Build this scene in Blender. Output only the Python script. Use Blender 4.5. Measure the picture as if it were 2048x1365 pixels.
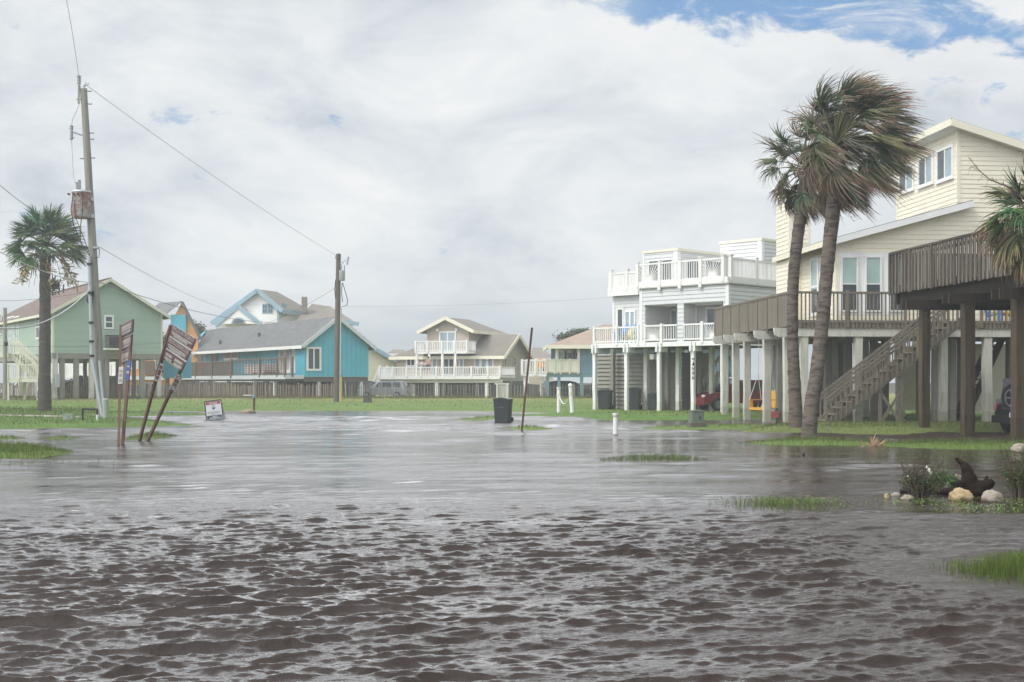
import bpy, math, random
import numpy as np
from mathutils import Vector, noise as mnoise
for _o in list(bpy.data.objects): bpy.data.objects.remove(_o)
S = bpy.context.scene; C = S.collection
R = math.radians; rnd = random.Random(7); nr = np.random.default_rng(5)
# ------------------------------------------------------------------ camera
F, CX, HY, H = 2560.0, 1024.0, 763.0, 1.75      # focal length in photo pixels, optical axis, horizon row, eye height
cam = bpy.data.objects.new('camera', bpy.data.cameras.new('camera')); C.objects.link(cam)
cam.location = (0, 0, H); cam.rotation_euler = (R(90), 0, 0)
cam.data.sensor_width = 36; cam.data.lens = F/2048*36; cam.data.shift_y = (HY-682.5)/2048
cam.data.clip_end = 2000; cam.data.clip_start = .1
S.camera = cam
S.view_settings.view_transform = 'Standard'; S.view_settings.look = 'None'; S.view_settings.gamma = 1
S.view_settings.exposure = -0.08
S.render.engine = 'CYCLES'; S.cycles.use_denoising = True
try: S.cycles.denoiser = 'OPENIMAGEDENOISE'
except Exception: pass
S.cycles.max_bounces = 6; S.cycles.diffuse_bounces = 3; S.cycles.glossy_bounces = 3; S.cycles.volume_bounces = 1
S.cycles.transparent_max_bounces = 8; S.cycles.caustics_reflective = False; S.cycles.caustics_refractive = False
S.cycles.sample_clamp_indirect = 6
# ------------------------------------------------------------------ sky and sun
SUN_EL, SUN_AZ = R(50), R(-122)                 # azimuth from +Y towards +X: high, to the left and a little behind
wd = bpy.data.worlds.new('World'); S.world = wd; wd.use_nodes = True
class NG:
    def __init__(s, tree): s.t = tree; s.n = tree.nodes; s.l = tree.links
    def node(s, typ, **kw):
        n = s.n.new(typ)
        for k, v in kw.items(): setattr(n, k, v)
        return n
    def put(s, sock, v):
        if hasattr(v, 'is_output'): s.l.new(v, sock)
        elif v is not None: sock.default_value = v
    def m(s, op, a, b=None, c=None):
        n = s.node('ShaderNodeMath', operation=op); s.put(n.inputs[0], a)
        if b is not None: s.put(n.inputs[1], b)
        if c is not None: s.put(n.inputs[2], c)
        return n.outputs[0]
    def ss(s, v, a, b, lo=0., hi=1.):
        n = s.node('ShaderNodeMapRange', interpolation_type='SMOOTHSTEP')
        s.put(n.inputs[0], v); s.put(n.inputs[1], a); s.put(n.inputs[2], b); n.inputs[3].default_value = lo; n.inputs[4].default_value = hi
        return n.outputs[0]
    def mix(s, f, a, b, blend='MIX'):
        n = s.node('ShaderNodeMix', data_type='RGBA', blend_type=blend, clamp_factor=True)
        s.put(n.inputs[0], f); s.put(n.inputs[6], a); s.put(n.inputs[7], b)
        return n.outputs[2]
    def noise(s, vec, scale, detail=4, rough=.5, dist=0., out=0):
        n = s.node('ShaderNodeTexNoise'); s.put(n.inputs['Vector'], vec)
        n.inputs['Scale'].default_value = scale; n.inputs['Detail'].default_value = detail
        n.inputs['Roughness'].default_value = rough; n.inputs['Distortion'].default_value = dist
        return n.outputs[out]
    def comb(s, x, y, z):
        n = s.node('ShaderNodeCombineXYZ')
        for i, v in enumerate((x, y, z)): s.put(n.inputs[i], v)
        return n.outputs[0]
    def sep(s, v):
        n = s.node('ShaderNodeSeparateXYZ'); s.put(n.inputs[0], v); return n.outputs
    def ramp(s, f, stops):
        n = s.node('ShaderNodeValToRGB'); s.put(n.inputs[0], f); e = n.color_ramp.elements
        while len(e) < len(stops): e.new(.5)
        for i, (p, c) in enumerate(stops): e[i].position = p; e[i].color = (*c, 1)
        return n.outputs[0]
    def mapping(s, v, scale=(1,1,1), loc=(0,0,0), rot=(0,0,0)):
        n = s.node('ShaderNodeMapping'); s.put(n.inputs[0], v)
        n.inputs[1].default_value = loc; n.inputs[2].default_value = rot; n.inputs[3].default_value = scale
        return n.outputs[0]
def build_world():
    g = NG(wd.node_tree); g.n.clear()
    K = 0.1
    sky = g.node('ShaderNodeTexSky', sky_type='NISHITA'); sky.sun_disc = False
    sky.sun_elevation = SUN_EL; sky.sun_rotation = SUN_AZ; sky.air_density = 1.0; sky.dust_density = 1.0
    d = g.node('ShaderNodeTexCoord').outputs['Generated']
    x, y, z = g.sep(d)
    az = g.m('ARCTAN2', x, y)
    el = g.m('ARCSINE', z)
    p = g.comb(az, g.m('MULTIPLY', el, 1.75), 0.37)
    n1 = g.noise(p, 5.0, 9, .56, .5)
    n2 = g.noise(g.mapping(p, (1, 1.35, 1), (3.1, 1.7, 0)), 9.0, 8, .58, .6)
    n3 = g.noise(g.mapping(p, (.6, 2.6, 1), (7.3, 4.1, 0)), 11.0, 6, .5, .4)
    n4 = g.noise(g.mapping(p, (1, 1.2, 1), (1.3, 9.1, 0)), 17.0, 9, .6, .4)
    # cloud brightness
    b = g.m('ADD', g.m('MULTIPLY', n1, .65), g.m('MULTIPLY', n2, .35))
    col = g.ramp(b, [(.34, (.57, .63, .70)), (.44, (.73, .775, .825)), (.53, (.85, .885, .91)), (.63, (.965, .972, .975))])
    # smooth hazy layer low down, with thin grey bars in it
    low = g.ss(el, .012, .115, 1, 0)
    lowcol = g.ramp(g.ss(el, -.02, .09), [(0., (.62, .68, .73)), (.45, (.50, .56, .625)), (.72, (.60, .655, .71)), (1., (.78, .81, .83))])
    bars = g.m('MULTIPLY', g.ss(n3, .54, .66), g.ss(el, .105, .05))
    lowcol = g.mix(g.m('MULTIPLY', bars, .55), lowcol, (.46, .51, .57, 1))
    col = g.mix(g.m('MULTIPLY', low, .88), col, lowcol)
    # blue opening, high on the right, with a bright cumulus rim under it
    edge = g.m('ADD', g.m('MULTIPLY', g.m('SUBTRACT', az, .05), -.15), .276)
    s = g.m('SUBTRACT', g.m('ADD', el, g.m('MULTIPLY', g.m('SUBTRACT', n4, .5), .085)), edge)
    s = g.m('ADD', s, g.m('MULTIPLY', g.m('SUBTRACT', n1, .5), .05))
    side = g.ss(az, .0, .12)
    wisps = g.ss(g.m('ADD', n2, g.m('MULTIPLY', s, 3.0)), .56, .70)
    hole = g.m('MULTIPLY', g.m('MULTIPLY', g.ss(s, .0, .014), g.m('SUBTRACT', 1., wisps)), side)
    rim = g.m('MULTIPLY', g.m('MULTIPLY', g.ss(s, -.05, -.004), g.ss(s, .012, .0)), side)
    col = g.mix(g.m('MULTIPLY', rim, .6), col, (.94, .95, .955, 1))
    # a few small ragged openings elsewhere
    gaps = g.m('MULTIPLY', g.ss(g.m('SUBTRACT', n4, g.m('MULTIPLY', n1, .35)), .47, .56), g.ss(el, .05, .1))
    hole = g.m('MAXIMUM', hole, g.m('MULTIPLY', gaps, .55))
    # the overcast deck brightens towards the sun
    sx, sy, sz = math.sin(SUN_AZ)*math.cos(SUN_EL), math.cos(SUN_AZ)*math.cos(SUN_EL), math.sin(SUN_EL)
    dp = g.node('ShaderNodeVectorMath', operation='DOT_PRODUCT'); g.l.new(d, dp.inputs[0]); dp.inputs[1].default_value = (sx, sy, sz)
    glow = g.ss(dp.outputs['Value'], .15, 1., 1., 2.7)
    gl = g.node('ShaderNodeVectorMath', operation='SCALE'); g.l.new(col, gl.inputs[0]); g.l.new(glow, gl.inputs['Scale'])
    # added glow high in front above the frame to brighten the flood water's reflections
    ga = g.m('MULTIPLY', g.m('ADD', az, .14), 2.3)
    added_glow = g.m('MULTIPLY', g.m('POWER', 2.718, g.m('MULTIPLY', g.m('MULTIPLY', ga, ga), -1.)), g.m('MULTIPLY', g.ss(el, .30, .37), g.ss(el, .68, .48)))
    over = g.m('DIVIDE', g.m('ADD', 1., g.m('MULTIPLY', added_glow, 5.0)), K)
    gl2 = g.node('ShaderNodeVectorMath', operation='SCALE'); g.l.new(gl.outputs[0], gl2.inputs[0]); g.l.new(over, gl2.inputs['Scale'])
    blue = g.mix(.75, sky.outputs[0], (2.5, 4.6, 7.9, 1))
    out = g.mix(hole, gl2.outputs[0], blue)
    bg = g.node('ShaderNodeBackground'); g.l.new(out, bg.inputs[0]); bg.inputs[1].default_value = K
    g.l.new(bg.outputs[0], g.node('ShaderNodeOutputWorld').inputs[0])
build_world()
sl = bpy.data.lights.new('sun', 'SUN'); sl.energy = 2.0; sl.angle = R(12); sl.color = (1, .955, .89)
so = bpy.data.objects.new('sun', sl); C.objects.link(so)
_sd = Vector((math.sin(SUN_AZ)*math.cos(SUN_EL), math.cos(SUN_AZ)*math.cos(SUN_EL), math.sin(SUN_EL)))
so.rotation_euler = _sd.to_track_quat('Z', 'Y').to_euler(); so.location = _sd*60
# ------------------------------------------------------------------ helpers
def P(px, py, d): return Vector(((px-CX)*d/F, d, H+(HY-py)*d/F))
def D(py, z=0.): return (H-z)*F/(py-HY)
def G(px, py, z=0.): return P(px, py, D(py, z))
OFF = {}
def thing(name, label, cat, loc, group=None):
    o = bpy.data.objects.new(name, None); C.objects.link(o); o.location = loc; o.empty_display_size = .3
    o['label'] = label; o['category'] = cat
    if group: o['group'] = group
    OFF[o] = Vector(loc); return o
def tag(o, label, cat, group=None, kind=None):
    if label: o['label'] = label
    if cat: o['category'] = cat
    if group: o['group'] = group
    if kind: o['kind'] = kind
    return o
def link_mesh(name, me, parent, base=None):
    o = bpy.data.objects.new(name, me); C.objects.link(o)
    if parent is not None: o.parent = parent; OFF[o] = OFF[parent]
    else:
        OFF[o] = Vector(base if base is not None else (0,0,0)); o.location = OFF[o]
    return o
def mesh_np(name, V, Fc, col, mat, parent=None, base=None, smooth=False):
    """V (n,3) world points, Fc (m,k) indices, col (m,3) face tints"""
    V = np.asarray(V, dtype=np.float32); Fc = np.asarray(Fc, dtype=np.int32)
    off = OFF[parent] if parent is not None else Vector(base if base is not None else (0,0,0))
    V = V - np.array(off, dtype=np.float32)
    me = bpy.data.meshes.new(name); k = Fc.shape[1]
    me.vertices.add(len(V)); me.vertices.foreach_set('co', V.ravel())
    me.loops.add(Fc.size); me.loops.foreach_set('vertex_index', Fc.ravel())
    me.polygons.add(len(Fc)); me.polygons.foreach_set('loop_start', np.arange(0, Fc.size, k, dtype=np.int32))
    try: me.polygons.foreach_set('loop_total', np.full(len(Fc), k, dtype=np.int32))
    except Exception: pass
    if smooth: me.polygons.foreach_set('use_smooth', np.ones(len(Fc), dtype=bool))
    me.update(calc_edges=True)
    a = me.attributes.new('tint', 'FLOAT_COLOR', 'FACE')
    c = np.ones((len(Fc), 4), dtype=np.float32)
    if col is not None: c[:, :3] = col
    a.data.foreach_set('color', c.ravel())
    me.materials.append(mat)
    return link_mesh(name, me, parent, base)
class MB:
    def __init__(s): s.v = []; s.f = []; s.c = []; s.mi = []; s.sm = []
    def add(s, vs, fs, c=1., mi=0, sm=False):
        n = len(s.v); s.v += [tuple(v) for v in vs]
        for f in fs: s.f.append([i+n for i in f]); s.c.append(c); s.mi.append(mi); s.sm.append(sm)
    def hexa(s, p, c=1., mi=0):  # p: 4 bottom, 4 top
        s.add(p, [(3,2,1,0),(4,5,6,7),(0,1,5,4),(1,2,6,5),(2,3,7,6),(3,0,4,7)], c, mi)
    def box(s, x0, x1, y0, y1, z0, z1, c=1., mi=0):
        s.hexa([(x0,y0,z0),(x1,y0,z0),(x1,y1,z0),(x0,y1,z0),(x0,y0,z1),(x1,y0,z1),(x1,y1,z1),(x0,y1,z1)], c, mi)
    def ob(s, pl, s0, s1, z0, z1, t0, t1, c=1., mi=0):
        q = pl.pt
        s.hexa([q(s0,z0,t1),q(s1,z0,t1),q(s1,z0,t0),q(s0,z0,t0),q(s0,z1,t1),q(s1,z1,t1),q(s1,z1,t0),q(s0,z1,t0)], c, mi)
    def beam(s, p, q, w, h, c=1., mi=0, up=(0,0,1)):
        p = Vector(p); q = Vector(q); d = (q-p).normalized(); u = Vector(up)
        if abs(d.dot(u)) > .98: u = Vector((0,1,0))
        a = d.cross(u).normalized()*w/2; b = a.cross(d).normalized()*h/2
        s.hexa([p-a-b,p+a-b,p+a+b,p-a+b,q-a-b,q+a-b,q+a+b,q-a+b], c, mi)
    def tube(s, pts, rad, n=8, c=1., mi=0, cap=True, jit=0., sm=True):
        pts = [Vector(p) for p in pts]; m = len(pts)
        rad = [rad]*m if isinstance(rad, (int, float)) else rad
        vs = []; fs = []; ref = None
        for i, p in enumerate(pts):
            d = (pts[min(i+1,m-1)]-pts[max(i-1,0)]).normalized()
            if ref is None: ref = Vector((1,0,0)) if abs(d.x) < .8 else Vector((0,1,0))
            a = (ref - d*ref.dot(d)).normalized(); b = d.cross(a); ref = a
            for k in range(n):
                t = 2*math.pi*k/n; r = rad[i]*(1+(rnd.uniform(-jit, jit) if jit else 0))
                vs.append(p+a*math.cos(t)*r+b*math.sin(t)*r)
        for i in range(m-1):
            for k in range(n): fs.append((i*n+k, i*n+(k+1)%n, (i+1)*n+(k+1)%n, (i+1)*n+k))
        s.add(vs, fs, c, mi, sm)
        if cap:
            s.add(vs[:n], [tuple(range(n))[::-1]], c, mi); s.add(vs[-n:], [tuple(range(n))], c, mi)
    def slab(s, poly, th, c=1., mi=0, dirv=(0,0,-1)):
        n = len(poly); d = Vector(dirv)*th; vs = [Vector(p) for p in poly]; ws = [v+d for v in vs]
        s.add(vs+ws, [tuple(range(n)), tuple(range(2*n-1, n-1, -1))]+[(i, i+n, (i+1)%n+n, (i+1)%n) for i in range(n)], c, mi)
    def ball(s, c0, r, seg=12, rings=8, c=1., mi=0, fn=None):
        vs = []; fs = []
        for i in range(rings+1):
            for k in range(seg):
                ph = math.pi*i/rings; th = 2*math.pi*k/seg
                d = Vector((math.sin(ph)*math.cos(th), math.sin(ph)*math.sin(th), math.cos(ph)))
                f = fn(d) if fn else 1.
                vs.append((c0[0]+d.x*r[0]*f, c0[1]+d.y*r[1]*f, c0[2]+d.z*r[2]*f))
        for i in range(rings):
            for k in range(seg): fs.append((i*seg+k, (i+1)*seg+k, (i+1)*seg+(k+1)%seg, i*seg+(k+1)%seg))
        s.add(vs, fs, c, mi, True)
    def lap(s, pl, poly, h=.16, dep=.018, var=.03, t=0.):
        """horizontal lap siding over a convex polygon given in (s,z)"""
        def iv(z):
            xs = []
            for i in range(len(poly)):
                (a, za), (b, zb) = poly[i], poly[(i+1)%len(poly)]
                if abs(zb-za) < 1e-9:
                    if abs(z-za) < 1e-6: xs += [a, b]
                elif min(za, zb)-1e-7 <= z <= max(za, zb)+1e-7: xs.append(a+(b-a)*(z-za)/(zb-za))
            return (min(xs), max(xs)) if xs else None
        z = min(p[1] for p in poly); zt = max(p[1] for p in poly)
        while z < zt-1e-4:
            z1 = min(z+h, zt); a = iv(z); b = iv(z1)
            if a and b:
                q = pl.pt; c = 1+rnd.uniform(-var, var)
                s.add([q(a[0],z,t+dep),q(a[1],z,t+dep),q(b[1],z1,t),q(b[0],z1,t)], [(0,1,2,3)], c)
                s.add([q(a[0],z,t+dep),q(a[1],z,t+dep),q(a[1],z,t),q(a[0],z,t)], [(3,2,1,0)], c)
            z = z1
    def build(s, name, mats, parent=None, base=None):
        off = OFF[parent] if parent is not None else Vector(base if base is not None else (0,0,0))
        me = bpy.data.meshes.new(name)
        me.from_pydata([(v[0]-off[0], v[1]-off[1], v[2]-off[2]) for v in s.v], [], s.f)
        for m in (mats if isinstance(mats, (list, tuple)) else [mats]): me.materials.append(m)
        me.polygons.foreach_set('material_index', s.mi)
        me.polygons.foreach_set('use_smooth', s.sm)
        a = me.attributes.new('tint', 'FLOAT_COLOR', 'FACE')
        cc = np.ones((len(s.f), 4), dtype=np.float32)
        for i, c in enumerate(s.c): cc[i, :3] = c
        a.data.foreach_set('color', cc.ravel()); me.update()
        return link_mesh(name, me, parent, base)
class Plane:
    def __init__(s, p0, e, n): s.p0 = Vector(p0); s.e = Vector(e); s.n = Vector(n)
    def pt(s, a, z, t=0.): return s.p0+s.e*a+s.n*t+Vector((0,0,z))
    def s(s, px):
        k = (px-CX)/F; return (k*s.p0.y-s.p0.x)/(s.e.x-k*s.e.y)
    def z(s, py, a): return H+(HY-py)*(s.p0.y+s.e.y*a)/F
    def sz(s, px, py):
        a = s.s(px); return (a, s.z(py, a))
class Frame:
    def __init__(s, px, d, deg):
        s.o = Vector(((px-CX)*d/F, d, 0)); r = R(deg)
        s.u = Vector((math.cos(r), math.sin(r), 0)); s.v = Vector((-math.sin(r), math.cos(r), 0))
    def pt(s, a, b, z=0.): return s.o+s.u*a+s.v*b+Vector((0,0,z))
    def front(s, b=0.): return Plane(s.pt(0, b), s.u, -s.v)
    def left(s, a=0.): return Plane(s.pt(a, 0), s.v, -s.u)
    def right(s, a=0.): return Plane(s.pt(a, 0), s.v, s.u)
    def back(s, b=0.): return Plane(s.pt(0, b), s.u, s.v)
    def A(s, px, b=0.): return s.front(b).s(px)
    def B(s, px, a=0.): return s.left(a).s(px)
    def Z(s, py, a, b=0.): return H+(HY-py)*s.pt(a, b).y/F
    def boxv(s, a0, a1, b0, b1, z0, z1):
        q = s.pt; return [q(a0,b0,z0),q(a1,b0,z0),q(a1,b1,z0),q(a0,b1,z0),q(a0,b0,z1),q(a1,b0,z1),q(a1,b1,z1),q(a0,b1,z1)]
def fbox(mb, fr, a0, a1, b0, b1, z0, z1, c=1., mi=0): mb.hexa(fr.boxv(a0, a1, b0, b1, z0, z1), c, mi)
def dup(o, delta=(0,0,0), parent=None, label=None):
    c = o.copy(); C.objects.link(c)
    if parent is None: c.location = Vector(o.location)+Vector(delta); OFF[c] = OFF[o]+Vector(delta)
    else: c.parent = parent; OFF[c] = OFF[parent]
    if label: c['label'] = label
    for ch in list(o.children): dup(ch, parent=c)
    return c
# ------------------------------------------------------------------ materials
def mat(name, rgb, rough=.6, var=.12, scale=1.5, grain=None, bump=0., bscale=30., spec=.35, metal=0., stain=None, stain_amt=.5, stain_scale=1.2, stain_lim=(.52, .7), fine=.08):
    m = bpy.data.materials.new(name); m.use_nodes = True; g = NG(m.node_tree); g.n.clear()
    co = g.node('ShaderNodeTexCoord').outputs['Object']
    v = g.mapping(co, grain) if grain else co
    n1 = g.noise(v, scale, 5, .6); n2 = g.noise(v, scale*14, 3, .6)
    f = g.m('ADD', g.m('MULTIPLY', g.m('SUBTRACT', n1, .5), var*3.2), 1.)
    f = g.m('ADD', f, g.m('MULTIPLY', g.m('SUBTRACT', n2, .5), fine*3.2))
    at = g.node('ShaderNodeAttribute', attribute_name='tint')
    base = (*rgb, 1)
    if stain:
        base = g.mix(g.m('MULTIPLY', g.ss(g.noise(v, stain_scale, 6, .65), *stain_lim), stain_amt), base, (*stain, 1))
    c = g.mix(1., base, at.outputs['Color'], 'MULTIPLY')
    sc = g.node('ShaderNodeVectorMath', operation='SCALE'); g.l.new(c, sc.inputs[0]); g.l.new(f, sc.inputs['Scale'])
    b = g.node('ShaderNodeBsdfPrincipled'); g.l.new(sc.outputs[0], b.inputs['Base Color'])
    b.inputs['Roughness'].default_value = rough; b.inputs['Metallic'].default_value = metal
    b.inputs['Specular IOR Level'].default_value = spec
    if bump:
        bn = g.node('ShaderNodeBump'); bn.inputs['Strength'].default_value = bump; bn.inputs['Distance'].default_value = .02
        g.l.new(g.noise(v, bscale, 4, .6), bn.inputs['Height']); g.l.new(bn.outputs[0], b.inputs['Normal'])
    g.l.new(b.outputs[0], g.node('ShaderNodeOutputMaterial').inputs[0])
    return m
def glass_mat(name, rgb, rough=.06):
    m = mat(name, rgb, rough, .25, .8, spec=.7, fine=.0); return m
M = {}
M['white'] = mat('white_paint', (.78,.78,.76), .55, .06, 1.2, stain=(.45,.42,.36), stain_amt=.25, fine=.03)
M['rustwhite'] = mat('weathered_white_paint', (.78,.77,.74), .55, .06, 1.2, stain=(.5,.36,.2), stain_amt=.55, stain_scale=2.2, stain_lim=(.6,.74), fine=.03)
M['grey_siding'] = mat('grey_siding', (.61,.615,.615), .5, .05, .8, fine=.03)
M['yellow_siding'] = mat('cream_siding', (.785,.725,.585), .5, .05, .8, fine=.03, stain=(.45,.42,.32), stain_amt=.22)
M['yellow_trim'] = mat('cream_trim', (.75,.71,.57), .5, .05, .8, fine=.03)
M['blue_trim'] = mat('pale_blue_trim', (.74,.74,.725), .5, .06, 1., fine=.03)
M['green_siding'] = mat('sage_siding', (.32,.42,.345), .5, .06, .8, fine=.03)
M['cream_rail'] = mat('cream_painted_wood', (.62,.61,.50), .55, .08, 1., fine=.03)
M['turq'] = mat('turquoise_boards', (.095,.42,.53), .5, .08, .8, fine=.04)
M['tan'] = mat('tan_siding', (.43,.37,.29), .5, .05, .8, fine=.03)
M['tanside'] = mat('darker_tan_siding', (.33,.30,.25), .5, .05, .8, fine=.03)
M['pale_yellow'] = mat('pale_yellow_siding', (.66,.65,.46), .5, .05, .8, fine=.03)
M['trimblue'] = mat('blue_painted_trim', (.25,.37,.45), .5, .08, 1.)
M['bluegrey'] = mat('blue_grey_siding', (.125,.225,.28), .5, .06, .8, fine=.03)
M['bluepost'] = mat('blue_green_paint', (.14,.25,.29), .5, .08, 1.)
M['orange'] = mat('orange_siding', (.72,.36,.12), .5, .06, .8, fine=.03)
M['roof_brown'] = mat('brown_shingles', (.16,.115,.10), .85, .16, .8, (1,1,3.), bump=.5, bscale=14, spec=.15, fine=.22, stain=(.06,.05,.045), stain_amt=.6)
M['roof_grey'] = mat('grey_shingles', (.135,.137,.14), .85, .2, .9, (1,1,2.2), bump=.5, bscale=9, spec=.15, fine=.34, stain=(.27,.26,.25), stain_amt=.75, stain_scale=4.2)
M['roof_tan'] = mat('taupe_shingles', (.21,.19,.165), .85, .14, .9, (1,1,3.), bump=.5, bscale=14, spec=.15, fine=.22)
M['roof_pink'] = mat('faded_pink_shingles', (.33,.25,.205), .85, .16, .9, (1,1,3.), bump=.5, bscale=14, spec=.15, fine=.2, stain=(.28,.27,.26), stain_amt=.6)
M['oldwood'] = mat('weathered_deck_wood', (.19,.165,.132), .75, .22, 1.6, (6,6,.5), bump=.5, bscale=8, spec=.2, fine=.15, stain=(.085,.07,.055), stain_amt=.6, stain_scale=.9)
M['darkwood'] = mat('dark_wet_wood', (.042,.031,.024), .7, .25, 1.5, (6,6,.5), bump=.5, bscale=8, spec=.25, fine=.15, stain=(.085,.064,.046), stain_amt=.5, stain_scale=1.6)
M['deckpost'] = mat('treated_timber', (.098,.072,.048), .7, .25, 1.5, (7,7,.4), bump=.5, bscale=8, spec=.2, fine=.15, stain=(.025,.019,.015), stain_amt=.8, stain_scale=1.0)
M['brownrail'] = mat('brown_stained_wood', (.17,.115,.085), .7, .15, 1.5, (4,4,.6), fine=.12)
M['limepost'] = mat('whitewashed_piling', (.58,.565,.50), .7, .12, 1.2, (5,5,.6), bump=.4, bscale=10, spec=.2, fine=.08, stain=(.26,.25,.20), stain_amt=.5, stain_scale=1.5)
M['greypost'] = mat('grey_piling', (.25,.24,.205), .75, .15, 1.2, (5,5,.6), bump=.4, bscale=10, spec=.2, fine=.1, stain=(.18,.17,.14), stain_amt=.5)
M['pale_post'] = mat('pale_blue_piling', (.55,.60,.61), .65, .1, 1.2, (5,5,.6))
M['pole'] = mat('weathered_pole_wood', (.285,.275,.24), .8, .2, 1.4, (7,7,.25), bump=.5, bscale=10, spec=.15, fine=.14, stain=(.11,.095,.07), stain_amt=.6)
M['darkpole'] = mat('creosoted_pole_wood', (.135,.115,.095), .8, .2, 1.4, (7,7,.25), bump=.5, bscale=10, spec=.15, fine=.14, stain=(.20,.175,.14), stain_amt=.4)
M['picket'] = mat('sand_fence_picket', (.25,.19,.145), .8, .2, 1.4, (7,7,.5), fine=.12)
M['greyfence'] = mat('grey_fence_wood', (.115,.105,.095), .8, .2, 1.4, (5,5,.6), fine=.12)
M['metal'] = mat('galvanised_metal', (.42,.44,.45), .4, .15, 2., metal=.6)
M['pvc'] = mat('grey_conduit', (.40,.43,.46), .5, .1, 2.)
M['rust'] = mat('rusty_painted_steel', (.40,.385,.36), .6, .15, 2., stain=(.26,.115,.075), stain_amt=.9, stain_scale=2.4, stain_lim=(.42,.56), fine=.1)
M['rustpole'] = mat('rusted_steel', (.125,.065,.045), .7, .25, 3., bump=.3, bscale=30, fine=.15)
M['black'] = mat('black_metal', (.022,.023,.025), .45, .2, 2.)
M['cable'] = mat('cable_sheath', (.06,.062,.065), .5, .1, 1.)
M['palecable'] = mat('pale_cable', (.45,.46,.46), .5, .1, 1.)
M['porcelain'] = mat('grey_porcelain', (.33,.34,.35), .3, .1, 2.)
M['utilgreen'] = mat('utility_green', (.13,.16,.13), .5, .12, 2., stain=(.20,.21,.18), stain_amt=.4)
M['palegreen'] = mat('pale_utility_green', (.30,.35,.29), .5, .12, 2.)
M['binplastic'] = mat('dark_green_plastic', (.035,.045,.045), .45, .1, 2., fine=.04)
M['binmark'] = mat('moulded_pale_marking', (.20,.22,.22), .5, .1, 4.)
M['signbrown'] = mat('brown_sign_face', (.075,.040,.034), .45, .15, 3.)
M['signpost'] = mat('red_brown_post', (.12,.066,.05), .7, .25, 2., (6,6,.5), fine=.15)
M['signletter'] = mat('faded_white_letter', (.36,.335,.32), .6, .2, 9.)
M['signalu'] = mat('bare_aluminium', (.48,.49,.49), .45, .12, 3., metal=.3)
M['signfade'] = mat('faded_plate_face', (.44,.40,.39), .5, .12, 3.)
M['signwhite'] = mat('white_sign_face', (.68,.68,.69), .4, .05, 3., fine=.02)
M['signred'] = mat('red_sign_face', (.36,.09,.095), .4, .06, 3.)
M['signblue'] = mat('blue_sign_face', (.055,.095,.30), .4, .06, 3.)
M['signnavy'] = mat('navy_sign_face', (.055,.085,.125), .4, .06, 3.)
M['glass'] = glass_mat('window_glass', (.055,.07,.08))
M['glassgreen'] = glass_mat('pale_green_blind_behind_glass', (.34,.46,.42), .15)
M['glassblue'] = glass_mat('blind_behind_glass', (.30,.38,.42), .12)
M['dullglass'] = mat('dull_window_glass', (.07,.085,.095), .3, .2, .8, spec=.2, fine=.0)
M['shade'] = mat('porch_wall', (.40,.40,.39), .6, .05, 1.)
M['blue_plastic'] = mat('blue_plastic', (.035,.20,.52), .4, .08, 2.)
M['yellow_plastic'] = mat('yellow_plastic', (.75,.46,.05), .4, .08, 2.)
M['paleyellow_plastic'] = mat('pale_yellow_plastic', (.72,.60,.22), .4, .08, 2.)
M['orange_plastic'] = mat('amber_plastic', (.72,.36,.06), .4, .08, 2.)
M['swing'] = mat('yellow_painted_wood', (.62,.33,.04), .5, .12, 2.)
M['rope'] = mat('white_rope', (.66,.65,.60), .8, .1, 9.)
M['concrete'] = mat('concrete', (.34,.29,.26), .8, .15, .8, fine=.1, bump=.2)
M['bark'] = mat('palm_bark', (.155,.128,.108), .85, .3, 2.2, (1,1,4.5), bump=1., bscale=9, spec=.1, fine=.28, stain=(.055,.043,.036), stain_amt=.85, stain_scale=2.6, stain_lim=(.46,.62))
M['barkdark'] = mat('dark_palm_bark', (.085,.075,.066), .85, .25, 2.2, (1,1,3.5), bump=.9, bscale=7, spec=.1, fine=.2, stain=(.17,.15,.13), stain_amt=.5)
M['leaf'] = mat('palm_leaf', (1,1,1), .5, .2, 3., spec=.3, fine=.1)
M['foliage'] = mat('foliage', (1,1,1), .6, .2, 2., spec=.25, fine=.1)
M['twig'] = mat('dead_twig', (.10,.075,.06), .8, .2, 3.)
M['drift'] = mat('driftwood', (.016,.011,.008), .85, .3, 4., bump=.9, bscale=14, spec=.1, stain=(.11,.06,.035), stain_amt=.7, stain_scale=3.5, stain_lim=(.55,.72))
M['rock_tan'] = mat('tan_boulder', (.37,.28,.155), .85, .2, 5., bump=.8, bscale=9, fine=.12, stain=(.48,.41,.29), stain_amt=.6, stain_scale=4)
M['rock_grey'] = mat('pale_grey_rock', (.29,.25,.20), .85, .25, 5., bump=.9, bscale=9, fine=.15, stain=(.20,.16,.13), stain_amt=.7, stain_scale=5)
M['carred'] = mat('red_car_paint', (.15,.016,.018), .25, .06, 2., spec=.6, fine=.0)
M['cargrey'] = mat('grey_car_paint', (.22,.24,.26), .25, .06, 2., spec=.6, fine=.0)
M['cardark'] = mat('dark_car_paint', (.03,.032,.035), .25, .06, 2., spec=.6, fine=.0)
M['carsilver'] = mat('silver_car_paint', (.55,.56,.57), .25, .06, 2., spec=.6, fine=.0)
M['tyre'] = mat('rubber', (.018,.018,.018), .8, .1, 3.)
M['rim'] = mat('alloy', (.25,.25,.26), .35, .1, 3., metal=.8)
M['lamp'] = mat('lamp_glass', (.65,.66,.67), .15, .1, 3., spec=.7)
M['skin'] = mat('skin', (.46,.27,.19), .55, .06, 4.)
M['hair'] = mat('dark_hair', (.025,.018,.014), .6, .1, 5.)
M['cloth_white'] = mat('pale_shirt', (.55,.54,.52), .8, .1, 4.)
M['cloth_dark'] = mat('dark_clothing', (.05,.055,.07), .8, .1, 4.)
M['checked'] = None
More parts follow.
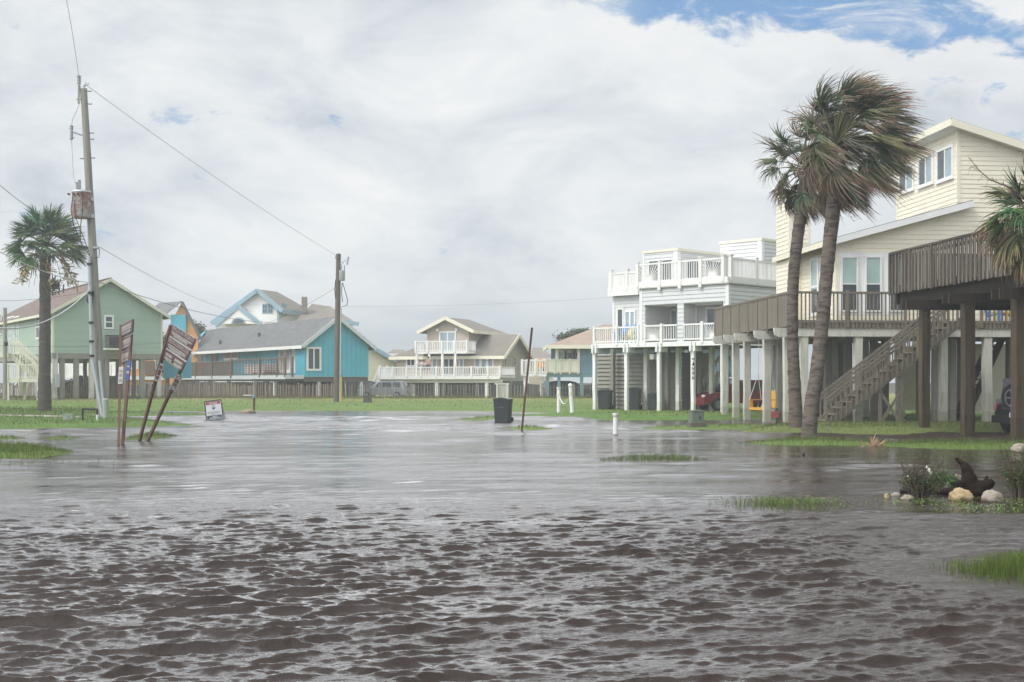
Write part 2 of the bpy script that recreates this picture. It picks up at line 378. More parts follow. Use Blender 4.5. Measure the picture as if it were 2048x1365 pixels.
def check_mat():
    m = bpy.data.materials.new('white_checked_cloth'); m.use_nodes = True; g = NG(m.node_tree); g.n.clear()
    co = g.node('ShaderNodeTexCoord').outputs['Object']
    x, y, z = g.sep(co)
    def line(v): return g.m('LESS_THAN', g.m('FRACT', g.m('MULTIPLY', v, 5.)), .28)
    k = g.m('MAXIMUM', line(g.m('ADD', x, y)), line(z))
    b = g.node('ShaderNodeBsdfPrincipled'); g.l.new(g.mix(k, (.74,.74,.73,1), (.33,.22,.22,1)), b.inputs['Base Color']); b.inputs['Roughness'].default_value = .8
    g.l.new(b.outputs[0], g.node('ShaderNodeOutputMaterial').inputs[0]); return m
M['checked'] = check_mat()
# ------------------------------------------------------------------ lettering, windows, railings
def text_mesh(txt, size, bold=False):
    cu = bpy.data.curves.new('lettering', 'FONT'); cu.body = txt; cu.size = size; cu.align_x = 'CENTER'; cu.resolution_u = 2
    if bold: cu.offset = size*.022
    o = bpy.data.objects.new('lettering', cu); C.objects.link(o)
    me = bpy.data.meshes.new_from_object(o.evaluated_get(bpy.context.evaluated_depsgraph_get()))
    vs = [v.co.copy() for v in me.vertices]; fs = [tuple(p.vertices) for p in me.polygons]
    bpy.data.objects.remove(o); bpy.data.curves.remove(cu); bpy.data.meshes.remove(me)
    return vs, fs
def put_text(mb, txt, size, fn, mi, width=None, bold=False):
    vs, fs = text_mesh(txt, size, bold)
    if not vs: return
    w = max(v.x for v in vs)-min(v.x for v in vs); k = width/w if width else 1.
    mb.add([fn(v.x*k, v.y) for v in vs], fs, 1., mi)
def window(root, pl, s0, s1, z0, z1, fm='white', pm='glass', w=.09, nv=1, nh=0, t=.025, sill=False, upper=None, split=.5, name='window'):
    mb = MB()
    mb.ob(pl, s0-w, s1+w, z1, z1+w, t-.02, t+.05); mb.ob(pl, s0-w, s1+w, z0-w, z0, t-.02, t+.05)
    mb.ob(pl, s0-w, s0, z0, z1, t-.02, t+.05); mb.ob(pl, s1, s1+w, z0, z1, t-.02, t+.05)
    for i in range(nv):
        x = s0+(s1-s0)*(i+1)/(nv+1); mb.ob(pl, x-w*.35, x+w*.35, z0, z1, t, t+.035)
    for i in range(nh):
        z = z0+(z1-z0)*(i+1)/(nh+1); mb.ob(pl, s0, s1, z-w*.3, z+w*.3, t, t+.033)
    if sill: mb.ob(pl, s0-w*1.2, s1+w*1.2, z0-w-.05, z0-w-.003, t-.02, t+.09)
    f = mb.build(name, M[fm], root)
    pb = MB(); zz = z1
    if upper:
        zz = z0+(z1-z0)*split; ub = MB(); ub.ob(pl, s0+.002, s1-.002, zz+.002, z1-.002, t-.015, t+.012); ub.build('blind', M[upper], f)
    pb.ob(pl, s0+.002, s1-.002, z0+.002, zz-.002, t-.015, t+.01); pb.build('pane', M[pm], f)
    return f
def door(root, pl, s0, s1, z0, z1, fm='white', pm='glassblue', w=.1, t=.025):
    mb = MB()
    mb.ob(pl, s0, s0+w, z0, z1, t-.02, t+.05); mb.ob(pl, s1-w, s1, z0, z1, t-.02, t+.05)
    mb.ob(pl, s0+w, s1-w, z1-w, z1, t-.02, t+.05); mb.ob(pl, s0+w, s1-w, z0, z0+w*2, t-.02, t+.045)
    m = (s0+s1)/2; mb.ob(pl, m-w*.6, m+w*.6, z0+w*2, z1-w, t-.02, t+.045)
    f = mb.build('door', M[fm], root)
    pb = MB(); pb.ob(pl, s0+w+.002, s1-w-.002, z0+w*2+.002, z1-w-.002, t-.018, t+.01); pb.build('pane', M[pm], f)
    hb = MB(); hb.ob(pl, m+w*.7, m+w*.9, (z0+z1)/2-.1, (z0+z1)/2+.08, t+.045, t+.1); hb.build('handle', M['metal'], f)
    return f
def railing(root, pl, s0, s1, z, h=1.0, mt='white', style='bars', sp=.125, bw=.04, posts=None, t=0., pw=.1, ph=None, cap=False, z1=None):
    """one straight run; z..z+h; balusters or sunburst infill, its posts as parts"""
    mb = MB(); dz = 0 if z1 is None else z1-z; L = s1-s0
    if dz == 0:
        mb.ob(pl, s0, s1, z+h-.09, z+h, t-.05, t+.05); mb.ob(pl, s0, s1, z+.05, z+.13, t-.03, t+.03)
    if style == 'bars':
        n = max(1, int(L/sp))
        for i in range(n):
            x = s0+(i+.5)*L/n; c = 1+rnd.uniform(-.12, .08)
            mb.ob(pl, x-bw/2, x+bw/2, z+.132, z+h-.092, t-.02, t+.02, c)
    elif style == 'boards':
        n = max(1, int(L/sp))
        for i in range(n):
            x0 = s0+i*L/n; mb.ob(pl, x0+.004, x0+L/n-.004, z+.132, z+h-.092, t-.02, t+.02, 1+rnd.uniform(-.06, .06))
    elif style == 'sun':
        m = (s0+s1)/2; zb = z+.13; zt = z+h-.09
        for i in range(17):
            a = math.pi*(i+.5)/17; dx, dy = math.cos(a), math.sin(a)
            k = min((L/2)/abs(dx) if abs(dx) > 1e-3 else 99, (zt-zb)/max(dy, 1e-3))
            mb.beam(pl.pt(m+dx*.13, zb+dy*.13, t), pl.pt(m+dx*k, zb+dy*k, t), .03, .035)
        hub = [pl.pt(m+.2*math.cos(math.pi*i/8), zb+.2*math.sin(math.pi*i/8), t+.03) for i in range(9)]
        mb.slab(hub, .06, dirv=-pl.n)
    o = mb.build('railing', M[mt], root)
    for x in (posts or []):
        b = MB(); b.ob(pl, x-pw/2, x+pw/2, z-.14, z+(ph or h+.06), t-pw/2-.001, t+pw/2+.012)
        if cap: b.ob(pl, x-pw*.75, x+pw*.75, z+(ph or h+.06)+.001, z+(ph or h+.06)+.05, t-pw*.75, t+pw*.75)
        b.build('rail_post', M[mt], root)
    return o
def stilt(root, fr, a, b, z0, z1, w=.28, mt='limepost', c=1.):
    mb = MB(); n = 6; vs = []; j = [rnd.uniform(-.012, .012) for _ in range(2*n+2)]
    for i in range(n):
        z = z0+(z1-z0)*i/(n-1)
        for (da, db) in ((-1,-1),(-.82,-1.0),(.82,-1),(1,-.82),(1,.82),(.82,1),(-.82,1),(-1,.82)):
            vs.append(fr.pt(a+da*w/2+j[i], b+db*w/2+j[i+n], z))
    fs = [(i*8+k, i*8+(k+1)%8, (i+1)*8+(k+1)%8, (i+1)*8+k) for i in range(n-1) for k in range(8)]+[tuple(range(n*8-8, n*8))]
    k = .86 if mt == 'white' else .70      # wet, algae-dark foot
    mb.add(vs, fs, c); mb.c = [(c*k, c*k*1.0, c*k*.92) if i < 8 else (c*(.6+.4*k),)*3 if i < 16 else (c*(.97),)*3 if i < 24 else c*rnd.uniform(.94,1.04) for i in range(len(fs))]; return mb.build('stilt', M[mt], root)
def flight(root, pl, s_bot, s_top, z_bot, z_top, width, mt, tread_n, rail_h=.95, t0=0., name='stair'):
    """straight stair running along a plane, width going inwards (towards -n)"""
    mb = MB()
    for t in (t0, t0-width):
        p, q = pl.pt(s_bot, z_bot-.05, t), pl.pt(s_top, z_top-.05, t); mb.beam(p, q, .06, .32)
    for i in range(tread_n):
        f = (i+.5)/tread_n; s = s_bot+(s_top-s_bot)*f; z = z_bot+(z_top-z_bot)*f
        mb.ob(pl, s-.15, s+.15, z, z+.045, t0-width+.03, t0-.03, 1+rnd.uniform(-.1,.1))
    o = mb.build(name, M[mt], root)
    n = int(abs(s_top-s_bot)/.2)
    for t in (t0+.055, t0-width-.055):
        rb = MB()
        for hh in (rail_h, rail_h-.17):
            rb.beam(pl.pt(s_bot, z_bot+hh, t), pl.pt(s_top, z_top+hh, t), .05, .1 if hh == rail_h else .09)
        for i in range(n+1):
            f = i/n; s = s_bot+(s_top-s_bot)*f; z = z_bot+(z_top-z_bot)*f
            w = .05 if i % 6 == 0 else .022
            rb.ob(pl, s-w, s+w, z-.16, z+rail_h-.06, t-.02, t+.02, 1+rnd.uniform(-.12,.1))
        rb.build('stair_railing', M[mt], root)
    return o
# ------------------------------------------------------------------ terrain, water, grass
def gp(px, py, z=0.):
    d = D(py, z); return ((px-CX)*d/F, d)
def wob(x, y, s=1.):
    return (np.sin(x*1.7*s+y*.6*s+1.3)+np.sin(-x*.9*s+y*1.3*s+.4)*.8+np.sin(x*3.9*s-y*2.1*s+2.)*.5+np.sin(x*7.3*s+y*5.1*s)*.3)/2.6
# name, outline in world metres, height, inner softness, raggedness, (blades per m2, blade height, width), colour
LAWN = (.15,.22,.058); FRESH = (.12,.18,.042); OLIVE = (.15,.185,.058)
ISL = [
 ('far',   [gp(215,823),gp(330,823.6),gp(610,821.6),gp(900,822.6),gp(1005,823),gp(1060,825.5),gp(1120,826),gp(1175,833),gp(1190,838.5),(75,gp(0,838.5)[1]),(160,180),(-160,180),(-75,76)], .13, 3., .35, (7,.06,.03), LAWN),
 ('left',  [(-60,gp(0,859)[1]),gp(0,858.5),gp(200,856),gp(395,851),gp(300,839.5),gp(222,838.5),gp(222,834),gp(440,830.5),gp(420,829.5),gp(220,825.5),gp(215,822.5),(-22,79),(-75,79)], .11, 1.6, .25, (26,.09,.014), (.115,.185,.045)),
 ('strip', [gp(895,840),gp(990,834),gp(1010,836),gp(960,842)], .05, .5, .15, (40,.08,.016), LAWN),
 ('strip', [gp(1000,858),gp(1040,853),gp(1080,854),gp(1118,858.5),gp(1060,861)], .04, .5, .15, (45,.09,.014), LAWN),
 ('strip', [gp(1270,858),gp(1370,852),gp(1480,851),gp(1560,853),gp(1480,859),gp(1380,860)], .06, .5, .15, (45,.09,.014), LAWN),
 ('right', [gp(1030,832),gp(1160,834.5),gp(1190,840.5),gp(1430,841),gp(1500,838),gp(1570,838),gp(1700,844),(40,gp(0,846)[1]),(60,90),gp(1040,829)], .12, 2.2, .3, (10,.07,.022), (.12,.20,.05)),
 ('mound', [gp(1472,862),gp(1530,851),gp(1600,848.5),gp(1700,850),(28,gp(0,850)[1]),(28,gp(0,870)[1]),gp(1760,869),gp(1620,867),gp(1510,866.5)], .16, 1.5, .15, (55,.10,.013), OLIVE),
 ('soil',  [gp(1730,874),gp(1850,866),(24,gp(0,866)[1]),(24,gp(0,885)[1]),gp(1850,883)], .035, .8, .2, None, (.040,.026,.019)),
 ('isle',  [gp(1475,888),gp(1560,880),gp(1640,879),gp(1720,884),gp(1780,887),(22,gp(0,888)[1]),(22,gp(0,905)[1]),gp(1900,899),gp(1740,892),gp(1560,890.5)], .05, .8, .25, (130,.13,.010), FRESH),
 ('isle',  [(-22,gp(0,893)[1]),gp(70,895),gp(146,906),gp(80,916),(-22,gp(0,923)[1])], .07, .6, .12, (230,.14,.010), FRESH),
 ('isle',  [gp(246,878),gp(300,870),gp(345,871),gp(332,877),gp(262,880)], .05, .4, .08, (150,.12,.011), FRESH),
 ('isle',  [gp(-60,876),gp(35,875),gp(42,878),gp(-60,880)], .02, .3, .05, (130,.10,.011), FRESH),
 ('isle',  [gp(70,879.5),gp(110,876),gp(152,875),gp(148,878.5)], .02, .3, .05, (130,.10,.011), FRESH),
 ('near',  [gp(1870,1140),gp(1915,1124),gp(2010,1112),(6.6,gp(0,1100)[1]),(6.6,gp(0,1190)[1]),gp(2060,1172),gp(1955,1162)], -.012, .5, .06, (3600,.125,.0046), (.115,.185,.03)),
 ('weeds', [gp(1500,1008),gp(1570,1000),gp(1700,1002),gp(1800,992),(9.2,gp(0,985)[1]),(9.2,gp(0,1028)[1]),gp(1900,1024),gp(1750,1016),gp(1600,1018)], -.02, .5, .06, None, (.035,.035,.02)),
 ('isle', [gp(1200,921),gp(1260,915),gp(1350,914),gp(1415,920),gp(1330,923)], -.012, .3, .06, (300,.13,.009), FRESH),
]
def sdist(x, y, poly):
    x = np.asarray(x, float); y = np.asarray(y, float); ins = np.zeros(x.shape, bool); d2 = np.full(x.shape, 1e9)
    n = len(poly)
    for i in range(n):
        ax, ay = poly[i]; bx, by = poly[(i+1)%n]; ex, ey = bx-ax, by-ay
        t = np.clip(((x-ax)*ex+(y-ay)*ey)/(ex*ex+ey*ey+1e-9), 0, 1)
        d2 = np.minimum(d2, (x-ax-t*ex)**2+(y-ay-t*ey)**2)
        c = ((ay > y) != (by > y)); ins ^= c & (x < ex*(y-ay)/(ey if abs(ey) > 1e-9 else 1e-9)+ax)
    d = np.sqrt(d2); return np.where(ins, d, -d)
def ss_(t): t = np.clip(t, 0, 1); return t*t*(3-2*t)
def terrain(x, y):
    x = np.asarray(x, float); y = np.asarray(y, float)
    z = np.full(x.shape, -.16); who = np.full(x.shape, -1)
    for i, (nm, poly, hi, soft, rag, gr, col) in enumerate(ISL):
        sd = sdist(x, y, poly)+wob(x, y*.7, 1.6/max(rag*4,.3))*rag
        h = np.where(sd > 0, hi*ss_(sd/soft), -.16*np.clip(-sd/.8, 0, 1))
        if nm == 'far':
            up = np.clip((y-76)/24, 0, 1)*.31*ss_((sd)/3.); up = up-np.clip((y-103)/6, 0, 1)*.30*(sd > 0)
            h = h+up
        who = np.where(h > z, i, who); z = np.maximum(z, h)
    return z+np.where(z > .03, wob(x, y, .9)*.012, 0), who
def gz(x, y): return float(terrain(np.array([x]), np.array([y]))[0][0])
def ground_pt(px, d):
    x = (px-CX)*d/F; return Vector((x, d, max(gz(x, d), -.03)))
def make_terrain():
    xs = np.concatenate([[-900,-500,-300,-180,-110,-90], np.arange(-75, 75.1, .3), [90,110,180,300,500,900]])
    ys = [-40., -10., 0.]; y = 3.
    while y < 145: ys.append(y); y += max(.11, y*.0055)
    ys = np.array(ys+[150,170,200,260,350,500,800,1400])
    X, Y = np.meshgrid(xs, ys); Z, who = terrain(X.ravel(), Y.ravel())
    V = np.stack([X.ravel(), Y.ravel(), Z], 1); nx, ny = len(xs), len(ys)
    i = (np.arange(ny-1)[:, None]*nx+np.arange(nx-1)[None]).ravel()
    Fc = np.stack([i, i+1, i+nx+1, i+nx], 1)
    pal = np.array([(.8*c[0], .8*c[1], .8*c[2]) for *_, c in ISL]+[(.045,.034,.028)])
    col = pal[who[i]]
    yy = Y.ravel()[i]; xx = X.ravel()[i]
    dry = np.clip((yy-86)/12, 0, 1)*np.clip(.75+wob(xx, yy, .35)*.8, 0, 1); dry = np.where(who[i] == 0, dry, 0)[:, None]
    col = col*(1-dry*.75)+np.array([.25,.215,.095])*dry*.75
    m = mat('lawn_and_soil', (1,1,1), .9, .16, .5, bump=.4, bscale=9, spec=.1, fine=.2)
    o = mesh_np('ground', V, Fc, col, m, smooth=True); o['kind'] = 'structure'
make_terrain()
SLOPE_FAR = .020
def make_water():
    ys = [2.]
    while ys[-1] < 150: ys.append(ys[-1]+max(.0165, min(.22, ys[-1]**2/9000)))
    ys = np.array([-30., -8.]+ys)
    n = 700; k = np.tan(np.linspace(-math.radians(31), math.radians(31), n))
    base = 7.0
    Y = np.repeat(ys[:, None], n, 1); X = k[None]*(np.maximum(Y, 0)+base)
    X = np.where(Y < 0, k[None]*40, X)
    x, y = X.ravel(), Y.ravel()
    # wind sea: short-crested waves running from the far left towards the near right
    dist = np.maximum(y, 0)
    dd_ = dist+1.6*wob(x*.5, y*.5, 1.); amp = np.where(dist > 60, .2, 1-.8*ss_((dd_-13.5)/8))
    amp = amp*(1-.3*ss_((x-2.6)/2.2))
    grp = .92+.26*wob(x*1.1, y*.8, .55)+.16*wob(x, y, 1.7)
    amp = amp*np.clip(grp, .3, 1.5)*np.clip((130-dist)/60, .15, 1)
    zs, who = terrain(x, y); amp = amp*np.clip((-zs+.0)/.16+.08, .1, 1)
    dx = np.zeros_like(x); dy = np.zeros_like(x); z = np.zeros_like(x)
    r = np.random.default_rng(11); main = math.radians(-77)
    for i in range(72):
        lam = float(np.exp(r.uniform(np.log(.055), np.log(.95))))
        th = main+r.normal(0, .26 if lam > .12 else .5); kk = 2*math.pi/lam
        a = .0185*lam*np.exp(-((np.log(lam/.165))**2)/1.5)*r.uniform(.6, 1.25)
        cx, cy = math.cos(th), math.sin(th); ph = kk*(cx*x+cy*y)+r.uniform(0, 6.28)
        lod = np.clip((lam-np.minimum(.22, dist**2/9000)*2.2)/(lam*.5), 0, 1)
        A = a*amp*lod; s, c = np.sin(ph), np.cos(ph)
        z += A*c; dx -= A*cx*s*.62; dy -= A*cy*s*.62
    # longer-crested wind ripples further out, in rough and calm streaks
    pt = wob(x*.22, y*.9, .45)+.6*wob(x*.5+3., y*1.7, .5)
    rough = ss_((dist-36)/12)*ss_((.55+.9*wob(x*.10, y*.42, .6))/.7)
    aB = ss_((dist-12)/9)*np.clip((.34+.42*pt)*(1-rough)+rough*(1.7+.6*pt), .08, 2.3)*np.clip((-zs)/.14+.12, .12, 1)
    for i in range(46):
        lam = float(np.exp(r.uniform(np.log(.38), np.log(2.6)))); th = math.radians(-83)+r.normal(0, .26); kk = 2*math.pi/lam
        ph = kk*(math.cos(th)*x+math.sin(th)*y)+r.uniform(0, 6.28); lod = np.clip((lam-np.minimum(.22, dist**2/9000)*2.)/(lam*.4), 0, 1)
        z += SLOPE_FAR*lam/(2*math.pi)*aB*lod*np.cos(ph)*r.uniform(.6, 1.3)
    V = np.stack([x+dx, y+dy, z*1.0], 1)
    nx, ny = n, len(ys); i = (np.arange(ny-1)[:, None]*nx+np.arange(nx-1)[None]).ravel()
    Fc = np.stack([i, i+1, i+nx+1, i+nx], 1)
    m = bpy.data.materials.new('flood_water'); m.use_nodes = True; g = NG(m.node_tree); g.n.clear()
    co = g.node('ShaderNodeTexCoord').outputs['Object']; X_, Y_, Z_ = g.sep(co)
    b = g.node('ShaderNodeBsdfPrincipled')
    mud = g.mix(g.noise(co, .35, 5, .6), (.020,.012,.009,1), (.036,.024,.019,1))
    g.l.new(mud, b.inputs['Base Color']); b.inputs['IOR'].default_value = 1.34
    b.inputs['Roughness'].default_value = .085
    n1 = g.noise(g.mapping(co, (1.,1.6,1), rot=(0,0,R(-20))), 7.5, 4, .62, .4)
    n2 = g.noise(g.mapping(co, (1.,2.2,1), rot=(0,0,R(-12))), 26., 3, .6, .2)
    n3 = g.noise(g.mapping(co, (.4,1.6,1), rot=(0,0,R(-6))), 1.6, 6, .66, .4)
    n4 = g.noise(g.mapping(co, (.16,.62,1), rot=(0,0,R(-4))), 1., 6, .66, .3)
    gust = g.ss(g.noise(g.mapping(co, (.12,1.,1), rot=(0,0,R(-3))), .55, 6, .65), .36, .64, .3, 1.75)
    far = g.ss(Y_, 14., 26.)
    hgt = g.m('ADD', g.m('MULTIPLY', n1, .013), g.m('MULTIPLY', n2, .0065))
    hgt = g.m('ADD', hgt, g.m('MULTIPLY', g.m('MULTIPLY', n3, .016), far))
    hgt = g.m('ADD', hgt, g.m('MULTIPLY', g.m('MULTIPLY', n4, .05), g.ss(Y_, 20., 42.)))
    bp = g.node('ShaderNodeBump'); bp.inputs['Distance'].default_value = 1.
    g.l.new(hgt, bp.inputs['Height'])
    calm = g.ss(Y_, 13.5, 22., 1., .5)
    chop = g.m('MULTIPLY', g.ss(Y_, 34., 47.), g.ss(g.noise(g.mapping(co, (.09,.42,1)), 1., 3, .55), .42, .56, .55, 1.1))
    st = g.m('MULTIPLY', g.m('ADD', calm, g.m('MULTIPLY', chop, .6)), gust)
    g.l.new(g.m('MINIMUM', st, 1.), bp.inputs['Strength']); g.l.new(bp.outputs[0], b.inputs['Normal'])
    g.l.new(b.outputs[0], g.node('ShaderNodeOutputMaterial').inputs[0])
    o = mesh_np('water', V, Fc, None, m, smooth=True); o['kind'] = 'structure'
make_water()
def scatter(poly, dens):
    p = np.array(poly); x0, y0 = p.min(0); x1, y1 = p.max(0)
    x0 = max(x0, -48); x1 = min(x1, 46); y1 = min(y1, 104)
    n = int((x1-x0)*(y1-y0)*dens); x = nr.uniform(x0, x1, n); y = nr.uniform(y0, y1, n)
    k = np.abs(x/y) < .46; return x[k], y[k]
def make_grass():
    VV, CC = [], []
    def blades(x, y, z, h, w, col, lean=.5):
        n = len(x); a = nr.uniform(0, 2*np.pi, n); hh = h*nr.uniform(.55, 1.25, n); ww = np.maximum(w, y*.00032)*nr.uniform(.7, 1.3, n)
        lx = (nr.normal(.25, .35, n))*lean*hh; ly = nr.normal(0, .3, n)*lean*hh
        ca, sa = np.cos(a*.25)*ww/2, np.sin(a*.25)*ww/2
        p0 = np.stack([x-ca, y-sa, z-.03], 1); p1 = np.stack([x+ca, y+sa, z-.03], 1)
        p2 = np.stack([x+lx*.35+ca*.7, y+ly*.35+sa*.7, z+hh*.6], 1); p3 = np.stack([x+lx*.35-ca*.7, y+ly*.35-sa*.7, z+hh*.6], 1)
        p4 = np.stack([x+lx, y+ly, z+hh], 1)
        VV.append(np.stack([p0, p1, p2, p3, p3, p2, p4, p4], 1).reshape(-1, 3))
        c = np.array(col)[None]*nr.uniform(.6, 1.45, (n, 1)); yl = (nr.random((n, 1)) < .13)
        c = np.where(yl, np.array([[.26,.22,.09]])*nr.uniform(.6, 1.1, (n, 1)), c)
        CC.append(np.repeat(c, 2, 0))
    for nm, poly, hi, soft, rag, gr, col in ISL:
        if not gr: continue
        x, y = scatter(poly, gr[0]); z, who = terrain(x, y)
        sd = sdist(x, y, poly)
        k = z > (-.035 if nm in ('near', 'isle') else .004)
        if nm == 'near': k &= (nr.random(len(x)) < np.clip(.18+sd*1.9, .05, 1)*(.55+.6*(wob(x*4, y*4, 1.)+.2)))
        x, y, z = x[k], y[k], z[k]
        hm = np.clip(.55+sd[k]/max(soft, .1)*.6, .35, 1.15)
        blades(x, y, np.maximum(z, 0), gr[1]*hm, gr[2], col)
    # thin emergent blades in open water
    for (p, n, h, sp) in ((gp(60,926), 60, .10, (.9,.9)), (gp(1560,1012), 420, .13, (.35,.3)), (gp(1985,912), 700, .08, (2.2,.9)),(gp(1850,923), 400, .06, (2.5,.6))):
        x = nr.normal(p[0], sp[0], n); y = nr.normal(p[1], sp[1], n); blades(x, y, np.zeros(n), h, .008, FRESH)
    # ragged dry fringe under the sand fence
    x = nr.uniform(-48, 18, 9000); y = nr.normal(99.6, .9, 9000); z, _ = terrain(x, y)
    blades(x, y, z, .22, .03, (.17,.165,.07))
    V = np.concatenate(VV); n = len(V)//8; i = np.arange(n)[:, None]*8
    Fc = np.concatenate([i+np.array([[0,1,2,3]]), i+np.array([[4,5,6,7]])], 1).reshape(-1, 4)
    o = mesh_np('grass', V, Fc, np.concatenate(CC), mat('grass_blade', (1,1,1), .6, .15, 1., spec=.2, fine=.0)); tag(o, None, None, kind='stuff')
    # broad-leaved creeper floating round the boulders
    V, Fc, Cc = [], [], []
    x, y = scatter(ISL[14][1], 520); sd = sdist(x, y, ISL[14][1])
    k = nr.random(len(x)) < np.clip((x-5.0)/1.8, .04, 1)*np.clip((19.1-y)/.7, .05, 1)*np.clip(.62+wob(x*2.2, y*2.6)*.9, .03, 1)
    x, y = x[k], y[k]
    ex = nr.normal(gp(1580,0+1007)[0], .42, 650); ey = nr.normal(gp(0,1007)[1], .3, 650); x = np.concatenate([x, ex]); y = np.concatenate([y, ey])
    for a, b in zip(x, y):
        for q in range(rnd.randint(1, 3)):
            p = Vector((a+rnd.gauss(0,.03), b+rnd.gauss(0,.03), rnd.uniform(.0, .07))); t = rnd.uniform(0, 6.28); s = rnd.uniform(.008, .019)
            e = Vector((math.cos(t), math.sin(t), rnd.uniform(-.2,.9))).normalized()*s; w = e.cross(Vector((rnd.uniform(-1,1), rnd.uniform(-1,1), .8))).normalized()*s*.5
            j = len(V); V += [p-e, p+w, p+e, p-w]; Fc.append((j, j+1, j+2, j+3)); c = rnd.uniform(.6, 1.4); Cc.append((.11*c, .18*c, .035*c))
    o = mesh_np('creeping_weeds', [tuple(v) for v in V], Fc, np.array(Cc), M['foliage']); tag(o, None, None, kind='stuff')
make_grass()
# concrete walk and kerb apron on the left verge
def ground_sheet(name, pts, dz, m, z=None):
    mb = MB(); n = len(pts)//2
    for i in range(n-1):
        a, b, c, d = pts[i], pts[i+1], pts[2*n-2-i], pts[2*n-1-i]
        q = [Vector((p[0], p[1], (gz(*p) if z is None else z)+dz)) for p in (a, b, c, d)]
        mb.slab(q, .1)
    o = mb.build(name, M['concrete']); o['kind'] = 'structure'; return o
def sheet(name, x0, y0, x1, y1, w, n=8):
    top = [(x0+(x1-x0)*i/n, y0+(y1-y0)*i/n) for i in range(n+1)]; ground_sheet(name, top+[(x, y+w) for x, y in top[::-1]], .02, None)
p0, p1 = gp(-60,831.2,.1), gp(160,835.8,.1); sheet('footpath', p0[0], p0[1], p1[0], p1[1], 1.5)
p0, p1 = gp(-60,865), gp(60,863); ground_sheet('driveway', [p0, p1, gp(85,859.4), gp(-60,859.6)], .0, None, z=.008)
# ------------------------------------------------------------------ houses
def corner(root, pl, s, z0, z1, mt='white', w=.12):
    mb = MB(); mb.ob(pl, s-w/2, s+w/2, z0, z1, .0, .035); return mb.build('corner_trim', M[mt], root)
def rake(root, pts, w, h, mt, name='fascia'):
    mb = MB()
    for p, q in zip(pts[:-1], pts[1:]): mb.beam(p, q, w, h)
    return mb.build(name, M[mt], root)
def roof_slab(root, polys, mt, th=.12):
    mb = MB()
    for p in polys: mb.slab(p, th)
    return mb.build('roof', M[mt], root)
def lapwall(root, items, mt, h=.16, dep=.018, name='wall', var=.03):
    mb = MB()
    for pl, poly in items: mb.lap(pl, poly, h, dep, var)
    return mb.build(name, M[mt], root)
def boardwall(root, items, mt, sp=.3, name='wall'):
    """vertical boards with battens over a convex polygon"""
    mb = MB()
    for pl, poly in items:
        mb.add([pl.pt(s, z, 0) for s, z in poly], [tuple(range(len(poly)))])
        s0, s1 = min(p[0] for p in poly), max(p[0] for p in poly); s = s0+sp
        while s < s1-.05:
            zs = []
            for i in range(len(poly)):
                (a, za), (b, zb) = poly[i], poly[(i+1)%len(poly)]
                if abs(b-a) > 1e-9 and min(a, b) <= s <= max(a, b): zs.append(za+(zb-za)*(s-a)/(b-a))
            if len(zs) > 1: mb.ob(pl, s-.02, s+.02, min(zs), max(zs)-.03, 0, .02, .85)
            s += sp
    return mb.build(name, M[mt], root)

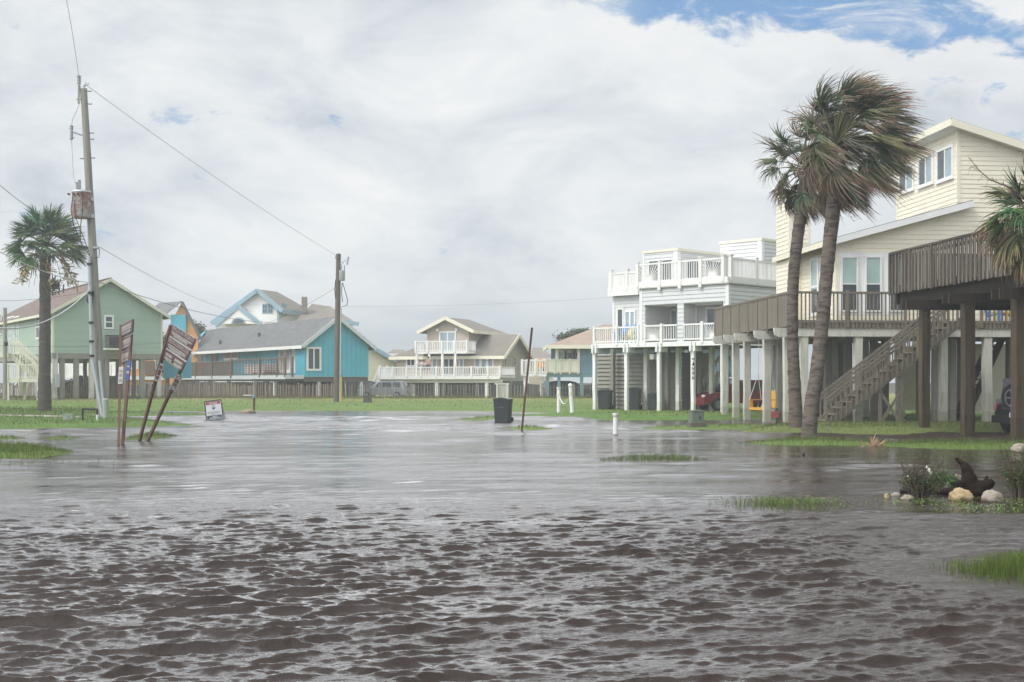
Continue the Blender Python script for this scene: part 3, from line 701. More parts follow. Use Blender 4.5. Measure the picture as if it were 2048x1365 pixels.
# ---- cream house on pilings, right --------------------------------------------------------------------
YF = Frame(1580, 51.5, 5.4)
def yellow_house():
    fr = YF; r = thing('stilt_house', 'cream lap sided house on whitewashed pilings with brown deck rails and an upper tower', 'house', fr.pt(0, 0, 0))
    zf = 4.22; zb = 3.92; zt = fr.Z(583, 0); bw = 2.6; fp = fr.front(bw)
    bL = fr.B(1432); a0 = fp.s(1672); lp = fr.left(a0); bc = lp.s(1603)
    aT = fp.s(1917); aE = fp.s(2260); rp = fr.front(bw-.4)
    sl0, sl1 = rp.s(1648), rp.s(1946); z0, z1 = rp.z(481, sl0), rp.z(400, sl1); k = (z1-z0)/(sl1-sl0)
    def rz(a): return z0+k*(a-sl0)
    # walls
    tzT = fp.z(256, aT); tk = -.30
    def tz(a): return tzT+tk*(a-aT)
    lapwall(r, [(fp, [(a0, zf), (aT, zf), (aT, rz(aT)-.12), (a0, rz(a0)-.12)]), (lp, [(bw, zf), (bc+2, zf), (bc+2, rz(a0)-.12), (bw, rz(a0)-.12)])], 'yellow_siding', .2, .02)
    lt = fr.left(aT); bT = lt.s(1794)
    lapwall(r, [(fp, [(aT, zf), (aE, zf), (aE, tz(aE)-.1), (aT, tzT-.1)]), (lt, [(bw, rz(aT)-.1), (bT, rz(aT)-.1), (bT, tzT-.1), (bw, tzT-.1)])], 'yellow_siding', .2, .02, name='tower_wall')
    corner(r, fp, aT, rz(aT)+.05, tzT-.12, 'yellow_trim', .16); corner(r, lt, bw+.06, rz(aT)+.05, tzT-.12, 'yellow_trim', .12); corner(r, lt, bT-.06, rz(aT)+.05, tzT-.12, 'yellow_trim', .12)
    corner(r, fp, a0+.06, zf, rz(a0)-.2, 'yellow_trim', .14); corner(r, lp, bw+.06, zf, rz(a0)-.2, 'yellow_trim', .12)
    # lower mono-pitch roof and its fascia
    ae = sl0; bf = bw-.4; bb = bc+2.2
    roof_slab(r, [[fr.pt(ae, bf, rz(ae)), fr.pt(sl1, bf, rz(sl1)), fr.pt(sl1, bw-.03, rz(sl1)), fr.pt(aT-.03, bw-.03, rz(aT)), fr.pt(aT-.03, bb, rz(aT)), fr.pt(ae, bb, rz(ae))]], 'roof_grey', .07)
    rake(r, [fr.pt(ae-.02, bf-.03, rz(ae)-.16), fr.pt(sl1+.02, bf-.03, rz(sl1)-.16)], .05, .26, 'blue_trim')
    rake(r, [fr.pt(ae-.03, bf, rz(ae)-.16), fr.pt(ae-.03, bb, rz(ae)-.16)], .05, .24, 'yellow_trim')
    mb = MB(); mb.slab([fr.pt(ae, bf, rz(ae)-.25), fr.pt(sl1, bf, rz(sl1)-.25), fr.pt(sl1, bw-.01, rz(sl1)-.25), fr.pt(ae, bw-.01, rz(ae)-.25)], .02); mb.build('soffit', M['white'], r)
    # tower roof
    ar0 = rp.s(1903); zr0 = rp.z(236, ar0)
    def tr(a): return zr0+tk*(a-ar0)
    roof_slab(r, [[fr.pt(ar0, bf, tr(ar0)), fr.pt(aE+.4, bf, tr(aE+.4)), fr.pt(aE+.4, bT+.4, tr(aE+.4)), fr.pt(ar0, bT+.4, tr(ar0))]], 'roof_grey', .07)
    rake(r, [fr.pt(ar0-.02, bf-.03, tr(ar0)-.18), fr.pt(aE+.4, bf-.03, tr(aE+.4)-.18)], .05, .3, 'yellow_trim')
    rake(r, [fr.pt(ar0-.03, bf, tr(ar0)-.18), fr.pt(ar0-.03, bT+.4, tr(ar0)-.18)], .05, .3, 'yellow_trim')
    mb = MB(); mb.slab([fr.pt(ar0, bf, tr(ar0)-.28), fr.pt(aE, bf, tr(aE)-.28), fr.pt(aE, bT+.4, tr(aE)-.28), fr.pt(ar0, bT+.4, tr(ar0)-.28)], .02); mb.build('soffit', M['white'], r)
    for (x0, x1, y0, y1) in ((1877, 1906, 300, 356), (1840, 1866, 316, 367), (1801, 1827, 337, 380)):
        s0, s1 = lt.s(x1), lt.s(x0); sm = (s0+s1)/2; za, zb_ = lt.z(y1, sm), lt.z(y0, sm)
        w = window(r, lt, s0, s1, za, zb_, w=.12, nv=1, sill=True, pm='glassblue'); d = MB(); d.ob(lt, sm+.05, s1-.03, za+.02, zb_-.02, .0, .038); d.build('open_sash', M['glass'], w)
    # big front windows with half lowered blinds in one white surround
    mb = MB(); sA, sB = fp.s(1674), fp.s(1812); zs0, zs1 = fp.z(631, sA), fp.z(505, sA)
    mb.ob(fp, sA, sB, zs0, zs1, 0, .022); mb.build('window_surround', M['white'], r)
    for (x0, x1) in ((1684, 1712), (1732, 1759), (1780, 1806), (1960, 1990), (2030, 2060)):
        s0, s1 = fp.s(x0), fp.s(x1); window(r, fp, s0, s1, fp.z(621, s0), fp.z(516, s0), w=.07, nv=0, nh=1, t=.045, upper='glassgreen', split=.5)
    for (x0, x1) in ((1625, 1637), (1644, 1655)):
        s0, s1 = lp.s(x1), lp.s(x0); window(r, lp, s0, s1, lp.z(625, s0), lp.z(520, s0), w=.16, nv=0, nh=1, upper='glassgreen', split=.45)
    # boxed chimney
    cp = fr.front(bc); ac0, ac1 = cp.s(1580), cp.s(1620); cl = fr.left(ac0); cb = cl.s(1553); zc = cp.z(386, ac0)
    lapwall(r, [(cp, [(ac0, 3.9), (ac1, 3.9), (ac1, zc), (ac0, zc)]), (cl, [(bc, 3.9), (cb, 3.9), (cb, zc), (bc, zc)]), (fr.right(ac1), [(bc, 3.9), (cb, 3.9), (cb, zc), (bc, zc)])], 'yellow_siding', .2, .02, name='chimney')
    mb = MB(); fbox(mb, fr, ac0-.08, ac1+.08, bc-.08, cb+.08, zc, zc+.12); mb.build('chimney_cap', M['yellow_trim'], r)
    corner(r, cp, ac0+.07, 4.2, zc, 'yellow_trim', .12); corner(r, cp, ac1-.07, 4.2, zc, 'yellow_trim', .12); corner(r, cl, bc+.07, 4.2, zc, 'yellow_trim', .12)
    # deck
    aR = fr.A(2200); mb = MB(); fbox(mb, fr, .03, aR, .03, bL, zf-.06, zf)
    for i in range(14): fbox(mb, fr, .1, aR, .35+i*.62, .40+i*.62, zb, zf-.062)
    mb.build('deck_floor', M['oldwood'], r)
    mb = MB(); fbox(mb, fr, .03, aR, .0, .028, zb-.02, zf); mb.build('rim_board', M['oldwood'], r)
    lr = fr.left(0); railing(r, lr, 0, bL, zb, zt-zb, 'oldwood', 'boards', sp=.145, posts=[i*bL/8 for i in range(9)], pw=.09, ph=zt-zb, t=.03)
    fp0 = fr.front(0); aS0, aS1 = fr.A(1926), fr.A(1975)
    railing(r, fp0, .05, fr.A(1925), zf-.16, zt-zf+.16, 'oldwood', 'bars', sp=.165, bw=.05, posts=[fr.A(x) for x in (1582, 1694, 1810, 1922)], pw=.1, t=.03)
    railing(r, fp0, fr.A(1960), aR, zf-.16, zt-zf+.16, 'oldwood', 'bars', sp=.165, bw=.05, posts=[fr.A(1962), fr.A(2080)], pw=.1, t=.03)
    mb = MB()
    n = int(aR/.17)
    for i in range(n): mb.ob(fp0, i*aR/n, i*aR/n+.12, zb-.03, zf-.1, .0, .045, 1+rnd.uniform(-.2,.1))
    mb.build('rim_pickets', M['oldwood'], r)
    # pilings and girders
    zg = 3.58
    for x, w in ((1450, .30), (1471.5, .30), (1494, .30), (1534, .32), (1575, .32)):
        stilt(r, fr, .18, fr.B(x, .18), -.25, zg, w); 
    for x, w in ((1607, .32), (1716, .32), (1886, .30), (1974, .34)): stilt(r, fr, fr.A(x, .2), .2, -.25, zg, w)
    for x, b, mt in ((1560, 3.6, 'greypost'), (1655, 3.2, 'greypost'), (1696, 3., 'greypost'), (1748, 3.1, 'greypost'), (1800, 3.1, 'limepost'), (1871, 3.2, 'limepost'), (1904, 3.3, 'limepost'), (1922, 6.4, 'greypost'), (2020, 3.2, 'greypost'),
                     (1640, 6.2, 'greypost'), (1668, 6.3, 'limepost'), (1730, 6.3, 'limepost'), (1770, 6.3, 'greypost'), (1840, 6.4, 'greypost'), (1590, 9.8, 'greypost'), (1680, 9.8, 'greypost'), (1760, 9.8, 'limepost'), (1590, 6.5, 'limepost')):
        stilt(r, fr, fr.A(x, b), b, -.25, zg+.02, .3, mt)
    for b in [fr.B(x, .18) for x in (1450, 1471.5, 1494, 1534, 1575)]:
        m2 = MB(); pts = [(-.5, 3.78), (-.5, 3.92), (6., 3.92), (6., 3.55), (-.36, 3.55), (-.46, 3.62)]
        vs = [fr.pt(a, b-.26, z) for a, z in pts]; m2.slab(vs, .2, dirv=-fr.v); m2.build('girder', M['limepost'], r)
    mb = MB(); fbox(mb, fr, .1, aR, .0, .2, 3.56, 3.90); mb.build('girder', M['limepost'], r)
    for b in (3.2, 6.3): mb = MB(); fbox(mb, fr, .1, aR, b+.16, b+.3, 3.58, 3.90); mb.build('girder', M['greypost'], r)
    # louvred storage rooms under the house
    ep = fr.front(9.2); lapwall(r, [(ep, [(ep.s(1541), .1), (ep.s(1600), .1), (ep.s(1600), 3.5), (ep.s(1541), 3.5)])], 'white', .17, .07, 'storage_or_backing_wall')
    ep = fr.front(7.4); lapwall(r, [(ep, [(ep.s(1925), .3), (ep.s(2200), .3), (ep.s(2200), 3.5), (ep.s(1925), 3.5)])], 'yellow_trim', .17, .06, 'storage_or_backing_wall')
    ep = fr.front(11.5); lapwall(r, [(ep, [(ep.s(1790), .3), (ep.s(1850), .3), (ep.s(1850), 3.5), (ep.s(1790), 3.5)])], 'yellow_siding', .17, .06, 'storage_or_backing_wall')
    # outside stair
    sp = fr.front(-1.35); flight(r, sp, sp.s(1652), sp.s(1925), .05, zf, 1.2, 'oldwood', 17, rail_h=1.02)
    mb = MB(); s = sp.s(1782)
    for ds in (-.42, .42): mb.ob(sp, s+ds-.05, s+ds+.05, -.2, 1.75+ds*.5, -.12, -.02)
    mb.beam(sp.pt(s-.4, .1, -.06), sp.pt(s+.4, 1.3, -.06), .05, .12); mb.beam(sp.pt(s+.4, .1, -.06), sp.pt(s-.4, 1.3, -.06), .05, .12); mb.build('stair_brace', M['oldwood'], r)
    p2 = fr.front(3.4); mb = MB(); sa, sb = p2.s(1928), p2.s(2004)
    for t in (0, -1.0): mb.beam(p2.pt(sa, 0, t), p2.pt(sb, 3.6, t), .06, .3)
    for i in range(15):
        f = (i+.5)/15; mb.ob(p2, sa+(sb-sa)*f-.13, sa+(sb-sa)*f+.13, 3.6*f, 3.6*f+.05, -1.0, 0)
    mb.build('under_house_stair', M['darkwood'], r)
    mb = MB(); pb = fr.pt(fr.A(1578, .02), .02); mb.tube([pb+Vector((.0,-.06,1.4)), pb+Vector((.03,-.05,2.6)), pb+Vector((-.02,-.05,3.9))], .018, 6); mb.box(pb.x-.06, pb.x+.06, pb.y-.09, pb.y-.01, 1.25, 1.42); mb.build('conduit', M['greypost'], r)
    return r
yellow_house()

# ---- brown timber deck, far right foreground ----------------------------------------------------------
DF = Frame(1780, 46.5, 6.8)
def big_deck():
    fr = DF; r = thing('raised_deck', 'tall weathered brown timber deck on dark square posts, seen from below', 'deck', fr.pt(1.2, -4, 0))
    zt = fr.Z(506, 0); zb = fr.Z(589, 0); L = 12.5
    lp = fr.left(0); mb = MB()
    n = 92
    for i in range(n):
        s = -L+i*L/n; o_ = -.045 if i % 2 else 0.; mb.ob(lp, s+(.0 if i % 2 else .012), s+L/n-(.0 if i % 2 else .03), zb+rnd.uniform(-.02,.02), zt-.07, -.02+o_, .015+o_, (1.35 if i % 2 == 0 else .6)+rnd.uniform(-.3,.3))  # recessed boards tinted dark in place of the shaded gaps between pickets
    mb.ob(lp, -L, .02, zt-.07, zt, -.09, .05, .8); mb.ob(lp, -L, 0, zb+.1, zb+.24, -.12, -.02, .7); mb.ob(lp, -L, 0, zt-.3, zt-.2, -.10, -.02, .8)
    mb.build('railing', M['oldwood'], r)
    for i in range(8):
        m2 = MB(); s = -.06-i*1.7; m2.ob(lp, s-.06, s+.06, zb-.04, zt-.07, .017, .07, .9); m2.build('rail_post', M['oldwood'], r)
    bp = fr.back(.02); mb = MB()
    for i in range(60): mb.ob(bp, .05+i*.18, .05+i*.18+.14, zb, zt-.07, -.02, .015, 1+rnd.uniform(-.25,.15))
    mb.ob(bp, 0, 11, zt-.07, zt, -.05, .06, .8); mb.build('railing', M['oldwood'], r)
    zj = fr.Z(610, 0)
    mb = MB(); fbox(mb, fr, .05, 11, -L, -.05, zb+.14, zb+.2)
    for i in range(20): fbox(mb, fr, .35, 11, -.2-i*.62, -.15-i*.62, zj+.02, zb+.138)
    fbox(mb, fr, .33, .38, -L, -.1, zj, zb+.138); fbox(mb, fr, .2, 11, -.12, -.06, zj, zb+.138)
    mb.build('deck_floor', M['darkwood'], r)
    for (px, d, w) in ((1849, 43.9, .31), (1936, 40.7, .35), (2038, 38.4, .38)):
        p = P(px, 800, d); v = p-fr.o; a, b = v.dot(fr.u), v.dot(fr.v)
        stilt(r, fr, a, b, -.3, zj-.02, w, 'deckpost')
        stilt(r, fr, a+4.6, b, -.3, zj-.02, w, 'deckpost')
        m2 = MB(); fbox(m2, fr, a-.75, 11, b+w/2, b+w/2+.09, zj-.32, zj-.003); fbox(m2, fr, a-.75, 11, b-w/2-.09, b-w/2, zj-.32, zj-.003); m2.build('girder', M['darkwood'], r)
    return r
big_deck()

# ---- grey three-level house ---------------------------------------------------------------------------
GF = Frame(1187, 73, -45)
def grey_house():
    fr = GF; r = thing('stilt_house', 'pale grey house with white sunburst railings on three levels, its flat roofs stepped', 'house', fr.pt(4, 3, 0))
    fp = fr.front(0); aM0, aM1 = fp.s(1280), fp.s(1455); L = aM1
    zf = fp.z(688, 0); zb = fp.z(697, 0); zr = fp.z(656, 0)
    zba = fp.z(611, aM0); zbb = fp.z(579, aM0); zu = fp.z(566, aM0); zur = fp.z(529, aM0)
    rp = fr.right(aM1); bR = rp.s(1575); wb = .02
    w0 = fr.front(wb); rec = fr.front(2.3)
    # walls of the main floor: band, piers, recessed porch wall
    P1, P2 = (w0.s(1280), w0.s(1290)), (w0.s(1355), w0.s(1368)); P3 = (w0.s(1447), aM1)
    def rect(a, b, c, d): return [(a, c), (b, c), (b, d), (a, d)]
    lapwall(r, [(w0, rect(aM0, aM1, zba, zbb)), (w0, rect(*P1, zf, zba)), (w0, rect(*P2, zf, zba)), (w0, rect(*P3, zf, zba)), (rec, rect(aM0, aM1, zf, zba)), (rp, rect(wb, bR, zb, zbb)), (fr.right(P1[1]), rect(wb, 2.3, zf, zba)), (fr.right(P2[1]), rect(wb, 1., zf, zba))], 'grey_siding', .22, .03)
    mb = MB(); fbox(mb, fr, aM0, aM1-.02, wb+.01, bR, zba-.03, zba); mb.build('porch_ceiling', M['white'], r)
    for (x0, x1, y0, y1, pm) in ((1300, 1311, 612, 684, 'glass'), (1326, 1336, 612, 684, 'glassblue'), (1344, 1354, 612, 684, 'glassblue'), (1376, 1392, 614, 684, 'glassblue'), (1416, 1434, 614, 684, 'glass')):
        s0, s1 = rec.s(x0), rec.s(x1); window(r, rec, s0, s1, zf+.25, zba-.25, w=.13, nv=0, pm=pm, name='patio_door')
    for (a, b) in ((P1[0], zf), (aM1-.1, zf)): corner(r, w0, a+.08, zf, zbb, 'white', .2)
    corner(r, rp, wb+.1, zb, zbb, 'white', .2)
    # main deck
    mb = MB(); fbox(mb, fr, .02, L, .03, 6., zf-.05, zf); mb.build('deck_floor', M['white'], r)
    mb = MB(); fbox(mb, fr, 0, L+.06, -.04, .0, zb, zf); mb.ob(rp, -.04, bR, zb, zf, .02, .05); mb.build('fascia', M['white'], r)
    mb = MB()
    for i in range(10): fbox(mb, fr, .05, L-.05, .2+i*.6, .26+i*.6, zb-.02, zf-.06)
    fbox(mb, fr, .02, L, .1, 6.4, zf-.10, zf-.055); mb.build('joists', M['greypost'], r)
    railing(r, fp, .05, fp.s(1278), zf, zr-zf, 'white', 'bars', sp=.15, posts=[fp.s(x) for x in (1189, 1234, 1277)], pw=.13, ph=zr-zf+.08)
    railing(r, fp, P1[1], fp.s(1321), zf+.02, zr-zf, 'white', 'sun', posts=[fp.s(1291)], pw=.1); railing(r, fp, fp.s(1326), P2[0], zf+.02, zr-zf, 'white', 'bars', sp=.14, posts=[fp.s(1323.5)], pw=.15)
    railing(r, fp, P2[1], fp.s(1402), zf+.02, zr-zf, 'white', 'bars', sp=.14); railing(r, fp, fp.s(1408), P3[0], zf+.02, zr-zf, 'white', 'sun', posts=[fp.s(1405)], pw=.16, ph=zr-zf+.1)
    # left wing, set back
    wp = fr.front(2.9); a0, a1 = wp.s(1226), wp.s(1284); wz = wp.z(592, a0)
    lapwall(r, [(wp, rect(a0, a1, zf, wz))], 'grey_siding', .22, .03, name='wing_wall'); corner(r, wp, a0+.06, zf, wz, 'white', .14)
    s0, s1 = wp.s(1250), wp.s(1272); door(r, wp, s0, s1, zf+.02, wp.z(622, s0)); s0, s1 = wp.s(1237), wp.s(1246); window(r, wp, s0, s1, zf+.3, wp.z(620, s0), w=.1, nv=0, pm='glass')
    mb = MB(); fbox(mb, fr, a0-.1, a1, 2.6, 7, wz, wz+.1); mb.ob(fr.front(2.6), a0-.12, a1, wz-.05, wz+.42, .0, .05); mb.build('wing_roof', M['rustwhite'], r)
    wr = fr.front(2.62); railing(r, wr, a0-.1, a1, wz+.35, .95, 'rustwhite', 'boards', sp=.13, posts=[wr.s(1223), wr.s(1255), wr.s(1279)], pw=.16, ph=1.1, cap=True)
    # upper deck
    mb = MB(); fbox(mb, fr, aM0-.1, aM1+.12, -.12, bR, zbb, zbb+.06); mb.ob(fr.front(-.12), aM0-.1, aM1+.13, zbb, zu, -.04, .0); mb.ob(fr.right(aM1+.12), -.12, bR, zbb, zu, -.04, .0); mb.build('upper_deck', M['rustwhite'], r)
    up = fr.front(-.06); xs = (1276, 1320, 1361, 1402, 1447); ss = [up.s(x) for x in xs]
    for i, st in enumerate(('sun', 'bars', 'bars', 'sun')):
        railing(r, up, ss[i]+.08, ss[i+1]-.08, zu-.08, zur-zu+.08, 'rustwhite', st, sp=.14, posts=[ss[i]]+([ss[4]] if i == 3 else []), pw=.17, ph=zur-zu+.16, cap=True)
    for s in ss[1:4]: mb = MB(); mb.ob(up, s-.09, s+.09, zbb-.12, zu-.25, .02, .13); mb.build('bracket', M['rustwhite'], r)
    ur = fr.right(aM1+.06); railing(r, ur, .1, bR-.05, zu-.08, zur-zu+.08, 'rustwhite', 'bars', sp=.12, posts=[ur.s(1461), ur.s(1512), ur.s(1556)], pw=.17, ph=zur-zu+.16, cap=True)
    # top storey: low block, then tall block
    tp = fr.front(1.5); c0, c1 = tp.s(1286), tp.s(1355); zl = tp.z(508, c0); tr_ = fr.right(c1); bC = tr_.s(1455)
    kp = fr.front(bC); d1 = kp.s(1523); zk = kp.z(487, kp.s(1460)); kr = fr.right(d1); bD = kr.s(1575)
    lapwall(r, [(tp, rect(c0, c1, zu-.3, zl)), (tr_, rect(1.5, bC, zu-.3, zl))], 'grey_siding', .22, .03, name='top_storey_wall')
    lapwall(r, [(kp, rect(c1-.5, d1, zu-.3, zk)), (kr, rect(bC, bD, zu-.3, zk))], 'grey_siding', .22, .03, name='tall_block_wall')
    mb = MB(); fbox(mb, fr, c0-.06, c1+.06, 1.44, bC+.2, zl, zl+.14); mb.build('parapet_cap', M['yellow_trim'], r)
    mb = MB(); fbox(mb, fr, c1-.56, d1+.06, bC-.06, bD, zk, zk+.14); mb.build('parapet_cap', M['yellow_trim'], r)
    corner(r, tp, c1-.12, zu, zl, 'white', .24); corner(r, tr_, 1.62, zu, zl, 'white', .24); corner(r, kp, d1-.12, zu, zk, 'white', .24); corner(r, kr, bC+.12, zu, zk, 'white', .24); corner(r, tp, c0+.06, zu, zl, 'white', .12)
    s0, s1 = tp.s(1299), tp.s(1345); window(r, tp, s0, s1, zu+.2, tp.z(524, s0), w=.06, nv=1)
    s0, s1 = tr_.s(1371), tr_.s(1400); window(r, tr_, s0, s1, zu+.2, tr_.z(522, s0), w=.06, nv=1); s0, s1 = tr_.s(1410), tr_.s(1440); window(r, tr_, s0, s1, zu+.2, tr_.z(522, s0), w=.06, nv=1)
    # pilings, storage room with louvred walls
    for x in (1190, 1253.5, 1318.5, 1386.5, 1446): stilt(r, fr, fr.A(x, .12), .12, -.1, zb, .2, 'white')
    for x in (1189, 1252, 1317, 1385):
        m2 = MB(); a = fr.A(x, 0); fbox(m2, fr, a-.14, a-.02, -.12, .5, zb-.28, zb+.22); fbox(m2, fr, a+.12, a+.24, -.12, .5, zb-.28, zb+.22); m2.build('post_bracket', M['white'], r)
    for x, b, mt in ((1293, 1.9, 'rustwhite'), (1357, 1.9, 'rustwhite'), (1424, 2.4, 'limepost'), (1335, 2.1, 'greypost'), (1400, 3.6, 'greypost'), (1226, 2.4, 'greypost')): stilt(r, fr, fr.A(x, b), b, -.1, zb, .24, mt)
    ep = fr.front(2.9); e0, e1 = ep.s(1196), ep.s(1362)
    lapwall(r, [(ep, rect(e0, e1, .15, zb-.25)), (fr.right(e1), rect(2.9, 5.5, .15, zb-.25))], 'greypost', .24, .10, 'storage_or_backing_wall')  # louvres are grey siding; under-deck shade is put in as a darker grey
    for x in (1213, 1234, 1283): corner(r, ep, ep.s(x), .15, zb-.25, 'greypost', .22)
    mb = MB(); s = fr.front(.9); mb.ob(s, s.s(1306), s.s(1314), s.z(721, 0), s.z(711, 0), 0, .3); mb.build('meter_box', M['white'], r)
    # stair under the house and house number on its post
    st = fr.front(4.4); flight(r, st, st.s(1392), st.s(1440), .15, 2.3, .9, 'limepost', 8, rail_h=.9, name='under_house_stair')
    mb = MB(); q = fr.front(.02); a = fr.A(1386.5, .02); zc = q.z(737, a)
    put_text(mb, '14252', .26, lambda x, y: q.pt(a-.07+y*.9, zc-x, .012), 0, width=1.15, bold=True); mb.build('house_number', M['black'], r)
    return r
grey_house()

# ---- sage green house, left ---------------------------------------------------------------------------
GR = Frame(105, 95, 32)
def gable_roof(root, fr, a0, a1, am, b0, b1, ze0, ze1, zp, mt, over=.45, hip=0., th=.13, fas='white', fh=.22, fw=.05):
    """ridge along v; eave heights at a0/a1; hip>0 slopes the far end"""
    k0 = (zp-ze0)/(am-a0); k1 = (zp-ze1)/(a1-am); e0, e1 = a0-over, a1+over; zz0, zz1 = zp-k0*(am-e0), zp-k1*(e1-am); q = fr.pt
    L = [[q(e0,b0,zz0), q(am,b0,zp), q(am,b1-hip,zp), q(e0,b1,zz0)], [q(am,b0,zp), q(e1,b0,zz1), q(e1,b1,zz1), q(am,b1-hip,zp)]]
    if hip: L.append([q(am,b1-hip,zp), q(e1,b1,zz1), q(e0,b1,zz0)])
    roof_slab(root, L, mt, th)
    rake(root, [q(e0,b0-.03,zz0-fh*.45), q(am,b0-.03,zp-fh*.45), q(e1,b0-.03,zz1-fh*.45)], fw, fh, fas)
    rake(root, [q(e0-.03,b0,zz0-fh*.45), q(e0-.03,b1,zz0-fh*.45)], fw, fh*.9, fas)
    rake(root, [q(e1+.03,b0,zz1-fh*.45), q(e1+.03,b1,zz1-fh*.45)], fw, fh*.9, fas)
    mb = MB(); mb.beam(q(am,b0,zp+.02), q(am,b1-hip,zp+.02), .22, .05); mb.build('ridge_cap', M[mt], root)
def green_house():
    fr = GR; r = thing('stilt_house', 'sage green gabled house on pilings with brown shingle roof', 'house', fr.pt(3, 3, .3))
    fp = fr.front(0); lp = fr.left(0); aR = fp.s(325); zb = fp.z(706, 0); ze = fp.z(620, 0); am = aR/2; zp = fp.z(561, fp.s(217)); D_ = 27.
    lapwall(r, [(fp, [(0, zb), (aR, zb), (aR, ze), (am, zp), (0, ze)]), (lp, [(0, zb), (D_, zb), (D_, ze), (0, ze)])], 'green_siding', .2, .02)
    corner(r, fp, .06, zb, ze, 'cream_rail', .14); corner(r, lp, .06, zb, ze, 'cream_rail', .14); corner(r, fp, aR-.06, zb, ze, 'cream_rail', .14)
    gable_roof(r, fr, 0, aR, am, -.5, D_+.5, ze, ze, zp+.12, 'roof_brown', .45, hip=6, fas='cream_rail')
    mb = MB(); fbox(mb, fr, 0, aR, 0, D_, zb-.42, zb-.005); mb.build('floor_beam', M['greypost'], r)
    s0, s1 = fp.s(211.5), fp.s(224); window(r, fp, s0, s1, fp.z(655, s0), fp.z(634, s0), w=.13, nv=0, nh=1, pm='glass')
    for (x0, x1, y0, y1, pm) in ((74, 82, 632, 675, 'glass'), (-6, 3, 628, 668, 'glass')):
        s0, s1 = lp.s(x1), lp.s(x0); window(r, lp, s0, s1, lp.z(y1, s0), lp.z(y0, s0), w=.12, nv=0, nh=1, pm=pm)
    for (x0, x1) in ((14, 29), (31, 39)):
        s0, s1 = lp.s(x1), lp.s(x0); door(r, lp, s0, s1, zb+.03, lp.z(632, s0), pm='glassgreen')
    for x in (109, 124, 152, 183, 213, 251, 284, 318): stilt(r, fr, fr.A(x, .25), .25, -.2, zb-.42, .36 if x < 300 else .3, 'greypost' if x not in (109, 183, 318) else 'limepost')
    for x in (170, 200, 235, 268): stilt(r, fr, fr.A(x, 4.5), 4.5, -.2, zb-.42, .26, 'greypost')
    for b in (3.2, 6.4, 9.6, 12.8): stilt(r, fr, .25, b, -.2, zb-.42, .36, 'limepost')
    mb = MB(); s0, s1 = fp.s(203), fp.s(249); z = fp.z(697, s0); mb.ob(fp, s0, s1, z-.14, z, .02, 1.1); mb.build('unit_shelf', M['cream_rail'], r)
    # porch, stair and landing towards the left
    q = Plane(Vector((0, 93.2, 0)), (1,0,0), (0,-1,0)); X = q.s
    zl = q.z(757, 0); z2 = q.z(707, 0)
    mb = MB(); mb.ob(q, X(14), X(79), zl-.28, zl, -1.7, 0); mb.build('landing', M['cream_rail'], r)
    railing(r, q, X(15), X(78), zl, q.z(729, 0)-zl, 'cream_rail', 'bars', sp=.16, bw=.06, posts=[X(15), X(38), X(78)], pw=.13)
    flight(r, Plane(Vector((0, 93.8, 0)), (1,0,0), (0,-1,0)), X(68), X(12), zl, z2, 1.25, 'cream_rail', 9, rail_h=1.1)
    mb = MB(); mb.ob(q, X(-60), X(14), z2-.3, z2, -3., -.2); mb.build('porch_floor', M['cream_rail'], r)
    railing(r, q, X(-60), X(11), z2, 1., 'cream_rail', 'bars', sp=.16, bw=.06, t=-.25, posts=[X(-20), X(11)])
    f0 = Frame(46, 93.2, 0)
    for x, b in ((17, .1), (76, .1), (50, 1.5), (17, 1.5), (-10, .6), (-30, .6)): stilt(r, f0, f0.A(x, b), b, -.2, zl-.28 if x > 10 else z2-.3, .17, 'limepost')
    mb = MB(); s = fr.front(-.05); mb.ob(s, s.s(110), s.s(118), s.z(775, 0), s.z(748, 0), 0, .25); mb.ob(s, s.s(113), s.s(115), s.z(748, 0), zb, .05, .15); mb.build('meter_box', M['pvc'], r)
    return r
green_house()
def ac_unit():
    fp = GR.front(0); s0, s1 = fp.s(210), fp.s(241.5); z0 = fp.z(696.6, s0)+.003; z1 = fp.z(671, s0); p = fp.pt((s0+s1)/2, z0, .6)
    r = thing('air_conditioner', 'dark grey outdoor air conditioning unit on a shelf on the sage green gable wall', 'air conditioner', p)
    mb = MB(); mb.ob(fp, s0, s1, z0+.05, z1-.06, .16, 1.0); mb.build('casing', M['greyfence'], r)
    mb = MB(); n = 14
    for i in range(n): mb.ob(fp, s0+.08, s1-.1, z0+.1+(z1-z0-.25)*i/n, z0+.13+(z1-z0-.25)*i/n, 1.0, 1.02)
    mb.build('grille', M['black'], r)
    mb = MB(); mb.ob(fp, s0-.03, s1+.03, z1-.06, z1, .13, 1.03); mb.build('top', M['black'], r); mb = MB(); mb.ob(fp, s0, s1, z0, z0+.05, .2, .95); mb.build('base', M['black'], r)
ac_unit()

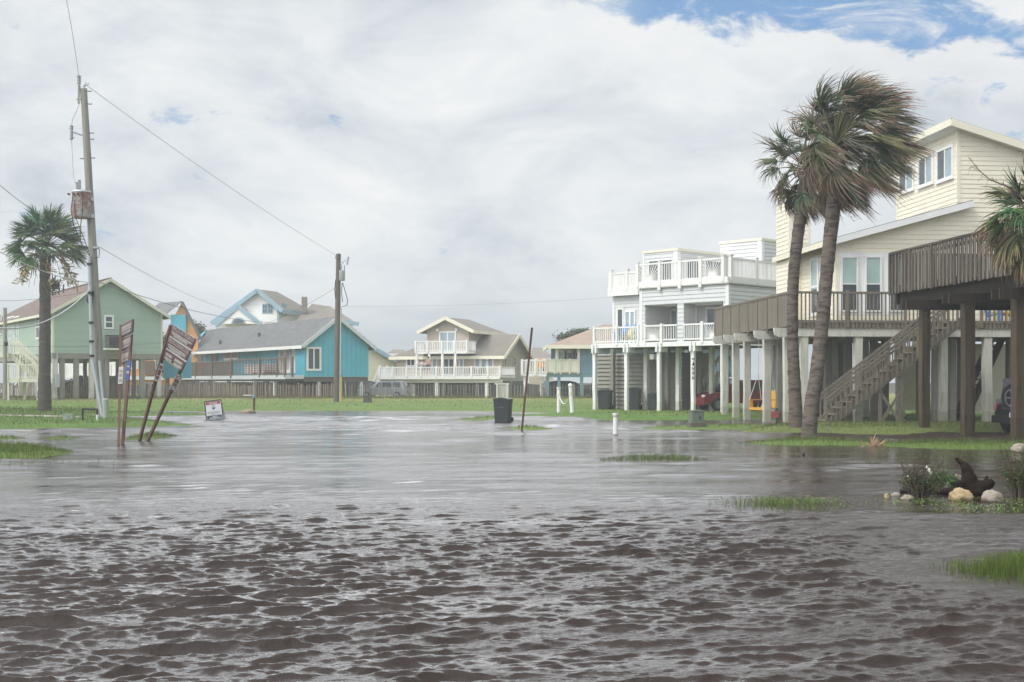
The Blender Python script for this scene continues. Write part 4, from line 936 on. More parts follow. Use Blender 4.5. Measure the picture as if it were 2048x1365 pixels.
# ---- turquoise house ----------------------------------------------------------------------------------
BF = Frame(609, 105, 32)
def blue_house():
    fr = BF; r = thing('stilt_house', 'bright turquoise boarded house with grey shingle roof and long brown deck', 'house', fr.pt(3, 3, .2))
    fp = fr.front(0); aR = fp.s(737); zb = fp.z(754, 0); ze = fp.z(691, 0); am = fp.s(672); zp = fp.z(636, am); lw = .45; lp = fr.left(lw); bE = lp.s(385)
    boardwall(r, [(fp, [(0, zb), (aR, zb), (aR, fp.z(693, aR)), (am, zp), (0, ze)]), (fr.left(0), [(0, zb), (2., zb), (2., ze), (0, ze)]), (lp, [(2., zb), (bE, zb), (bE, ze), (2., ze)])], 'turq', .42)
    mb = MB(); fbox(mb, fr, 3.5, 4., 1., 14, .2, zb-.02); mb.build('storage_or_backing_wall', M['greyfence'], r)  # dark backing added to stand in for the shade under the house
    e0 = -.4; zz0 = ze-.05; el = fr.left(e0); bX = el.s(383); bHip = fr.left(am).s(418); q = fr.pt; e1 = aR+.5; zz1 = fp.z(697, aR)
    roof_slab(r, [[q(e0,-.5,zz0), q(am,-.5,zp+.1), q(am,bHip,zp+.1), q(e0,bX,zz0)], [q(am,-.5,zp+.1), q(e1,-.5,zz1), q(e1,bX,zz1), q(am,bHip,zp+.1)], [q(am,bHip,zp+.1), q(e1,bX,zz1), q(e0,bX,zz0)]], 'roof_grey', .14)
    rake(r, [q(e0,-.54,zz0-.08), q(am,-.54,zp+.02), q(e1,-.54,zz1-.08)], .06, .3, 'pale_post'); rake(r, [q(e0-.04,-.5,zz0-.1), q(e0-.04,bX,zz0-.1)], .06, .26, 'white', 'gutter')
    g0, g1 = bHip-1.3, bHip+.1; mb = MB(); zq = zp-.85
    aq = am-(am-e0)*(zp+.1-zq)/(zp+.1-zz0)
    mb.add([q(aq-.1,g0,zq), q(aq-.1,g1+.6,zq), q(am-.4,(g0+g1)/2,zp+.12)], [(0,1,2)]); mb.build('gablet', M['turq'], r)
    for (x, y) in ((518, 667), (440, 677)):
        f = (y-640)/52; a = am+(e0-am)*f; b = fr.left(a).s(x); p = q(a, b, zp+.1+(zz0-zp-.1)*f); m2 = MB(); m2.tube([p-Vector((0,0,.1)), p+Vector((0,0,.35))], .13, 8); m2.build('roof_vent', M['greyfence'], r)
    # openings
    s0, s1 = fp.s(616.5), fp.s(638.5); window(r, fp, s0, s1, fp.z(738, s0), fp.z(698, s0), w=.16, nv=1, nh=0)
    for (x0, x1, y0, y1) in ((450, 476, 698, 716),): s0, s1 = lp.s(x1), lp.s(x0); window(r, lp, s0, s1, lp.z(y1, s0), lp.z(y0, s0), w=.2, nv=1, pm='dullglass')
    s0, s1 = lp.s(435), lp.s(424); window(r, lp, s0, s1, lp.z(722, s0), lp.z(700, s0), w=.05, nv=0, fm='bluepost', pm='dullglass')
    for (x0, x1) in ((559, 582), (388, 404)): s0, s1 = lp.s(x1), lp.s(x0); door(r, lp, s0, s1, zb+.3, lp.z(697, s0), pm='shade', w=.16)
    s0, s1 = lp.s(606), lp.s(585); mb = MB(); mb.ob(lp, s0, s1, zb+.3, lp.z(695, s0), 0, .05); mb.build('white_panel', M['white'], r)
    mb = MB(); gp_ = fr.left(lw-.05); s = gp_.s(413); mb.ob(gp_, s-.06, s+.06, zb, ze-.3, 0, .12); mb.beam(gp_.pt(s, ze-.35, .06), gp_.pt(s+.6, ze-.1, 1.4), .12, .12); mb.build('downspout', M['white'], r)
    # deck along the long side
    dp = fr.left(-1.6); b0, b1 = .1, dp.s(350); bm = dp.s(463); zd = dp.z(752, bm)
    mb = MB(); fbox(mb, fr, -1.58, lw, b0, b1, zd-.1, zd); mb.build('deck_floor', M['brownrail'], r)
    mb = MB(); mb.ob(dp, b0, b1, zd-.32, zd, 0, .05); fbox(mb, fr, -1.6, -.02, b0-.04, b0, zd-.3, zd); mb.build('rim_board', M['pale_post'], r)
    h = dp.z(720, bm)-zd
    railing(r, dp, b0, bm, zd, h, 'brownrail', 'bars', sp=.36, bw=.05, posts=[b0+.1, dp.s(585), dp.s(555), dp.s(520), bm-.1], pw=.16)
    railing(r, dp, bm+.02, b1, zd-.1, h, 'brownrail', 'bars', sp=.26, bw=.13, posts=[bm+.1, dp.s(425), dp.s(392)], pw=.16)
    pp = fr.left(-1.3)
    for x, mt in ((458, 'pale_post'), (550, 'pale_post'), (420, 'greypost'), (388, 'greypost')): b = pp.s(x); stilt(r, fr, -1.3, b, -.3, zd-.32, .27, mt)
    for x in (637, 722): stilt(r, fr, fr.A(x, .3), .3, -.3, zb-.3, .27, 'pale_post')
    for x in (510, 590, 680, 570): stilt(r, fr, fr.A(x, 4), 4., -.3, zb-.3, .25, 'greypost')
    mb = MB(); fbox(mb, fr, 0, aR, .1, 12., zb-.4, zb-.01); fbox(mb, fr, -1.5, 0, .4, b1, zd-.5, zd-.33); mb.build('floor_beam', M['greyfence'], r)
    # lower boarded wing to the left
    wp = Plane(Vector((0, 103.5, 0)), (1,0,0), (0,-1,0)); boardwall(r, [(wp, [(wp.s(326), wp.z(757, 0)), (wp.s(383), wp.z(757, 0)), (wp.s(383), wp.z(706, 0)), (wp.s(326), wp.z(706, 0))])], 'turq', .35, 'wing_wall')
    return r
blue_house()
def checked_table():
    dp = BF.left(-.9); zd = BF.left(-1.6).z(752, BF.left(-1.6).s(463)); s0, s1 = dp.s(537), dp.s(496); p = dp.pt((s0+s1)/2, zd, 0)
    r = thing('patio_table', 'patio table under a white checked cloth on the brown deck of the turquoise house', 'table', p)
    mb = MB(); sm = (s0+s1)/2
    for a, b in ((s0, sm-.05), (sm+.05, s1)):
        n = 10; t = [dp.pt(a+(b-a)*(.5-.5*math.cos(math.pi*i/n)), zd+.35-.22*math.sin(math.pi*i/n), .3) for i in range(n+1)]+[dp.pt(b, zd+.98, .3), dp.pt(a, zd+.98, .3)]
        mb.slab(t, 1.0, dirv=-dp.n)
    mb.build('cloth', M['checked'], r)
    for a in (s0+.25, s1-.25):
        m2 = MB(); m2.ob(dp, a-.04, a+.04, zd, zd+.9, -.3, -.22); m2.build('leg', M['brownrail'], r)
checked_table()

# ---- houses further back ------------------------------------------------------------------------------
def FP(d): return Plane(Vector((0, d, 0)), (1,0,0), (0,-1,0))
def white_house():
    fr = Frame(558, 150, -18); r = thing('gabled_house', 'tall white house with blue roof trim behind the turquoise house', 'house', fr.pt(-2, 2, 0))
    fp = fr.front(0); S_ = fp.sz; rp = fr.right(0); am = fp.s(520); zp = fp.z(582, am); zb = 0.; bR = rp.s(616)
    e = fp.z(612, 0)
    lapwall(r, [(fp, [(fp.s(400), zb), (0, zb), (0, e), (am, zp), S_(432, 646)]), (rp, [(0, zb), (bR, zb), (bR, e), (0, e)])], 'white', .26, .02, name='wall')
    q = fr.pt; k = (zp-e)/(0-am); ee = .8; ez = e-k*ee; bH = 4.2; al, zl = fp.sz(428, 646)
    roof_slab(r, [[q(am,-.6,zp+.15), q(ee,-.6,ez), q(ee,bR+.8,ez), q(am,bH,zp+.15)], [q(al,-.6,zl), q(am,-.6,zp+.15), q(am,bH,zp+.15), q(al,bR,zl)], [q(am,bH,zp+.15), q(ee,bR+.8,ez), q(al,bR,zl)]], 'roof_tan', .2)
    rake(r, [q(al,-.66,zl-.1), q(am,-.66,zp+.02), q(ee,-.66,ez-.1)], .1, .5, 'trimblue'); rake(r, [q(ee+.04,-.6,ez-.12), q(ee+.04,bR+.8,ez-.12)], .1, .5, 'trimblue')
    # cross gable in front with an arched window
    g = fr.front(-1.6); P_ = g.sz; a, b, c = P_(437, 648), P_(476, 616), P_(518, 648)
    mb = MB(); mb.slab([g.pt(*a), g.pt(c[0], c[1]), g.pt(*b)], 1.5, dirv=fr.v); mb.build('cross_gable', M['white'], r)
    rake(r, [g.pt(a[0]-.4, a[1]-.2, .1), g.pt(b[0], b[1]+.2, .1), g.pt(c[0]+.4, c[1]-.2, .1)], .1, .5, 'trimblue')
    m2 = MB(); cs, cz = P_(477, 648); m2.slab([g.pt(cs+.95*math.cos(math.pi*i/10), cz+.75*math.sin(math.pi*i/10), .05) for i in range(11)], .06, dirv=fr.v); o = m2.build('arched_window', M['trimblue'], r)
    m2 = MB(); m2.slab([g.pt(cs+.75*math.cos(math.pi*i/10), cz+.58*math.sin(math.pi*i/10), .07) for i in range(11)], .03, dirv=fr.v); m2.build('pane', M['glass'], o)
    for (x0, x1) in ((526.5, 534), (537.5, 545)): s0, s1 = fp.s(x0), fp.s(x1); window(r, fp, s0, s1, fp.z(626, s0), fp.z(610, s0), fm='trimblue', w=.1, nv=1, nh=1)
    s0, s1 = rp.s(564), rp.s(570); window(r, rp, s0, s1, rp.z(626, s0), rp.z(612, s0), fm='trimblue', w=.3, nv=0)
    corner(r, fp, -.1, zb, e, 'trimblue', .3)
    # lower hipped roof on the right
    d = 152; pts = [P(588, 646, d-2), P(716, 648, d-3), P(660, 613, d+3), P(624, 608, d+3)]; roof_slab(r, [pts], 'roof_tan', .2); rake(r, [P(690, 643, d-3.2), P(718, 649, d-3.1)], .1, .45, 'trimblue')
    w = FP(d+.5); lapwall(r, [(w, [(w.s(600), 0), (w.s(706), 0), (w.s(706), w.z(650, 0)), (w.s(600), w.z(650, 0))])], 'white', .26)
    m2 = MB(); p = P(609, 607, 152.5); m2.box(p.x-.3, p.x+.3, p.y-.3, p.y+.3, p.z-1.2, p.z+.75); m2.build('chimney', M['roof_tan'], r)
white_house()
def orange_house():
    w = FP(128); r = thing('gabled_house', 'orange gabled house with a turquoise panel, half hidden behind the sage green house', 'house', w.pt(w.s(330), 0, 0)); S_ = w.sz
    lapwall(r, [(w, [S_(330, 770), S_(396, 770), S_(396, 672), S_(363, 607), S_(330, 668)]), (w, [S_(236, 770), S_(330, 770), S_(330, 700), S_(236, 700)])], 'orange', .25)
    q = w.pt; roof_slab(r, [[q(*S_(363, 603), .5), q(*S_(401, 678), .5), q(*S_(401, 678), -.8), q(*S_(363, 603), -.8)], [P(300, 655, 127.3), P(363, 603, 127.5), P(319, 606, 138), P(258, 652, 138)]], 'roof_grey', .08)
    p = w; m2 = MB(); m2.ob(p, w.s(343), w.s(373), w.z(672, 0), w.z(630, 0), 0, .25); m2.build('panel', M['turq'], r)
    m2 = MB(); m2.ob(p, w.s(286), w.s(312), w.z(750, 0), w.z(722, 0), .3, .5); m2.build('porch_railing', M['brownrail'], r)
    for (x0, x1) in ((262, 273), (312, 320)): s0, s1 = w.s(x0), w.s(x1); window(r, w, s0, s1, w.z(735, 0), w.z(718, 0), w=.2, nv=0, pm='glassgreen')
    mb = MB(); mb.ob(w, w.s(236), w.s(330), w.z(760, 0), w.z(753, 0), .1, .4); mb.build('rim_board', M['white'], r)
orange_house()
def far_white_house():
    w = FP(140); r = thing('stilt_house', 'white house with porch railing seen between the pilings of the sage green house', 'house', w.pt(w.s(170), 0, 0)); X = w.s
    lapwall(r, [(w, [(X(95), w.z(752, 0)), (X(236), w.z(752, 0)), (X(236), w.z(690, 0)), (X(95), w.z(690, 0))])], 'white', .25)
    roof_slab(r, [[w.pt(X(90), w.z(690, 0), .6), w.pt(X(240), w.z(690, 0), .6), w.pt(X(225), w.z(668, 0), -5), w.pt(X(105), w.z(668, 0), -5)]], 'roof_tan')
    railing(r, w, X(98), X(232), w.z(752, 0), 1.1, 'white', 'bars', sp=.3, bw=.1, t=1.5, posts=[X(98), X(140), X(185), X(230)], pw=.2)
    mb = MB(); mb.ob(w, X(95), X(236), w.z(757, 0), w.z(752, 0), 0, 1.6); mb.build('rim_board', M['white'], r)
    for x in (100, 135, 180, 228):
        m2 = MB(); m2.ob(w, X(x)-.15, X(x)+.15, -.2, w.z(757, 0), 1.2, 1.5); m2.build('stilt', M['white'], r)
    for (x0, x1) in ((150, 156), (168, 175)): window(r, w, X(x0), X(x1), w.z(748, 0), w.z(722, 0), w=.15, nv=0)
far_white_house()
def pale_house():
    fr = Frame(797, 128, 8); fp = fr.front(0); S_ = fp.sz; r = thing('gabled_house', 'pale yellow house with blue roof edge between the turquoise and the tan house', 'house', fr.pt(-3, 2, 0))
    zb = fp.z(762, 0)
    lapwall(r, [(fp, [(fp.s(640), zb), (0, zb), S_(797, 726), S_(700, 676), S_(640, 700)])], 'pale_yellow', .24)
    q = fr.pt; (sa, za), (sb, zb_) = S_(700, 670), S_(806, 727); (sc, zc) = S_(630, 706)
    roof_slab(r, [[q(sa,-.5,za), q(sb,-.5,zb_), q(sb,8,zb_), q(sa,8,za)], [q(sc,-.5,zc), q(sa,-.5,za), q(sa,8,za), q(sc,8,zc)]], 'roof_tan', .15)
    rake(r, [q(sa,-.56,za-.1), q(sb,-.56,zb_-.1)], .1, .38, 'trimblue')
    for x in (745, 770, 795): stilt(r, fr, fr.A(x, .3), .3, -.2, zb, .25, 'limepost')
    mb = MB(); fbox(mb, fr, fr.A(700), 0, .1, 6, zb-.3, zb-.01); mb.build('floor_beam', M['limepost'], r)
    p = FP(124); mb = MB(); mb.ob(p, p.s(759), p.s(789), p.z(752, 0), p.z(736, 0), 0, .1); mb.build('porch_panel', M['white'], r)
pale_house()
TF = Frame(1003, 120, -22)
def tan_house():
    fr = TF; r = thing('stilt_house', 'tan house with taupe roofs, a gabled tower and two white railed decks', 'house', fr.pt(-5, 3, .1))
    fp = fr.front(0); rp = fr.right(0); S_ = fp.sz; aL = fp.s(793); zb = fp.z(762, 0); ze = fp.z(709, 0); bR = rp.s(1052); q = fr.pt; bm = bR/2; zp = rp.z(672, bm)
    lapwall(r, [(fp, [(aL, zb), (0, zb), (0, ze), (aL, ze)])], 'tan', .22)
    lapwall(r, [(rp, [(0, zb), (bR, zb), (bR, ze), (bm, zp), (0, ze)])], 'tanside', .22)  # gable end uses a darker tan than the front wall
    corner(r, fp, -.08, zb, ze, 'tan', .2); corner(r, rp, .08, zb, ze, 'tan', .2)
    o = .55; k = (zp-ze)/bm; zo = ze-k*o; hl = 4.2
    roof_slab(r, [[q(aL-o,-o,zo+.12), q(o,-o,zo+.12), q(o,bm,zp+.12), q(aL+hl,bm,zp+.12)], [q(aL+hl,bm,zp+.12), q(o,bm,zp+.12), q(o,bR+o,zo+.12), q(aL-o,bR+o,zo+.12)], [q(aL-o,-o,zo+.12), q(aL+hl,bm,zp+.12), q(aL-o,bR+o,zo+.12)]], 'roof_tan', .16)
    rake(r, [q(aL-o,-o-.04,zo+.02), q(o,-o-.04,zo+.02)], .06, .3, 'yellow_trim'); rake(r, [q(o+.04,-o,zo+.02), q(o+.04,bm,zp+.02), q(o+.04,bR+o,zo+.02)], .06, .34, 'yellow_trim')
    # tower
    t = fr.front(-.03); a0, a1 = t.s(854), t.s(938); am = (a0+a1)/2; te = t.z(659, am); tp = t.z(638, am); tr_ = fr.right(a1); bT = tr_.s(997)
    lapwall(r, [(t, [(a0, ze-.3), (a1, ze-.3), (a1, te), (am, tp), (a0, te)]), (tr_, [(0, ze-.3), (bT, ze-.3), (bT, te), (0, te)])], 'tan', .22, name='tower_wall')
    kk = (tp-te)/(a1-am); oo = .75; tz = te-kk*oo+.14
    roof_slab(r, [[q(am,-.6,tp+.14), q(a1+oo,-.6,tz), q(a1+oo,bT+.6,tz), q(am,bT-2.4,tp+.14)], [q(a0-oo,-.6,tz), q(am,-.6,tp+.14), q(am,bT-2.4,tp+.14), q(a0-oo,bT+.6,tz)], [q(am,bT-2.4,tp+.14), q(a1+oo,bT+.6,tz), q(a0-oo,bT+.6,tz)]], 'roof_tan', .16)
    rake(r, [q(a0-oo,-.66,tz-.1), q(am,-.66,tp+.04), q(a1+oo,-.66,tz-.1)], .06, .32, 'yellow_trim'); rake(r, [q(a1+oo+.04,-.6,tz-.1), q(a1+oo+.04,bT+.6,tz-.1)], .06, .3, 'yellow_trim')
    s0, s1 = t.s(881), t.s(910); window(r, t, s0, s1, t.z(703, s0), t.z(666, s0), w=.12, nv=1, pm='glassblue', name='sliding_door')
    for x in (876, 914): m2 = MB(); m2.ob(t, t.s(x)-.1, t.s(x)+.1, t.z(663, s0), t.z(658, s0), 0, .2); m2.build('wall_lamp', M['white'], r)
    # upper balcony
    u = fr.front(-2.0); u0, u1 = u.s(830), u.s(935); zu = u.z(703, am)
    mb = MB(); fbox(mb, fr, u0, u1, -2., -.05, zu-.22, zu); mb.build('balcony_floor', M['white'], r)
    railing(r, u, u0, u1, zu, u.z(682.5, am)-zu, 'white', 'bars', sp=.17, bw=.06, posts=[u0+.07, u.s(855), u.s(884), u.s(909), u1-.07], pw=.16)
    for al in (u0, u1): railing(r, fr.left(al), -1.95, -.05, zu, u.z(682.5, am)-zu, 'white', 'bars', sp=.17, bw=.06)
    # main deck
    d = fr.front(-3.6); d0, d1 = d.s(758), d.s(1001); zd = d.z(752.5, -5); hd = d.z(734, -5)-zd
    mb = MB(); fbox(mb, fr, d0, d1, -3.6, 0, zd-.15, zd); mb.build('deck_floor', M['white'], r)
    mb = MB(); fbox(mb, fr, d0, d1, -3.66, -3.6, zd-.3, zd); fbox(mb, fr, d0, d1, -3.3, -3.1, zd-.62, zd-.31); mb.build('rim_board', M['white'], r)
    railing(r, d, d0, d1, zd, hd, 'white', 'bars', sp=.17, bw=.065, posts=[d.s(x) for x in (759, 786, 814, 842, 873, 909, 943, 976, 1000)], pw=.18)
    for al in (d0, d1): railing(r, fr.left(al), -3.55, -.05, zd, hd, 'white', 'bars', sp=.17, bw=.06)
    for x in (834, 859, 885, 911): stilt(r, fr, fr.A(x, -1.9), -1.9, zd, zu-.22, .2, 'white')
    for x in (805, 874, 974): stilt(r, fr, fr.A(x, -3.2), -3.2, -.3, zd-.62, .3, 'white')
    for x, mt in ((770, 'limepost'), (818, 'greypost'), (838, 'greypost'), (898, 'limepost'), (930, 'limepost'), (956, 'greypost'), (1020, 'greypost')): stilt(r, fr, fr.A(x, .5), .5, -.3, zb, .28, mt)
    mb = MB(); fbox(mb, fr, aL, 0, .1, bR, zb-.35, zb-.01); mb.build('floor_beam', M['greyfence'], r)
    for (x0, x1, y0, y1, nv, pm) in ((815, 829, 718.5, 731, 1, 'glass'), (866, 873, 718, 751, 0, 'glassblue'), (920, 926, 717, 751, 0, 'glassblue'), (951, 959, 715, 735, 0, 'glassblue'), (964, 972, 715, 735, 0, 'glassblue'), (977, 985, 715, 735, 0, 'glassblue')):
        s0, s1 = fp.s(x0), fp.s(x1); window(r, fp, s0, s1, fp.z(y1, s0), fp.z(y0, s0), w=.12, nv=nv, pm=pm)
    s0, s1 = fp.s(887), fp.s(909); door(r, fp, s0, s1, zd+.02, fp.z(717, s0), pm='glass')
    for x in (1010, 1029): s0, s1 = rp.s(x-1.3), rp.s(x+1.3); window(r, rp, s0, s1, rp.z(746, s0), rp.z(716, s0), w=.15, nv=0, nh=1, fm='tan')
    flight(r, d, d.s(736), d.s(759), -.1, zd, 1.3, 'white', 9, rail_h=1.0, t0=-.2)
tan_house()
BG = Frame(1158, 105, 0)
def bluegrey_house():
    fr = BG; fp = fr.front(0); X = fp.s; r = thing('stilt_house', 'blue grey house with faded pinkish roof and a cream boarded porch', 'house', fr.pt(4, 2, .1))
    zb = fp.z(752, 0); z0 = fp.z(747, 0); ze = fp.z(691, 0)
    lapwall(r, [(fp, [(0, z0), (X(1470), z0), (X(1470), ze), (0, ze)])], 'bluegrey', .22)
    pr = fr.front(2.6); lapwall(r, [(pr, [(pr.s(1102), z0), (pr.s(1166), z0), (pr.s(1166), ze), (pr.s(1102), ze)]), (fr.left(0), [(0, z0), (2.6, z0), (2.6, ze), (0, ze)])], 'bluegrey', .22, name='porch_wall')
    q = fr.pt; e0, e1 = X(1094), X(1490); zz = fp.z(692, 0); rz = fp.z(652, 0)+.35
    roof_slab(r, [[q(e0,-.6,zz), q(e1,-.6,zz), q(e1-6,5,rz), q(e0+5,5,rz)], [q(e0,-.6,zz), q(e0+5,5,rz), q(e0,11,zz)]], 'roof_pink', .16); rake(r, [q(e0,-.64,zz-.1), q(e1,-.64,zz-.1)], .06, .3, 'yellow_trim'); rake(r, [q(e0-.04,-.6,zz-.1), q(e0-.04,11,zz-.1)], .06, .3, 'yellow_trim')
    mb = MB(); fbox(mb, fr, X(1092), X(1470), .02, .3, zb-.12, z0-.003); mb.build('girder', M['bluepost'], r)
    mb = MB(); fbox(mb, fr, X(1043), 0, -.05, 2.6, z0, z0+.12); mb.build('porch_floor', M['cream_rail'], r)
    h = fp.z(720, 0)-z0
    railing(r, fp, X(1043), X(1092), z0-.02, h, 'white', 'bars', sp=.2, bw=.09, t=.12, posts=[X(1044), X(1070)], pw=.2)
    railing(r, fp, X(1092), X(1157), z0+.05, h, 'cream_rail', 'boards', sp=.2, t=.1, posts=[X(1093), X(1109), X(1121), X(1139), X(1156)], pw=.12)
    mb = MB(); mb.ob(fp, X(1042), X(1093), z0-.25, z0-.01, .0, .12); mb.build('rim_board', M['white'], r)
    for x in (1113, 1157): m2 = MB(); m2.ob(fp, X(x)-.1, X(x)+.1, z0, zz, -.1, .1); m2.build('porch_post', M['white'], r)
    for (x0, x1, y0) in ((1118, 1127, 704), (1135, 1145, 706), (1152, 1158, 706)): s0, s1 = pr.s(x0), pr.s(x1); window(r, pr, s0, s1, z0+1.1, pr.z(y0, s0), w=.25, nv=0, pm='glass' if x0 > 1120 else 'glassgreen')
    for x, mt in ((1050, 'white'), (1083, 'limepost'), (1095, 'bluepost'), (1118, 'bluepost'), (1163, 'bluepost'), (1210, 'bluepost'), (1300, 'bluepost'), (1380, 'bluepost'), (1440, 'bluepost')): stilt(r, fr, fr.A(x, .2), .2, -.3, zb-.12, .26, mt)
    for x in (1372, 1421): m2 = MB(); m2.ob(fp, X(x)-.12, X(x)+.12, z0, ze, 0, .06); m2.build('corner_trim', M['white'], r)
    lo = fr.front(1.); lapwall(r, [(lo, [(lo.s(1362), .2), (lo.s(1480), .2), (lo.s(1480), zb-.2), (lo.s(1362), zb-.2)])], 'bluegrey', .22, name='lower_wall')
bluegrey_house()
def far_roof(x0, x1, y0, y1, d, label, xr0, xr1, wm='tan'):
    w = FP(d); X = w.s; r = thing('hip_roofed_house', label, 'house', w.pt(X((x0+x1)/2), 0, 0))
    ze, zr = w.z(y1, 0), w.z(y0, 0); lapwall(r, [(w, [(X(x0)+.4, 0), (X(x1)-.4, 0), (X(x1)-.4, ze), (X(x0)+.4, ze)])], wm, .3)
    a, b, c, e = w.pt(X(x0), ze, .6), w.pt(X(x1), ze, .6), w.pt(X(xr1), zr, -4), w.pt(X(xr0), zr, -4); f, g = w.pt(X(x1), ze, -9), w.pt(X(x0), ze, -9)
    roof_slab(r, [[a, b, c, e], [b, f, c], [g, a, e]], 'roof_tan', .2); rake(r, [a-Vector((0,.05,.1)), b-Vector((0,.05,.1))], .08, .35, 'white')
    s0 = X(x0)+(X(x1)-X(x0))*.55; window(r, w, s0, s0+.8, ze-1.5, ze-.5, w=.12, nv=0)
far_roof(1052, 1112, 694, 719, 160, 'distant grey roofed house between the tan and the blue grey house', 1067, 1084)
far_roof(772, 812, 698, 709, 165, 'distant grey roof just left of the tan house', 780, 800)
# ------------------------------------------------------------------ poles and wires
def lerp_pt(pts, t):
    n = len(pts)-1; f = min(max(t, 0), .9999)*n; i = int(f); return pts[i].lerp(pts[i+1], f-i)
def pole_left():
    d = 60.; top, bot = P(167.5, 178, d), P(205, 838, d); bot.z = -.3
    r = thing('utility_pole', 'tall leaning weathered utility pole with a rusty transformer can', 'utility pole', P(205, 835, d))
    n = 10; pts = [bot.lerp(top, i/n) for i in range(n+1)]; mb = MB(); mb.tube(pts, [.235-.085*i/n for i in range(n+1)], 14, jit=.03); mb.build('pole', M['pole'], r)
    def at(y): return bot.lerp(top, (838-y)/660.)
    # transformer: rusty can with lid, bushings and hanger
    c0, c1 = P(163, 437, d-.30), P(163, 386, d-.30); t = MB(); t.tube([c0, c0.lerp(c1, .06), c1], [.40, .42, .42], 20); tr = t.build('transformer', M['rust'], r)
    t = MB(); t.tube([c1, c1+Vector((0,0,.05)), c1+Vector((0,0,.1))], [.45, .45, .36], 20); t.build('lid', M['metal'], tr)
    for dx, dz in ((-.18, .38), (-.08, .48)):
        t = MB(); p = c1+Vector((dx, -.05, .1)); k = 8; t.tube([p+Vector((0,0,dz*i/k)) for i in range(k+1)], [.055 if i % 2 else .085 for i in range(k+1)], 8); t.build('bushing', M['porcelain'], tr)
    for dx in (-.42, -.2, .0, .2): t = MB(); t.tube([c1+Vector((dx, -.40, -.13)), c1+Vector((dx*1.05, -.52, -.13))], .05, 8); t.build('terminal', M['black'], tr)
    t = MB(); p = at(395); t.box(p.x-.35, p.x+.2, p.y-.28, p.y-.1, p.z-.1, p.z+.06); p = at(428); t.box(p.x-.35, p.x+.2, p.y-.28, p.y-.1, p.z-.1, p.z+.06); t.build('bracket', M['metal'], r)
    # top pin, insulators, cutout
    p = at(200); t = MB(); t.beam(p+Vector((-.22,-.1,-.2)), P(158.5, 170, d-.1), .09, .09); t.build('pole_top_pin', M['pole'], r)
    t = MB(); q = P(158, 168, d-.1); k = 6; t.tube([q+Vector((0,0,.06*i)) for i in range(k+1)], [.06 if i % 2 else .11 for i in range(k+1)], 10); t.build('insulator', M['porcelain'], r)
    t = MB(); q = P(168, 176, d-.1); t.beam(q, q+Vector((.1,0,.25)), .05, .05); t.beam(q+Vector((-.05,0,.05)), q+Vector((.25,0,.2)), .05, .05); t.build('tie_bracket', M['metal'], r)
    t = MB(); p = at(272); e = P(146, 265, d-.2); t.beam(p, e, .06, .07); t.build('cutout_arm', M['metal'], r)
    t = MB(); k = 9; t.tube([P(143, 252+28*i/k, d-.2) for i in range(k+1)], [.06 if i % 2 else .09 for i in range(k+1)], 8); t.beam(P(138, 258, d-.2), P(147, 254, d-.2), .03, .03); t.beam(P(139, 277, d-.2), P(150, 275, d-.2), .03, .03); t.build('fuse_cutout', M['porcelain'], r)
    for y, s in ((183, 1), (208, 1), (265, 1), (277, 1), (314, 1), (315, -1), (199, -1)): t = MB(); p = at(y); t.beam(p, p+Vector((s*.36, 0, 0)), .035, .035); t.build('through_bolt', M['black'], r)
    # conduits
    t = MB(); t.tube([P(178, 512, d-.3), P(182, 640, d-.36), P(183.5, 712, d-.4), P(206, 838, d-.42)], .085, 10); t.build('conduit', M['pvc'], r)
    t = MB(); t.tube([P(199, 722, d-.3), P(204, 780, d-.38), P(209, 832, d-.4)], .07, 10); t.build('conduit', M['pvc'], r)
    for y in (525, 570, 620, 672, 712):
        t = MB(); p = lerp_pt([P(178, 512, d-.34), P(182, 640, d-.38), P(183.5, 712, d-.42)], (y-512)/200.); t.tube([p-Vector((0,0,.05)), p+Vector((0,0,.05))], .12, 10); t.build('conduit_clamp', M['black'], r)
    t = MB(); p = at(590); t.ball((p.x-.18, p.y-.25, p.z), (.16, .14, .3), 10, 7); t.ball((p.x-.05, p.y-.3, p.z+.2), (.1, .1, .16), 8, 6); t.build('splice_bundle', M['black'], r)
    t = MB(); p = at(492); t.tube([p+Vector((.1,-.2,0)), p+Vector((.36,-.2,.03))], .07, 8); t.build('spool_insulator', M['porcelain'], r)
    # drop leads on the pole
    def lead(name, pts, rad=.014, m='cable'):
        t = MB(); t.tube(pts, rad, 5); t.build(name, M[m], r)
    lead('jumper', [P(158, 185, d-.15), P(160, 205, d-.2), P(152, 225, d-.25), P(145, 240, d-.22), P(143, 252, d-.2)], .016, 'palecable')
    lead('jumper', [P(143, 280, d-.2), P(145, 320, d-.25), P(147, 355, d-.3), P(154, 378, d-.35)], .016, 'palecable')
    lead('jumper', [P(146, 392, d-.75), P(142, 420, d-.8), P(147, 450, d-.7), P(165, 492, d-.5), P(180, 512, d-.35)], .025)
    lead('jumper', [P(166, 392, d-.75), P(164, 430, d-.82), P(160, 460, d-.7), P(161, 482, d-.6)], .022)
    lead('jumper', [P(148, 400, d-.75), P(150, 432, d-.8), P(165, 470, d-.6), P(178, 505, d-.35)], .018)
    lead('jumper', [P(192, 492, d-.2), P(199, 500, d-.22), P(198, 515, d-.24), P(188, 516, d-.26)], .02)
pole_left()
